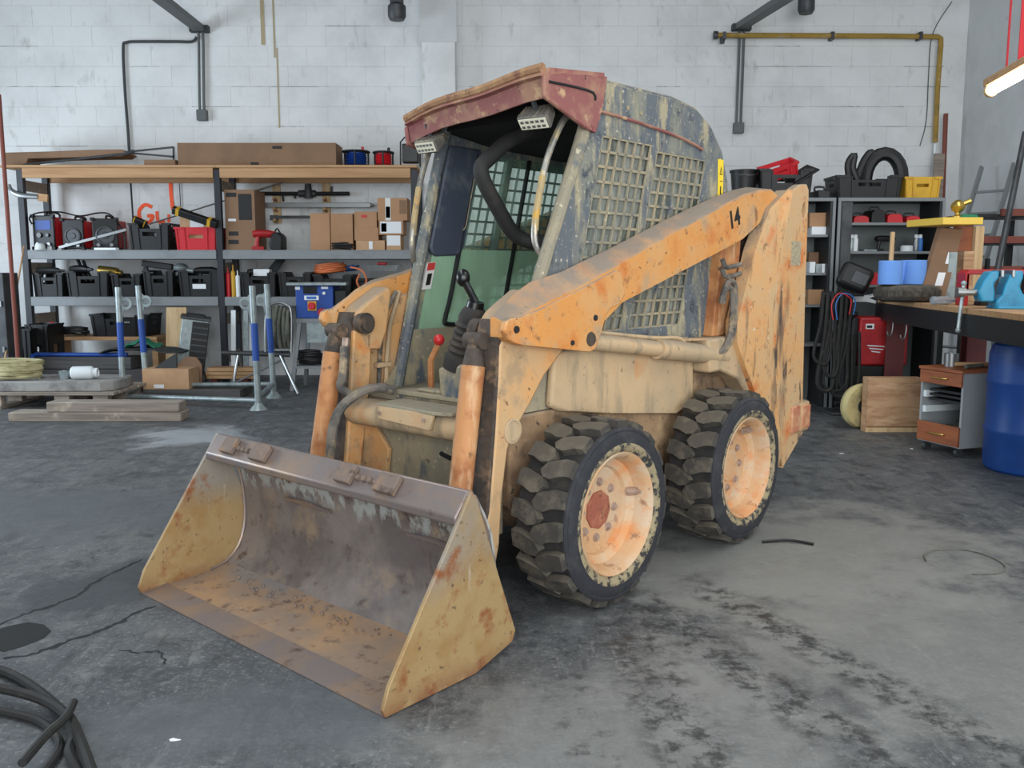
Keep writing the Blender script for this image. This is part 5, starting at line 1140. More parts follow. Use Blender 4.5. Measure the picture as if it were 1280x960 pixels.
# ---- under the rack
m = MB(); a_, b_ = WX(57, ZLO, YR), WX(196, ZLO, YR); m.box(a_, YR+.0, ZLO-.045, b_, YR+.5, ZLO); low = m.build('low_bench', 'timber', None, 'low timber plank bench under the rack at left', 'bench', bevel=.004)
for x in (a_+.04, b_-.04):
    m = MB(); m.box(x-.035, YR+.02, 0, x+.035, YR+.48, ZLO-.047); m.build('leg', 'timber', low)
crate(113, 186, 393, ZLO, YR+.03, .42, 'large black folding crate on the low plank bench')
cord_coil((WX(92, ZLO, YR+.2), YR+.16, ZLO), .20, .10, .012, 5, 'black_plastic', 'black cable heap on the low bench beside the red clamp', seed=31, hz=.02)
p = Vector((WX(67, ZLO, YR+.1), YR+.03, ZLO)); e = empty('clamp_lamp', p, 'red clamp lamp with a white lens on the low bench', 'lamp')
m = MB(); m.tube([p+Vector((-.04, 0, .03)), p+Vector((-.03, .0, .12)), p+Vector((.03, 0, .16)), p+Vector((.09, 0, .11))], .028, 8, 3); m.build('clamp_body', 'red_paint', e)
m = MB(); m.lathe([(0, 0), (.05, 0), (.06, .03), (.04, .07), (0, .08)], p+Vector((.10, -.02, .055)), (0.2, 1, 0), 14); m.build('lamp_head', 'galvanised', e)
Yq = 10.35
crate3(WX(25, .3, Yq), Yq+.2, 0, .30, .40, WZ(411, Yq), 'tall black crate on the floor far left', notch=False)
crate3(WX(47, .3, Yq+.1), Yq+.32, 0, .26, .38, WZ(406, Yq+.1), 'tall black crate on the floor just left of the low bench', notch=False)
# dark timber sleepers with pipe and tarp
Yt = 9.95
x0, x1 = WX(46, .4, Yt), WX(179, .4, Yt)
zA, zB, zC = WZ(478, Yt), WZ(462, Yt), WZ(447, Yt)
slp = empty('sleeper', ((x0+x1)/2, Yt+.1, 0), 'stack frame of dark timber cross blocks under the sleepers', 'block')
for x in (x0+.15, x1-.15):
    m = MB(); m.box(x-.07, Yt+.02, 0, x+.07, Yt+.30, zA); m.build('block', 'timber_dark', slp)
m = MB(); m.box(x0, Yt, zA, x1, Yt+.32, zB-.003); m.build('timber_sleeper', 'timber_dark', None, 'lower dark timber sleeper of the stack under the blue pipe', 'sleeper', bevel=.008)
m = MB(); m.box(x0-.1, Yt+.02, zB, x1-.15, Yt+.30, zC); m.build('timber_sleeper', 'timber_dark', None, 'upper dark timber sleeper of the stack under the blue pipe', 'sleeper', bevel=.008)
m = MB(); pa, pb = W(35, 443, Yt-.05), W(152, 442, Yt-.05); pa.z = zC+.025; pb.z = zC+.025; pa.y = pb.y = Yt+.1
m.cyl(pa, pb, .024, n=10); bp_ = m.build('blue_pipe_frame', 'blue_paint', None, 'blue painted pipe lying on the dark sleepers', 'pipe')
m = MB(); m.cyl(pa+Vector((.04, -.14, 0)), Vector((pa.x+.04, pa.y-.14, .02)), .022, n=10); m.cyl(pa+Vector((.04, -.14, 0)), pa+Vector((.04, .0, 0)), .022, n=8); m.build('pipe_leg', 'blue_paint', bp_)
def drape(x0, x1, y0, y1, zf, mt, name, label, nx=14, ny=6, amp=.03, seed=0):
    rg = random.Random(seed); m = MB(); vs = []; fc = []
    for i in range(nx):
        for j in range(ny):
            u, v = i/(nx-1), j/(ny-1); z = zf(u, v) + amp*(sin(7*u+3*v+seed)+sin(13*u-5*v))*.5
            vs.append((x0+(x1-x0)*u, y0+(y1-y0)*v, z))
    n = len(vs); vs += [(a, b, c-.012) for a, b, c in vs]
    for i in range(nx-1):
        for j in range(ny-1):
            q = i*ny+j; fc += [(q, q+ny, q+ny+1, q+1), (n+q, n+q+1, n+q+ny+1, n+q+ny)]
    for i in range(nx-1):
        for j in (0, ny-1): q = i*ny+j; fc.append((q, q+ny, n+q+ny, n+q))
    for j in range(ny-1):
        for i in (0, nx-1): q = i*ny+j; fc.append((q, q+1, n+q+1, n+q))
    m.add(vs, fc); return m.build(name, mt, None, label, 'tarp', smooth=60)
xa, xb = WX(122, .6, Yt), WX(222, .6, Yt)
drape(xa, xb, Yt+.0, Yt+.34, lambda u, v: zC+.05+.06*sin(pi*u), 'tarp_dark', 'tarp', 'dark tarp thrown over the timber behind the tubular frame')
drape(WX(152, .65, Yt), WX(190, .65, Yt), Yt+.05, Yt+.30, lambda u, v: zC+.12+.07*sin(pi*u), 'green_cloth', 'cloth', 'green cloth bundled on the dark tarp', seed=3)
m = MB(); xs = WX(192, .5, Yt+.3); m.plate([(0, 0), (.24, 0), (.24, WZ(384, YR-.15)-.27), (.0, WZ(384, YR-.15)-.27)], [], 0, .025, lambda u, v, t: (xs+u, YR-.32+t+v*.16, .27+v)); m.build('plank', 'timber_pale', None, 'pale board standing upright between crate and grey heater', 'board')
m = MB(); m.box(xs-.02, YR-.42, 0, xs+.28, YR-.28, .27); m.build('timber_block', 'timber_dark', None, 'dark timber block carrying the pale upright board', 'block', bevel=.006)
# grey and black site heater with wheels, tilted
p0 = Vector((WX(235, .4, 10.45), 10.45, 0))
e = empty('site_heater', p0, 'tall grey and black wheeled box tilted beside the pale board', 'heater')
R = roty(radians(9)) @ rotz(radians(18)); T = lambda x, y, z: p0 + Vector((0, 0, .10)) + R @ Vector((x, y, z))
hh = WZ(394, 10.45)-.13
m = MB(); m.obox(T(0, 0, hh/2), (.30, .30, hh), R); m.build('casing', 'galvanised', e, bevel=.01)
m = MB(); m.obox(T(.065, -.157, hh/2), (.19, .02, hh*.94), R); m.build('grille_panel', 'black_plastic', e, bevel=.006)
for k in range(9):
    m = MB(); m.obox(T(.065, -.172, hh*(.12+.095*k)), (.17, .012, .018), R); m.build('louvre', 'steel_dark', e)
m = MB(); m.obox(T(0, 0, hh+.012), (.34, .34, .03), R); m.build('lid', 'steel_dark', e, bevel=.006)
m = MB(); m.tube([T(-.1, -.1, hh+.02), T(-.1, -.1, hh+.06), T(.1, -.1, hh+.06), T(.1, -.1, hh+.02)], .01, 6); m.build('handle', 'black_plastic', e)
wc = Vector((WX(255, .1, 10.3), 10.30, .105))
m = MB(); m.lathe([(0, -.03), (.05, -.03), (.06, -.02), (.1, -.02), (.105, 0), (.1, .02), (.06, .02), (.05, .03), (0, .03)], wc, (1, .3, 0), 20); m.build('wheel', 'black_plastic', e)
m = MB(); m.cyl(wc, T(0, .0, .06), .014, n=8); m.build('axle', 'steel_dark', e)
# concrete slab on a pallet with jar, cup, rope
Ys_ = 8.75
zsl, zsb = WZ(478, Ys_), WZ(491, Ys_)
x0, x1 = WX(-14, .2, Ys_), WX(133, .2, Ys_)
pal = empty('pallet', ((x0+x1)/2, Ys_+.4, 0), 'grey wooden pallet under the concrete slab', 'pallet')
pt = zsb-.001
for k in range(6):
    yy = Ys_+.02+k*.15; m = MB(); m.box(x0-.2, yy, pt-.028, x1+.06, yy+.11, pt); m.build('deck_board', 'timber_grey', pal)
for x in (x0, (x0+x1)/2+.1, x1-.1):
    for yy in (Ys_+.04, Ys_+.42, Ys_+.76):
        m = MB(); m.box(x-.06, yy, .03, x+.09, yy+.09, pt-.03); m.build('block', 'timber_grey', pal)
    m = MB(); m.box(x-.06, Ys_+.02, 0, x+.09, Ys_+.87, .028); m.build('bottom_board', 'timber_grey', pal)
m = MB(); m.plate([(x0, 0), (x1-.10, .02), (x1, .10), (x1+.04, .3), (x1-.02, .62), (x0, .66)], [], zsb, zsl, lambda u, v, t: (u, Ys_+.06+v, t)); m.build('concrete_slab', 'concrete', None, 'rough broken concrete slab on the pallet carrying the rope', 'slab', bevel=.012)
pj_ = Vector((WX(106, zsl, Ys_+.25), Ys_+.26, zsl+.068)); m = MB(); m.lathe([(0, -.13), (.055, -.13), (.066, -.115), (.068, .06), (.06, .08), (.048, .085), (.048, .125), (.04, .13), (.038, .09), (0, .09)], pj_, (1, .12, 0), 20); m.build('plastic_jar', 'white_plastic', None, 'white plastic jar lying on the concrete slab', 'jar')
m = MB(); xx = WX(76, zsl, Ys_+.2); m.lathe([(0, 0), (.045, 0), (.055, .085), (.05, .085), (.042, .01), (0, .01)], (xx, Ys_+.28, zsl), n=16); m.build('small_cup', 'galvanised', None, 'small grey cup standing beside the white jar', 'cup')
m = MB(); xx = WX(87, zsl, Ys_+.3); m.cyl((xx-.03, Ys_+.36, zsl+.06), (xx+.03, Ys_+.36, zsl+.06), .058, n=16); m.build('dark_roll', 'tarp_dark', None, 'small dark roll between cup and white jar', 'roll')
cord_coil((WX(16, zsl, Ys_+.25), Ys_+.28, zsl), .27, .19, .018, 8, 'rope_yellow', 'pale yellow rope coiled on the concrete slab', 'rope_coil', 'rope', seed=41, hz=.022)
# timber beams in front
a_, b_ = G(58, 527.5), G(228, 527.5)
Yb2 = 8.05
zt1, zt0 = WZ(503, Yb2), WZ(515.5, Yb2)
m = MB(); m.box(WX(10, .06, Yb2), Yb2, 0, WX(226, .06, Yb2), Yb2+.22, zt0-.002); m.build('timber_beam', 'timber_grey', None, 'lower weathered timber beam lying on the floor before the pallet', 'beam', bevel=.008)
m = MB(); m.box(WX(57, .15, Yb2), Yb2+.01, zt0, WX(223, .15, Yb2), Yb2+.20, zt1); m.build('timber_beam', 'timber_grey', None, 'upper weathered timber beam on top of the lower one', 'beam', bevel=.008)
# carton on small pallet behind the tube frame
Yc = 9.55
zc0 = WZ(487, Yc)
m = MB(); m.box(WX(178, .1, Yc), Yc, 0, WX(300, .1, Yc), Yc+.45, zc0-.002); m.build('timber_plinth', 'timber_dark', None, 'dark timber plinth under the open carton', 'plinth', bevel=.006)
carton(178, 236, 461.5, zc0, Yc+.02, .32, 'pale open carton behind the tubular frame', 'cardboard_light', None, ((.24, .46, .06, .24, 'paper'),))
m = MB(); x0 = WX(216, .5, Yc+.38); zt_ = WZ(446, Yc+.38); m.plate([(x0, zc0), (x0+.30, zc0), (x0+.31, zt_-.10), (x0+.25, zt_-.01), (x0+.14, zt_), (x0+.03, zt_-.08)], [], Yc+.40, Yc+.425, lambda u, v, t: (u, t+.2*(v-zc0)*.2, v)); m.build('cardboard_sheet', 'cardboard_dark', None, 'brown torn cardboard sheet standing behind the pale open carton', 'cardboard')
m = MB(); x0 = WX(191, .55, Yc+.1); z_ = WZ(461.5, Yc+.02)+.002; m.plate([(x0, z_), (x0+.24, z_), (x0+.22, z_+.16), (x0+.10, z_+.08)], [], Yc+.12, Yc+.15, lambda u, v, t: (u, t+(v-z_)*.5, v)); m.build('grey_sheet', 'tarp_dark', None, 'crumpled grey sheet sticking out of the pale carton', 'sheet')
for k in range(3):
    z0 = .0 + k*.045; m = MB(); m.box(WX(252, .1, 10.3)+.03*k, 10.32, .12+z0, WX(318, .1, 10.3), 10.5+.02*k, .12+z0+.040); m.build('floor_board', 'timber', None, ('bottom', 'middle', 'top')[k] + ' board of the small timber stack behind the tubular frame', 'board', bevel=.003)
m = MB(); m.box(WX(262, .06, 10.3), 10.34, 0, WX(270, .06, 10.3), 10.5, .118); m.build('wood_chock', 'dark_red', None, 'left reddish chock under the small timber stack', 'block')
m = MB(); m.box(WX(300, .06, 10.3), 10.34, 0, WX(308, .06, 10.3), 10.5, .118); m.build('wood_chock', 'dark_red', None, 'right reddish chock under the small timber stack', 'block')
# galvanised tubular frame with blue bands
e = empty('tubular_frame', G(240, 505), 'galvanised tubular stacking frame with blue bands standing before the rack', 'frame')
feet = {'fl': ((154, 503), (148, 359)), 'bl': ((188, 495), (170, 357)), 'fr': ((325, 512), (314, 357)), 'br': ((346, 497), (331, 355))}
yb = {'fl': 9.15, 'bl': 9.65, 'fr': 8.75, 'br': 9.6}
PP = {}
for k, ((fx, fy), (tx, ty)) in feet.items():
    f_ = G(fx, fy); t_ = W(tx, ty, f_.y); f_ = Vector((t_.x*.35+f_.x*.65, f_.y, 0)); t_.x = t_.x*.65+f_.x*.35; PP[k] = (f_, t_)
    d = t_-f_
    m = MB(); m.cyl(f_+d*.02, t_, .032, n=14); m.build('post', 'galvanised', e)
    m = MB(); m.cyl(f_+d*.40, f_+d*.70, .0335, n=14); m.build('blue_band', 'blue_paint', e)
    m = MB(); m.lathe([(0, 0), (.09, 0), (.08, .015), (.045, .05), (.034, .07)], f_, n=16); m.build('foot', 'galvanised', e)
    s = 1 if 'l' in k else -1
    c = f_+d*.86 + Vector((s*.075, 0, 0))
    n_ = 16
    m = MB(); m.plate([(s*.05, .11), (-s*.045, .09), (-s*.045, -.15), (.0, -.10)] if False else [(-s*.045, .09)] + [(.065*cos(t)*1.0, .065*sin(t)) for t in ([pi*.6-pi*1.2*i/9 for i in range(10)] if s > 0 else [pi*.4+pi*1.2*i/9 for i in range(10)])] + [(-s*.045, -.16)],
                      [[(.036*cos(-2*pi*i/12), .036*sin(-2*pi*i/12)) for i in range(12)]], -.008, .008, lambda u, v, t: (c.x+u, c.y+t, c.z+v)); m.build('lug_plate', 'galvanised', e)
def rail(a, b, ta, tb, r=.026):
    p = PP[a][0].lerp(PP[a][1], ta); q = PP[b][0].lerp(PP[b][1], tb); m = MB(); m.cyl(p, q, r, n=12); m.build('rail', 'galvanised', e)
rail('fl', 'fr', .055, .075); rail('bl', 'br', .10, .12); rail('fl', 'bl', .08, .10); rail('fr', 'br', .10, .12)
# stand with rope hanks
p0 = W(325, 441, 10.15); e = empty('rope_stand', (p0.x, 10.15, 0), 'dark metal stand with grey rope hanks behind the tubular frame', 'stand')
m = MB(); m.cyl(W(277, 441, 10.05), W(362, 444, 10.05), .024, n=8); m.cyl(W(277, 441, 10.35), W(362, 441, 10.35), .024, n=8); m.bar(W(296, 441, 10.05), W(296, 441, 10.35), .03, .03); m.bar(W(350, 443, 10.05), W(350, 441, 10.35), .03, .03); m.build('top_rails', 'steel_dark', e)
for (x, Y, fx, fy) in ((298, 10.05, 290, 9.95), (350, 10.05, 373, 9.80), (300, 10.35, 304, 10.45), (352, 10.35, 364, 10.45)):
    p = W(x, 443, Y); m = MB(); m.cyl(p, (WX(fx, 0, fy), fy, .012), .016, n=8); m.build('leg', 'steel', e)
p = W(300, 462, 10.0); q = W(360, 462, 10.0); m = MB(); m.cyl(W(295, 478, 10.0), W(352, 450, 10.05), .012, n=8); m.build('brace', 'steel', e)
for k in range(7):
    x = 334+k*4.3; zt_ = W(x, 382, 10.15); zb_ = W(x, 436, 10.15); m = MB(); rg = random.Random(k)
    m.tube([zb_+Vector((0, .02*k % .08, 0)), zb_.lerp(zt_, .5)+Vector((rg.uniform(-.03, .02), -.05, 0)), zt_+Vector((0, 0, -.02*abs(k-3))), zb_.lerp(zt_, .5)+Vector((rg.uniform(-.01, .03), .08, 0)), zb_+Vector((.01, .1, 0))], .020, 7, 5); m.build('rope_hank', 'rope_grey', e)
m = MB(); m.tube([W(332, 440, 10.15), W(333, 390, 10.15), W(345, 379, 10.15), W(358, 381, 10.15), W(364, 392, 10.15), W(364, 440, 10.15)], .014, 8, 4); m.build('hoop', 'steel', e)
for i, (x, y0, y1, mt, lab) in enumerate(((289, 388, 446, 'white_plastic', 'white strip profile leaning left under the rack middle post'), (303, 388, 448, 'galvanised', 'grey strip profile leaning beside the white one under the rack'), (309, 405, 446, 'white_plastic', 'short white strip profile leaning behind the tubular frame'))):
    z_ = WZ(y0, 10.6); X = WX(x, .6, 10.6); m = MB(); m.plate([(0, 0), (.055, 0), (.055, z_), (0, z_)], [], 0, .02, lambda u, v, t: (X+u, 10.52+.05*i+t+v*.12, v)); m.build('strip_profile', mt, None, lab, 'profile')
# blue site saw control box on a grey stand
Yv = 10.2
x0, x1 = WX(370, .9, Yv), WX(417, .9, Yv); zb, zt_ = WZ(398, Yv), WZ(357, Yv)
e = empty('table_saw', ((x0+x1)/2, Yv+.2, 0), 'blue control box saw with pale top on grey stand left of the loader', 'saw')
m = MB(); m.box(x0, Yv, zb, x1, Yv+.40, zt_); m.build('blue_housing', 'blue_paint', e, bevel=.01)
m = MB(); m.plate([(x0-.09, -.05), (x1+.16, -.05), (x1+.10, .46), (x0+.02, .46)], [], zt_+.002, zt_+.035, lambda u, v, t: (u, Yv+v, t)); m.build('saw_table', 'galvanised', e, bevel=.004)
m = MB(); xm = WX(393, .9, Yv); m.box(WX(380, .9, Yv), Yv-.008, WZ(367, Yv), WZ and WX(397, .9, Yv), Yv-.001, WZ(358, Yv)); m.build('display', 'black_gloss', e)
m = MB(); m.box(WX(381, .9, Yv), Yv-.006, WZ(375, Yv), WX(399, .9, Yv), Yv-.001, WZ(369.5, Yv)); m.build('name_plate', 'paper', e)
m = MB(); m.box(WX(384, .9, Yv), Yv-.0075, WZ(374, Yv), WX(396, .9, Yv), Yv-.006, WZ(370.5, Yv)); m.build('plate_print', 'blue_cord', e)
for u0, u1, v0, v1 in ((369.5, 376, 357, 361), (402, 411, 357, 360)):
    m = MB(); m.box(WX(u0, .9, Yv)+.004, Yv-.005, WZ(v1, Yv)-.01, WX(u1, .9, Yv), Yv-.001, WZ(v0, Yv)-.012); m.build('sticker', 'paper', e)
m = MB(); c = W(390, 382.5, Yv-.01); m.box(c.x-.05, Yv-.012, c.z-.055, c.x+.05, Yv-.001, c.z+.055); m.build('switch_plate', 'yellow_plastic', e)
m = MB(); m.cyl((c.x, Yv-.012, c.z), (c.x, Yv-.05, c.z), .045, .04, 16); m.build('main_switch', 'red_plastic', e)
m = MB(); c = W(403, 390.5, Yv-.01); m.cyl((c.x, Yv-.001, c.z), (c.x, Yv-.06, c.z), .05, .046, 16); m.build('power_socket', 'red_paint', e)
m = MB(); c = W(405, 366.5, Yv); m.cyl((c.x, Yv-.001, c.z), (c.x, Yv-.012, c.z), .018, n=12); m.build('dial', 'white_plastic', e)
m = MB(); m.box(x1+.001, Yv+.02, WZ(385, Yv), x1+.15, Yv+.25, WZ(362, Yv)); m.build('motor', 'black_plastic', e, bevel=.02)
for (ux, uy, vx, vy) in ((x0+.04, Yv+.03, x0-.06, Yv-.06), (x1-.04, Yv+.03, x1+.10, Yv-.06), (x0+.06, Yv+.37, x0-.02, Yv+.46), (x1-.06, Yv+.37, x1+.06, Yv+.46)):
    m = MB(); m.bar((ux, uy, zb-.002), (vx, vy, .0), .045, .045, up=(0, 1, 0)); m.build('leg', 'shelf_grey', e)
zz = .26
m = MB(); m.box(x0-.035, Yv-.06, zz, x1+.07, Yv+.44, zz+.03); m.build('lower_tray', 'shelf_grey', e)
m = MB(); m.box(x0+.0, Yv-.01, zb-.05, x1+.03, Yv+.02, zb-.002); m.build('cross_rail', 'shelf_grey', e)
m = MB(); m.box(x0+.12, Yv+.0, .56, x1+.02, Yv+.03, .80); m.build('rear_panel', 'galvanised', e)
cord_coil(((x0+x1)/2-.1, Yv+.15, zz+.03), .13, .11, .014, 7, 'black_plastic', 'black cable coiled on the saw stand tray', seed=51, hz=.022)
# far left: red-brown pipe and dark panel
m = MB(); p = W(0, 118, 9.4); m.cyl((p.x-.012, 9.4, 0), (p.x-.012, 9.4, p.z), .022, n=10); m.build('standing_pipe', 'red_brown_paint', None, 'reddish brown pipe standing at the left picture edge', 'pipe')
m = MB(); x0 = WX(-40, .9, 9.65); x1 = WX(7, .9, 9.65); m.box(x0, 9.65, 0, x1, 9.95, WZ(341, 9.65)); o = m.build('dark_locker', 'steel_dark', None, 'dark narrow metal locker at the left edge beside the rack', 'locker', bevel=.008)
m = MB(); m.box(x1-.05, 9.63, .5, x1-.03, 9.649, .56); m.box(x1-.05, 9.63, 1.0, x1-.03, 9.649, 1.06); m.build('hinge', 'steel', o)
m = MB(); m.cyl((WX(-3, 0, 9.2), 9.2, .005), W(30, 308, 10.7), .010, n=8); m.build('wooden_stick', 'timber', None, 'thin brown stick leaning on the rack left post', 'stick')
m = MB(); p = W(22, 240, YR-.01); m.tube([W(12, 230, YR-.02), W(14, 238, YR-.02), W(26, 244, YR-.02), W(48, 246, YR-.02)], [.012, .03, .035, .03], 8, 3); o = m.build('hand_saw', 'steel', None, 'curved saw blade hooked on the rack left post', 'saw')
m = MB(); m.bar(W(48, 246.5, YR-.02), W(60, 248, YR-.02), .03, .09); m.build('wooden_grip', 'timber', o)
# ------------------------------------------------------------------ right side: cabinets
YC = 8.9
def cabinet(x0, x1, Y, label, shelves, d=.46):
    zt = WZ(247, Y); X0, X1 = WX(x0, zt, Y), WX(x1, zt, Y)
    e = empty('shutter_cabinet', ((X0+X1)/2, Y+d/2, 0), label, 'cabinet')
    for x in (X0, X1-.05):
        m = MB(); m.box(x, Y, 0, x+.05, Y+d, zt-.03); m.build('side_panel', 'cabinet_dark', e, bevel=.003)
    m = MB(); m.box(X0, Y, zt-.03, X1, Y+d, zt); m.build('top_panel', 'cabinet_dark', e, bevel=.003)
    m = MB(); m.box(X0+.05, Y+d-.02, .05, X1-.05, Y+d, zt-.03); m.build('back_panel', 'cabinet_inside', e)
    m = MB(); m.box(X0, Y-.012, zt-.035, X1, Y-.001, zt-.001); m.build('top_trim', 'cabinet_grey', e)
    for x in (X0, X1-.028):
        m = MB(); m.box(x, Y-.012, .0, x+.028, Y-.001, zt-.036); m.build('front_trim', 'cabinet_grey', e)
    m = MB(); m.box(X0+.051, Y+.01, .06, X0+.15, Y+.03, zt-.04); m.build('rolled_shutter', 'steel_dark', e)
    zs = []
    for yy in shelves:
        z = WZ(yy, Y+.02); zs.append(z); m = MB(); m.box(X0+.052, Y+.035, z-.025, X1-.052, Y+d-.022, z); m.build('shelf', 'cabinet_grey', e)
    return X0, X1, zt, zs
XA0, XA1, ZA, SA = cabinet(1048, 1182, YC, 'grey shutter cabinet with open front right of the loader', (278, 314, 356, 400))
XB0, XB1, ZB, SB = cabinet(905, 1045, YC+.02, 'grey shutter cabinet half hidden behind the loader tower', (293, 341, 381, 430))
# on top of the cabinets
crate(1046, 1128, 219, ZA, YC+.05, .36, 'big black crate full of hoses on the right cabinet')
crate(1131, 1176, 221, ZA, YC+.05, .34, 'yellow crate on the right cabinet beside the big black crate', 'yellow_plastic', notch=False)
m = MB(); c = W(1106, 222, YC+.2)
pts = [c+Vector((.17*cos(t), .02*t, .24*sin(t))) for t in [pi*i/10 for i in range(11)]]
m.tube([pts[0]+Vector((0, 0, -.12))]+pts+[pts[-1]+Vector((0, 0, -.12))], .068, 10, 0); m.build('flexible_duct', 'black_plastic', None, 'thick black flexible duct arching out of the big black crate', 'duct')
for i, (pp, r) in enumerate((([(1062, 225), (1060, 205), (1068, 194), (1066, 210), (1072, 226)], .035), ([(1072, 224), (1080, 203), (1088, 192), (1090, 196), (1084, 212), (1082, 226)], .045))):
    m = MB(); m.tube([W(x, y, YC+.18+.06*i) for x, y in pp], r, 8, 4)
    m.build('corrugated_hose', 'black_plastic', None, ('black corrugated hose at the left end of the big black crate', 'black corrugated hose next to the arched duct')[i], 'hose')
crate(950, 1016, 211, ZB, YC+.06, .36, 'black crate under the tilted red bin')
R = roty(radians(-17)) @ rotx(radians(18)); c = W(974, 221, YC+.22)
m = MB()
crate3(c.x, c.y, c.z, .34, .22, .13, 'red plastic bin lying tilted on the black crate', 'red_plastic', notch=False, R=R)
m = MB(); p = W(1000, 222, YC+.2); m.bar(W(986, 228, YC+.15), W(1017, 209, YC+.15), .26, .02, up=(0, -.3, 1)); m.build('crate_lid', 'black_plastic', None, 'black crate lid leaning up beside the red bin', 'lid', bevel=.008)
xb = WX(929, ZB, YC+.2); m = MB(); h = WZ(213, YC+.2)-ZB; m.lathe([(0, 0), (.11, 0), (.135, h-.02), (.145, h-.02), (.145, h), (.13, h), (.105, .01), (0, .01)], (xb, YC+.2, ZB), n=22); bk_ = m.build('bucket_pail', 'black_plastic', None, 'black round pail behind the loader cab on the hidden cabinet', 'pail')
m = MB(); m.tube([(xb-.14, YC+.2, ZB+h-.03), (xb-.06, YC+.06, ZB+h-.06), (xb+.06, YC+.06, ZB+h-.06), (xb+.14, YC+.2, ZB+h-.03)], .004, 6, 3); m.build('bail_handle', 'steel', bk_)
xb = WX(1026, ZB, YC+.2); m = MB(); m.box(xb-.07, YC+.08, ZB, xb+.055, YC+.4, ZB+.08); o = m.build('tool_case', 'black_plastic', None, 'small black case with handle between crates atop the cabinets', 'case', bevel=.01)
m = MB(); m.tube([(xb-.05, YC+.24, ZB+.08), (xb-.05, YC+.24, ZB+.12), (xb+.04, YC+.24, ZB+.12), (xb+.045, YC+.24, ZB+.07)], .011, 6, 2); m.build('handle', 'black_plastic', o)
# things in the right cabinet
z = SA[0]
for i, (x0, x1, h, mt, lab) in enumerate(((1066, 1086, .07, 'red_paint', 'dark red tool box low on the top cabinet shelf left'), (1088, 1106, .13, 'black_plastic', 'black machine case on the top cabinet shelf'), (1108, 1128, .09, 'red_plastic', 'red flat case in the middle of the top cabinet shelf'), (1132, 1150, .07, 'red_plastic', 'red flat case at the right of the top cabinet shelf'))):
    X0, X1 = WX(x0, z, YC+.12), WX(x1, z, YC+.12); m = MB(); m.plate([(X0, 0), (X1, 0), (X1-.01, h*.8), (X1-.04, h), (X0+.03, h), (X0+.005, h*.75)], [], YC+.10, YC+.36, lambda u, v, t: (u, t, z+v)); o = m.build('tool_box', mt, None, lab, 'case', bevel=.006)
    m = MB(); xm = (X0+X1)/2; m.tube([(xm-.05, YC+.22, z+h), (xm-.04, YC+.22, z+h+.03), (xm+.04, YC+.22, z+h+.03), (xm+.05, YC+.22, z+h)], .008, 6, 2); m.build('handle', 'black_plastic', o)
z = SA[1]
for px, mt, lab in ((1064, 'galvanised', 'silver spray can at the left of the second cabinet shelf'), (1069, 'white_plastic', 'white spray can at the left of the second cabinet shelf'), (1145, 'steel', 'steel spray can near the right of the second cabinet shelf'), (1150, 'blue_cord', 'blue spray can near the right of the second cabinet shelf')):
    spray_can(WX(px, z+.1, YC+.15), YC+.15, z, .17, mt, lab)
p = Vector((WX(1104, z, YC+.2), YC+.2, z)); power_tool(p, .75, 'black_plastic', 'black_plastic', 'black drill on the second cabinet shelf', .2)
m = MB(); x = WX(1133, z, YC+.15); m.lathe([(0, 0), (.06, 0), (.06, .055), (.05, .06), (0, .06)], (x, YC+.15, z), n=16); m.build('tape_roll', 'white_plastic', None, 'white round tub on the second cabinet shelf', 'tub')
m = MB(); x = WX(1088, z, YC+.12); m.box(x-.08, YC+.08, z, x+.05, YC+.2, z+.02); m.build('sandpaper_pad', 'galvanised', None, 'flat pale pad lying on the second cabinet shelf', 'pad', bevel=.004)
z = SA[2]
carton3(WX(1084, z, YC+.12), YC+.1, z, .18, .22, .12, 'red small box on the third cabinet shelf', 'red_plastic', None)
# things in the left cabinet
z = SB[0]
X = WX(1013, z, YC+.1); carton3(X, YC+.14, z+.081, .17, .22, .14, 'brown small carton in the hidden cabinet above white box', 'cardboard', 'tape'); carton3(X+.02, YC+.12, z, .16, .25, .08, 'white flat box under the small carton in the hidden cabinet', 'paper', None)
z = SB[1]
for i, (dx, mt, lab) in enumerate(((0, 'white_plastic', 'left white small pack in the hidden cabinet'), (.062, 'galvanised', 'middle pale small pack in the hidden cabinet'), (.122, 'paper', 'right white small pack in the hidden cabinet'))):
    carton3(WX(1012, z, YC+.1)+dx, YC+.1, z, .055, .12, .09+.02*(i == 0), lab, mt, None)
carton3(WX(1010, z, YC+.3), YC+.30, z, .14, .12, .21, 'brown carton behind the small packs in the hidden cabinet', 'cardboard_dark', 'tape')
z = SB[2]
carton3(WX(1010, z, YC+.1), YC+.10, z, .17, .2, .15, 'brown carton on the lower shelf of the hidden cabinet', 'cardboard', 'tape')
# ------------------------------------------------------------------ workbench
ZBN = 1.12
B0, B1 = G(1097, 373, ZBN), G(1227, 387.5, ZBN)
d_ = (B1-B0); d_.z = 0; d_.normalize(); n_ = Vector((-d_.y, d_.x, 0))
if n_.x < 0: n_ = -n_
BL = 4.4; BWD = .92
def BP(u, v, z): return Vector((B0.x, B0.y, 0)) + d_*u + n_*v + Vector((0, 0, z))
def bbox(m, u0, v0, z0, u1, v1, z1):
    m.add([BP(*p) for p in [(u0,v0,z0),(u1,v0,z0),(u1,v1,z0),(u0,v1,z0),(u0,v0,z1),(u1,v0,z1),(u1,v1,z1),(u0,v1,z1)]], [(0,3,2,1),(4,5,6,7),(0,1,5,4),(1,2,6,5),(2,3,7,6),(3,0,4,7)]); return m
e = empty('workbench', BP(BL/2, BWD/2, 0), 'heavy workbench with timber planks on a dark steel frame', 'workbench')
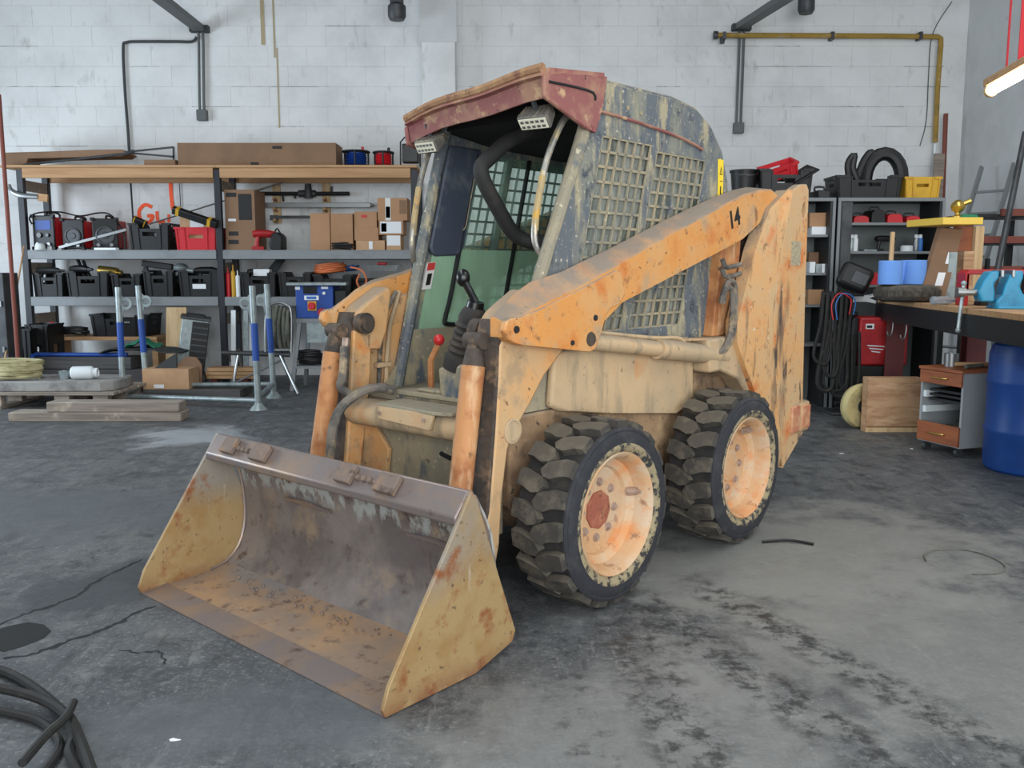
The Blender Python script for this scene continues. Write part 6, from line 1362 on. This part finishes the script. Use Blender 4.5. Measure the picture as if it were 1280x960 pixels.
for k in range(4):
    bbox(MB(), 0, k*BWD/4+.002, ZBN-.04, BL, (k+1)*BWD/4-.002, ZBN).build('bench_plank', 'timber', e)
bbox(MB(), -.01, -.012, ZBN-.20, BL, .03, ZBN-.042).build('front_beam', 'cabinet_dark', e)
bbox(MB(), -.01, BWD-.03, ZBN-.20, BL, BWD, ZBN-.042).build('rear_beam', 'cabinet_dark', e)
bbox(MB(), -.01, .03, ZBN-.20, .04, BWD-.03, ZBN-.042).build('end_beam', 'cabinet_dark', e)
for u, v, mt in ((.08, .03, 'dark_red'), (.16, .74, 'dark_red'), (3.6, .10, 'dark_red'), (3.6, .74, 'dark_red')):
    m = MB(); bbox(m, u, v, 0, u+.02, v+.17, ZBN-.202); bbox(m, u+.15, v, 0, u+.17, v+.17, ZBN-.202); bbox(m, u+.02, v+.075, 0, u+.15, v+.095, ZBN-.202)
    m.build('leg', mt, e)
for u in (.5, .9):
    m = MB(); p = BP(u, .012, ZBN-.2); m.tube([p, p+Vector((0, 0, -.06)), p+Vector((-.02, -.01, -.13)), p+Vector((-.05, -.02, -.12)), p+Vector((-.055, -.02, -.09))], .006, 6, 3); m.build('hook', 'steel', e)
# tyre lying on the bench, rolls, stick
tc = Vector((WX(1133, ZBN, 7.75), 7.75, ZBN))
m = MB(); m.lathe([(.13, .01), (.2, .0), (.25, .02), (.268, .05), (.268, .10), (.25, .13), (.2, .15), (.13, .14), (.12, .075), (.13, .01)], tc, n=32); ty = m.build('spare_tyre', 'tyre', None, 'small black tyre lying flat on the bench under the blue rolls', 'tyre')
for k in range(26):
    t = 2*pi*k/26; m = MB(); m.obox(tc+Vector((.268*cos(t), .268*sin(t), .075)), (.012, .04, .055), rotz(t)); m.build('tread_block', 'tyre', ty, bevel=.003)
zr = ZBN+.151
for px, dy, r, h, lab in ((1112, -.05, .098, .205, 'blue paper roll standing upright on the tyre, left one'), (1141, .02, .105, .21, 'blue paper roll on the tyre with loose sheet, right one')):
    c = Vector((WX(px, zr, 7.75+dy), 7.75+dy, zr)); m = MB(); m.lathe([(.03, 0), (r, 0), (r, h), (.03, h), (.03, 0)], c, n=26); o = m.build('paper_roll', 'blue_paper', None, lab, 'paper roll', bevel=.004)
    if px > 1120:
        m = MB(); m.plate([(-r*.2, 0), (.02, 0), (.03, h), (-r*.5, h*.98)], [], 0, .003, lambda u, v, t: c+Vector((-r+u, -.03-v*.1+t, v))); m.build('loose_sheet', 'blue_paper', o)
c = Vector((WX(1112, zr, 7.70), 7.70, zr)); m = MB(); m.cyl(c+Vector((0, 0, .005)), W(1116, 290, 7.72), .021, .019, 12); m.build('broomstick', 'timber_pale', None, 'short wooden stick sticking up out of the left blue roll', 'stick')
# yellow topped stand at the far end of the bench
e = empty('yellow_stand', BP(.25, .70, ZBN), 'wooden stand with bright yellow top board on the bench', 'stand')
zt = WZ(283, 7.9)
cx0, cx1 = WX(1199, 1.4, 7.9), WX(1221, 1.4, 7.9)
m = MB(); m.box(cx0+.10, 7.85, ZBN, cx1+.02, 8.0, zt); m.build('post', 'timber_pale', e, bevel=.004)
m = MB(); m.box(cx0-.0, 7.83, ZBN, cx0+.09, 7.98, WZ(314, 7.9)); m.build('lower_block', 'plywood', e, bevel=.004)
m = MB(); m.box(cx0-.05, 7.9, WZ(314, 7.9)+.002, cx0+.095, 7.95, zt); m.build('brown_board', 'drawer_wood', e)
m = MB(); xx0, xx1 = WX(1179, 1.8, 7.6), WX(1229, 1.8, 7.6); z0 = zt+.002; m.plate([(xx0, 7.6), (xx1, 7.6), (xx1-.03, 8.1), (xx0-.09, 8.1)], [], z0, z0+.06, lambda u, v, t: (u, v, t)); m.build('top_board', 'yellow_paint', e, bevel=.004)
c = Vector((WX(1196, z0, 7.8), 7.8, z0+.06)); m = MB()
m.lathe([(0, 0), (.05, 0), (.045, .02), (.02, .035), (.022, .05), (.05, .075), (.06, .105), (.05, .135), (.02, .16), (0, .165)], c, n=20); o = m.build('brass_fitting', 'brass', None, 'shiny brass fitting standing on the yellow top board', 'fitting')
m = MB(); m.cyl(c+Vector((.03, -.02, .125)), c+Vector((.09, -.04, .15)), .022, n=12); m.build('outlet', 'brass', o)
m = MB(); x = c.x+.10; m.plate([(x-.1, 0), (x+.05, 0), (x+.03, .03), (x-.08, .035)], [], 7.72, 7.84, lambda u, v, t: (u, t, z0+.06+v)); m.build('green_pad', 'green_cloth', None, 'small green pad beside the brass fitting', 'pad')
# leaning carton, grey plate, bottle
m = MB(); a0, a1, a2, a3 = W(1149, 361, 7.62), W(1181, 364, 7.62), W(1204, 287, 7.80), W(1176, 285, 7.80)
a0.z = a1.z = ZBN+.002
th = Vector((-.01, .045, .01)); P = [a0, a1, a2, a3]; m.add(P+[p+th for p in P], [(0,1,2,3), (7,6,5,4), (0,4,5,1), (1,5,6,2), (2,6,7,3), (3,7,4,0)]); o = m.build('flat_carton', 'cardboard_dark', None, 'flat brown carton leaning slanted against the wooden stand', 'box')
for s0, s1, t0, t1 in ((.45, .75, .22, .40), (.62, .85, .52, .68)):
    m = MB(); f = lambda s, t: a0.lerp(a1, s).lerp(a3.lerp(a2, s), t)+Vector((0, -.003, 0)); Q = [f(s0, t0), f(s1, t0), f(s1, t1), f(s0, t1)]; m.add(Q+[q+Vector((0, .002, 0)) for q in Q], [(0,1,2,3), (7,6,5,4), (0,4,5,1), (1,5,6,2), (2,6,7,3), (3,7,4,0)]); m.build('paper_label', 'paper', o)
m = MB(); a0, a1 = WX(1180, 1.3, 7.66), WX(1194, 1.3, 7.66); m.plate([(a0, ZBN+.001), (a1, ZBN+.001), (a1+.035, WZ(315, 7.66)), (a0+.07, WZ(315, 7.66))], [], 7.655, 7.675, lambda u, v, t: (u, t+(v-ZBN)*.15, v)); m.build('metal_plate', 'galvanised', None, 'grey metal plate leaning on the stand behind the bottle', 'plate')
c = Vector((WX(1166, ZBN, 7.0), 7.02, ZBN+.035)); m = MB(); m.lathe([(0, 0), (.030, 0), (.034, .012), (.030, .05), (.034, .09), (.034, .14), (.016, .175), (.012, .2), (0, .2)], c, (1, .15, 0), 16); o = m.build('plastic_bottle', 'pet_clear', None, 'clear plastic bottle lying on the bench', 'bottle')
m = MB(); ax_ = Vector((1, .15, 0)).normalized(); m.cyl(c+ax_*.198, c+ax_*.22, .015, n=10); m.build('cap', 'white_plastic', o)
# bench vice
vp = BP(2.30, .27, ZBN)
e = empty('bench_vice', vp, 'turquoise blue bench vice with steel lever on the bench edge', 'vice')
X_ = -n_; Y_ = d_           # screw axis points off the bench towards the room
def VP(x, y, z): return vp + X_*x + Y_*y + Vector((0, 0, z))
def vbox(m, x0, y0, z0, x1, y1, z1):
    m.add([VP(*p) for p in [(x0,y0,z0),(x1,y0,z0),(x1,y1,z0),(x0,y1,z0),(x0,y0,z1),(x1,y0,z1),(x1,y1,z1),(x0,y1,z1)]], [(0,3,2,1),(4,5,6,7),(0,1,5,4),(1,2,6,5),(2,3,7,6),(3,0,4,7)]); return m
VS = lambda u, v, t: VP(u, t, v)
m = MB(); m.plate([(.10, .01), (.10, .06), (.06, .10), (.05, .16), (.02, .24), (-.02, .27), (-.07, .27), (-.07, .22), (-.05, .16), (-.08, .10), (-.22, .10), (-.28, .06), (-.28, .01)], [], -.075, .075, VS); m.build('fixed_body', 'blue_vice', e, bevel=.014, seg=3)
m = MB(); m.plate([(.20, .05), (.22, .12), (.19, .20), (.15, .265), (.09, .27), (.09, .22), (.12, .18), (.11, .12), (.11, .05)], [], -.07, .07, VS); m.build('moving_jaw', 'blue_vice', e, bevel=.014, seg=3)
for x in (.045, -.028): vbox(MB(), x+.02, -.085, .225, x+.04, .085, .275).build('jaw_plate', 'steel', e, bevel=.003)
m = MB(); m.cyl(VP(.10, 0, .115), VP(.33, 0, .115), .024, n=14); m.cyl(VP(.29, 0, .115), VP(.345, 0, .115), .036, n=14); m.build('screw', 'steel', e)
q = VP(.32, 0, .115); m = MB(); m.cyl(q+Vector((.02, 0, .06)), q+Vector((.0, -.0, -.27)), .013, n=10); m.build('lever', 'galvanised', e)
for zz, xx in ((.065, .02), (-.275, 0)):
    m = MB(); m.sphere(q+Vector((xx, 0, zz)), .021, 10); m.build('lever_knob', 'galvanised', e)
vbox(MB(), -.30, -.11, 0, .10, .11, .018).build('base_plate', 'blue_vice', e, bevel=.006)
# red sheet-metal tray behind the vice
rp = BP(1.72, .35, ZBN); m = MB(); RB = lambda u, v, t: rp + n_*u + d_*t + Vector((0, 0, v))
m.plate([(-.20, 0), (-.17, 0), (-.17, .24), (.30, .24), (.30, .0), (.33, 0), (.33, .28), (-.17, .28), (-.20, .25)], [], -.08, .10, RB); o = m.build('red_machine_guard', 'red_paint', None, 'red sheet metal guard standing on the bench behind the vice', 'guard', bevel=.006)
m = MB(); m.plate([(-.08, 0), (.20, 0), (.20, .14), (.12, .16), (-.04, .15)], [], -.05, .07, RB); m.build('black_motor', 'black_plastic', o, bevel=.01)
m = MB(); m.cyl(RB(-.08, .26, -.085), RB(-.08, .26, -.08), .016, n=12); m.build('badge', 'paper', o)
# things under and before the bench
# red welding machine on a black trolley
wx, wy = WX(1092, .7, 8.5), 8.66
e = empty('welding_machine', (wx, wy, 0), 'large red welding machine on black trolley behind the bench leg', 'welder')
z0, z1 = WZ(457, 8.45), WZ(397, 8.45)
m = MB(); m.box(wx-.16, wy-.2, z0, wx+.32, wy+.16, z1); m.build('red_casing', 'red_paint', e, bevel=.02)
m = MB(); m.box(wx-.23, wy-.2, z0-.02, wx-.162, wy+.16, z1+.0); m.build('front_panel', 'black_plastic', e, bevel=.02)
m = MB(); m.box(wx-.22, wy-.22, .12, wx+.22, wy+.17, z0-.002); m.build('trolley_body', 'black_plastic', e, bevel=.01)
for x in (-.16, .16):
    m = MB(); m.cyl((wx+x, wy-.25, .09), (wx+x, wy-.20, .09), .09, n=18); m.build('trolley_wheel', 'black_plastic', e)
m = MB(); m.box(wx-.10, wy-.203, z1-.11, wx-.02, wy-.2005, z1-.06); m.build('name_label', 'paper', e)
m = MB(); m.box(wx-.09, wy-.2045, z1-.10, wx-.04, wy-.203, z1-.075); m.build('label_print', 'ink', e)
for k in range(3):
    m = MB(); zz = z0+.20-.028*k; m.plate([(wx-.08+.02*k, zz), (wx+.12-.03*k, zz-.012), (wx+.10-.03*k, zz-.022), (wx-.07+.02*k, zz-.012)], [], wy-.203, wy-.2005, lambda u, v, t: (u, t, v)); m.build('stripe', 'paper', e)
m = MB(); m.box(wx-.18, wy-.05, z1+.002, wx-.12, wy+.1, z1+.05); m.build('lift_handle', 'black_plastic', e, bevel=.01)
# black hose column with hanging hoses and a black helmet box
hx, hy = WX(1062, .9, 8.45), 8.5
e = empty('hose_stand', (hx, hy, 0), 'dark stand with many black hoses hanging beside the cabinets', 'stand')
m = MB(); m.box(hx-.025, hy-.025, .03, hx+.025, hy+.025, WZ(363, 8.5)); m.build('column', 'steel_dark', e)
m = MB(); m.box(hx-.16, hy-.14, 0, hx+.16, hy+.14, .03); m.build('base', 'steel_dark', e, bevel=.006)
m = MB(); m.cyl((hx-.28, hy-.05, WZ(368, 8.5)), (hx+.12, hy-.05, WZ(368, 8.5)), .018, n=8); m.build('arm', 'steel_dark', e)
rg = random.Random(77)
for k in range(7):
    x0 = hx-.27+k*.045; zt = WZ(366, 8.5); zb_ = WZ(rg.choice((488, 470, 455, 495)), 8.4); w = rg.uniform(.05, .11)
    m = MB(); m.tube([(x0, hy-.02, zt-.25), (x0, hy-.06, zt+.01), (x0-.02, hy-.11, zt-.2), (x0-.04, hy-.12, (zt+zb_)/2), (x0-.02-w, hy-.13, zb_+.08), (x0+w*.2, hy-.14, zb_), (x0+w, hy-.13, zb_+.12), (x0+w*.9, hy-.11, (zt+zb_)/2+.1)], rg.uniform(.014, .022), 7, 4); m.build('hanging_hose', 'hose_dark', e)
for mt, dx in (('red_plastic', -.10), ('blue_cord', -.06)):
    m = MB(); zt = WZ(366, 8.5); m.tube([(hx+dx-.1, hy-.16, zt-.25), (hx+dx-.12, hy-.16, zt-.1), (hx+dx-.05, hy-.16, zt), (hx+dx+.06, hy-.16, zt-.06), (hx+dx+.05, hy-.16, zt-.2)], .006, 6, 4); m.build('gas_line', mt, e)
c = W(1071, 348, 8.45); R = roty(radians(24)) @ rotz(radians(-20))
m = MB(); m.obox(c+Vector((0, .05, 0)), (.30, .24, .24), R); o = m.build('helmet_box', 'black_plastic', None, 'tilted black welding helmet hanging on the hose stand', 'helmet', bevel=.05, seg=3)
m = MB(); m.obox(c+R @ Vector((.03, -.075, .0)), (.14, .012, .11), R); m.build('visor_glass', 'steel_dark', o, bevel=.004)
# bright metal bracket at the bench corner
p = BP(-.02, -.10, ZBN); m = MB(); m.plate([(-.20, 0), (-.10, .02), (0, .02), (.10, 0), (.10, .03), (.03, .055), (.10, .08), (.10, .10), (0, .085), (-.10, .085), (-.20, .10), (-.20, .075), (-.12, .05), (-.20, .03)], [], 0, .02, lambda u, v, t: (p.x+u, p.y+t, ZBN-.055+v)); m.build('corner_bracket', 'white_plastic', None, 'white star-shaped bracket at the bench corner before the hoses', 'bracket', bevel=.004)
# trolley wheel and plywood box
c = Vector((WX(1077, .2, 7.7), 7.72, .2)); m = MB(); m.lathe([(.06, -.035), (.10, -.03), (.14, -.05), (.185, -.045), (.20, 0), (.185, .045), (.14, .05), (.10, .03), (.06, .035)], c, (.35, -1, 0), 32); o = m.build('cart_wheel', 'cream_rubber', None, 'yellowed cart wheel standing beside the plywood box', 'wheel')
m = MB(); m.lathe([(0, -.04), (.04, -.045), (.06, -.03), (.11, -.02), (.11, .02), (.06, .03), (0, .04)], c, (.35, -1, 0), 24); m.build('hub', 'steel_dark', o)
Yp = 7.5
X0, X1 = WX(1084, .25, Yp), WX(1152, .25, Yp); zt = WZ(472.5, Yp)
e = empty('plywood_box', ((X0+X1)/2, Yp+.2, 0), 'low plywood box on the floor under the bench', 'box')
zf = G(1120, 537).y
m = MB(); m.box(X0, Yp, .055, X1, Yp+.02, zt); m.build('front_board', 'plywood', e)
m = MB(); m.box(X0, Yp, .002, X1, Yp+.02, .042); m.build('base_strip', 'timber_pale', e)
m = MB(); m.box(X0, Yp+.021, .0, X0+.018, Yp+.10, zt); m.build('side_board', 'plywood', e)
m = MB(); m.box(X1-.018, Yp+.021, .0, X1, Yp+.10, zt); m.build('side_board', 'plywood', e)
m = MB(); m.box(X0, Yp+.10, .0, X1, Yp+.118, zt); m.build('back_board', 'plywood', e)
m = MB(); m.box(X0+.019, Yp+.021, .03, X1-.019, Yp+.099, .05); m.build('bottom_board', 'plywood', e)
# drawer pedestal on castors
pf = G(1144, 561); pn = G(1196, 574)
pf = Vector((pf.x, pf.y, 0)); pn = Vector((pn.x, pn.y, 0)); fx = (pn-pf); PW = fx.length; fx.normalize(); fy = Vector((-fx.y, fx.x, 0))
if fy.x < 0: fy = -fy
def PD(u, v, z): return pf + fx*u + fy*v + Vector((0, 0, z))
def pbox(u0, v0, z0, u1, v1, z1):
    m = MB(); m.add([PD(*p) for p in [(u0,v0,z0),(u1,v0,z0),(u1,v1,z0),(u0,v1,z0),(u0,v0,z1),(u1,v0,z1),(u1,v1,z1),(u0,v1,z1)]], [(0,3,2,1),(4,5,6,7),(0,1,5,4),(1,2,6,5),(2,3,7,6),(3,0,4,7)]); return m
e = empty('drawer_pedestal', PD(PW/2, .27, 0), 'grey drawer pedestal with brown fronts and missing middle drawers beside the blue drum', 'cabinet')
PH = .66; PDp = .56
pbox(0, .02, .075, .018, PDp, PH-.024).build('side_panel', 'pedestal_grey', e); pbox(PW-.018, .02, .075, PW, PDp, PH-.024).build('side_panel', 'pedestal_grey', e)
pbox(.019, PDp-.015, .075, PW-.019, PDp, PH-.024).build('back_panel', 'pedestal_grey', e); pbox(.019, .02, .075, PW-.019, PDp-.016, .09).build('bottom_panel', 'pedestal_grey', e)
pbox(-.005, -.005, PH-.022, PW+.005, PDp, PH).build('top_panel', 'drawer_wood', e)
for z0, z1 in ((.085, .235), (PH-.125, PH-.026)):
    dr = pbox(.004, .0, z0, PW-.004, .018, z1).build('drawer_front', 'drawer_wood', e, bevel=.003)
    m = MB(); zc = (z0+z1)/2; m.tube([PD(PW*.32, -.002, zc), PD(PW*.36, -.02, zc), PD(PW*.64, -.02, zc), PD(PW*.68, -.002, zc)], .006, 6, 2); m.build('handle', 'brass', dr)
for z in (.30, .42):
    pbox(.02, .03, z, .05, PDp-.05, z+.05).build('slide_rail', 'white_plastic', e)
for k in range(3): pbox(.06, .05, .40+.035*k, PW-.03, PDp-.1, .418+.035*k).build('file_tray', 'black_plastic', e)
for u in (.05, PW-.05):
    for v in (.06, PDp-.07):
        m = MB(); c = PD(u, v, .034); m.cyl(c-fx*.014, c+fx*.014, .034, n=16); m.cyl(c+Vector((0, 0, .02)), c+Vector((0, 0, .042)), .012, n=8); m.build('castor', 'steel_dark', e)
m = MB(); vs = []
o_ = drape(0, 1, 0, 1, lambda u, v: 0, 'tarp_dark', 'rag', 'grey rag lying in the open middle of the pedestal', nx=8, ny=6, amp=.05, seed=2)
o_['category'] = 'rag'; o_.scale = (.22, .3, 1); q = PD(PW*.55, .30, .135); o_.location = q; o_.data.materials[0] = MATS['rope_grey']
xk = PD(PW*.30, .18, PH); m = MB(); m.lathe([(0, 0), (.05, 0), (.052, .10), (.047, .10), (.045, .006), (0, .006)], xk, n=18); m.build('steel_can', 'steel', None, 'open steel can standing on the drawer pedestal', 'can')
m = MB(); m.cyl(PD(PW*.45, .16, PH+.022), PD(PW*.78, .40, PH+.022), .016, .02, 10); o = m.build('hammer', 'timber', None, 'hammer with wooden handle on the drawer pedestal', 'hammer')
m = MB(); m.bar(PD(PW*.70, .44, PH+.024), PD(PW*.88, .36, PH+.024), .03, .034); m.build('hammer_head', 'steel_dark', o, bevel=.004)
m = MB(); m.cyl(PD(PW*.78, .12, PH+.018), PD(PW*.62, .50, PH+.018), .016, n=10); m.build('short_pipe', 'rope_grey', None, 'short grey pipe lying on the drawer pedestal', 'pipe')
# blue plastic drum
dc = Vector((WX(1238, .45, 6.05)+.295, 6.05, 0)); H_ = .93; r = .29
pr = [(0, 0), (r-.03, 0), (r-.008, .02), (r, .06), (r, .26), (r+.008, .28), (r+.008, .30), (r, .32), (r, .60), (r+.008, .62), (r+.008, .64), (r, .66), (r-.002, .82), (r-.02, .88), (r-.05, .90), (r-.05, H_), (r-.075, H_), (r-.08, .905), (0, .905)]
m = MB(); m.lathe(pr, dc, n=40); o = m.build('plastic_drum', 'blue_drum', None, 'large blue plastic drum at the right edge of the floor', 'drum')
m = MB(); m.cyl(dc+Vector((-.12, 0, .905)), dc+Vector((-.12, 0, .93)), .035, n=14); m.build('bung', 'black_plastic', o)
m = MB(); m.lathe([(r-.048, .93), (r-.035, .935), (r-.035, .90), (r-.048, .90)], dc, n=36); m.build('rim_ring', 'steel_dark', o)
# ------------------------------------------------------------------ corner: ladder, bars, stock rack
lb, lt = Vector((4.75, 9.9, 0)), Vector((5.72, 10.6, 2.62))
ax = (lt-lb).normalized(); sd = Vector((-.55, .84, 0)).normalized()*.19
e = empty('ladder', lb, 'grey aluminium ladder leaning against the side wall', 'ladder')
for s in (-1, 1):
    m = MB(); m.bar(lb+sd*s, lt+sd*s, .06, .028, up=sd); m.build('rail', 'aluminium', e)
for k in range(9):
    p = lb+ax*(.3+.28*k); m = MB(); m.cyl(p-sd, p+sd, .016, n=8); m.build('rung', 'aluminium', e)
m = MB(); m.cyl((4.55, 8.65, .01), W(1282, 165, 8.9), .03, n=10); m.build('steel_tube', 'steel_dark', None, 'long dark steel tube leaning right above the bench', 'tube')
ex, ey = 4.72, 9.1
e = empty('bar_rack', (5.2, ey, 0), 'dark stock rack with red-brown rails and stored bars', 'rack')
for x in (4.66, 5.35):
    m = MB(); m.box(x-.03, ey-.03, 0, x+.03, ey+.03, WZ(272, ey)); m.build('upright', 'cabinet_dark', e)
    m = MB(); m.box(x-.03, ey+.45, 0, x+.03, ey+.51, WZ(272, ey)); m.build('upright', 'cabinet_dark', e)
for yy in (264, 298, 335):
    z = WZ(yy, ey); m = MB(); m.box(4.6 if yy > 270 else 4.95, ey-.07, z-.05, 5.6, ey-.031, z+.02); m.build('rail', 'red_brown_paint', e)
    m = MB(); m.box(4.62, ey-.03, z-.06, 5.5, ey+.5, z-.03); m.build('shelf_sheet', 'cabinet_dark', e)
rg = random.Random(8)
for k in range(7):
    x = 4.72+k*.11; m = MB(); z0 = WZ(330, ey); m.bar((x, ey-.10-.02*k % .06, .02), (x+rg.uniform(-.02, .10), ey-.09, rg.uniform(1.25, 1.62)), .035, .035)
    m.build('stock_bar', ('steel_dark', 'cabinet_dark', 'steel')[k % 3], e)
m = MB(); m.cyl((WX(1178.5, 1.4, WY-.15), WY-.15, 0), (WX(1180, 3, WY-.15), WY-.15, WZ(142, WY-.15)), .028, n=10); m.build('red_brown_pole', 'red_brown_paint', None, 'reddish brown pole standing in the wall corner', 'pole')
m = MB(); x = WX(1173, 2.6, WY-.2); m.box(x-.07, WY-.22, 0, x+.06, WY-.18, WZ(192, WY-.2)); m.build('upright_board', 'timber_grey', None, 'pale narrow board standing in the corner behind the yellow crate', 'board')
# ------------------------------------------------------------------ hanging strip lamp
a0, a1 = W(1237, 114, 6.5), W(1310, 74, 5.7)
e = empty('strip_lamp', (a0+a1)/2, 'glowing fluorescent strip lamp hanging at the right edge', 'lamp')
m = MB(); dv = (a1-a0).normalized(); m.cyl(a0+dv*.03, a1, .036, n=16); m.build('tube', 'tube_light', e)
m = MB(); m.bar(a0+Vector((0, 0, .055)), a1+Vector((0, 0, .055)), .10, .05); m.build('housing', 'timber', e, bevel=.006)
m = MB(); m.cyl(a0, a0+dv*.035, .045, n=14); m.build('end_cap', 'timber_pale', e)
for t, mt, w in ((.30, 'red_plastic', .006), (.55, 'red_plastic', .02)):
    p = a0.lerp(a1, t)+Vector((0, 0, .08)); m = MB(); m.box(p.x-w, p.y-.004, p.z, p.x+w, p.y+.004, ZC-.002); m.build('strap', mt, e)
# ------------------------------------------------------------------ small things on the floor
m = MB(); m.tube([G(953, 679)+Vector((0, 0, .008)), G(985, 678)+Vector((0, 0, .012)), G(1017, 682)+Vector((0, 0, .008))], .008, 6, 4); m.build('black_stick', 'black_plastic', None, 'thin black stick on the floor right of the rear wheel', 'stick')
m = MB(); m.tube([G(x, y)+Vector((0, 0, .004)) for x, y in ((1158, 703), (1156, 694), (1175, 688), (1210, 689), (1240, 698), (1257, 710), (1245, 718), (1215, 719))], .0032, 6, 5); m.build('wire_loop', 'rope_grey', None, 'thin bent wire loop on the floor at right', 'wire')
hs = [([(-25, 835), (20, 852), (58, 878), (85, 905), (92, 930), (88, 950), (110, 990)], .016, .018), ([(-25, 872), (25, 882), (62, 895), (88, 915), (100, 940), (118, 990)], .016, .045), ([(30, 985), (60, 948), (84, 925), (94, 905)], .013, .072), ([(-25, 890), (20, 898), (55, 910), (75, 935), (60, 965), (40, 985)], .013, .014)]
for i, (pp, r, z) in enumerate(hs):
    m = MB(); m.tube([G(x, y)+Vector((0, 0, z)) for x, y in pp], r, 8, 5)
    m.build('black_cable', 'hose_dark', None, ('thick black cable curving at the lower left corner, outermost', 'thick black cable at the lower left, crossing over the others', 'thin black cable end poking across the lower left pile', 'thin black cable lying lowest in the lower left corner')[i], 'cable')
def flat(pp, mt, name, z=.0015):
    m = MB(); m.plate([(G(x, y).x, G(x, y).y) for x, y in pp], [], .0, z, lambda u, v, t: (u, v, t)); m.build(name, mt, floor, smooth=0)
flat([(-10, 790), (10, 783), (35, 778), (55, 781), (64, 789), (55, 798), (30, 808), (5, 815), (-10, 812)], 'stain_black', 'oil_stain')
def crack(pp, w0):
    rg = random.Random(len(pp)); L_, R_ = [], []; P = spline([G(*q) for q in pp], 6)
    for i, p in enumerate(P):
        d = (P[min(i+1, len(P)-1)]-P[max(i-1, 0)]).normalized(); n = Vector((-d.y, d.x, 0)); w = w0*rg.uniform(.35, 1.3)*(1-.6*abs(i/len(P)-.4)); j = n*rg.uniform(-.008, .008)
        L_.append(p+n*w+j); R_.append(p-n*w+j)
    m = MB(); n = len(P); m.add([(q.x, q.y, .0012) for q in L_+R_], [(i, i+1, n+i+1, n+i) for i in range(n-1)]); m.build('crack', 'crack_dark', floor, smooth=0)
crack([(-5, 782), (30, 768), (70, 755), (100, 742), (118, 728), (150, 712), (178, 700)], .010)
crack([(5, 822), (40, 818), (80, 803), (120, 790), (150, 778), (170, 766), (196, 758)], .012)
crack([(150, 812), (175, 816), (200, 815), (206, 830)], .005)
for i, (x, y) in enumerate(((1052, 567), (1140, 561), (218, 925))):
    g = G(x, y); rg = random.Random(i); m = MB(); m.plate([(g.x+.02*rg.uniform(.4, 1)*cos(t), g.y+.012*rg.uniform(.4, 1)*sin(t)) for t in (0, 1, 2, 3, 4, 5)], [], 0, .002, lambda u, v, t: (u, v, t)); m.build('paint_fleck', 'paper', floor, smooth=0)
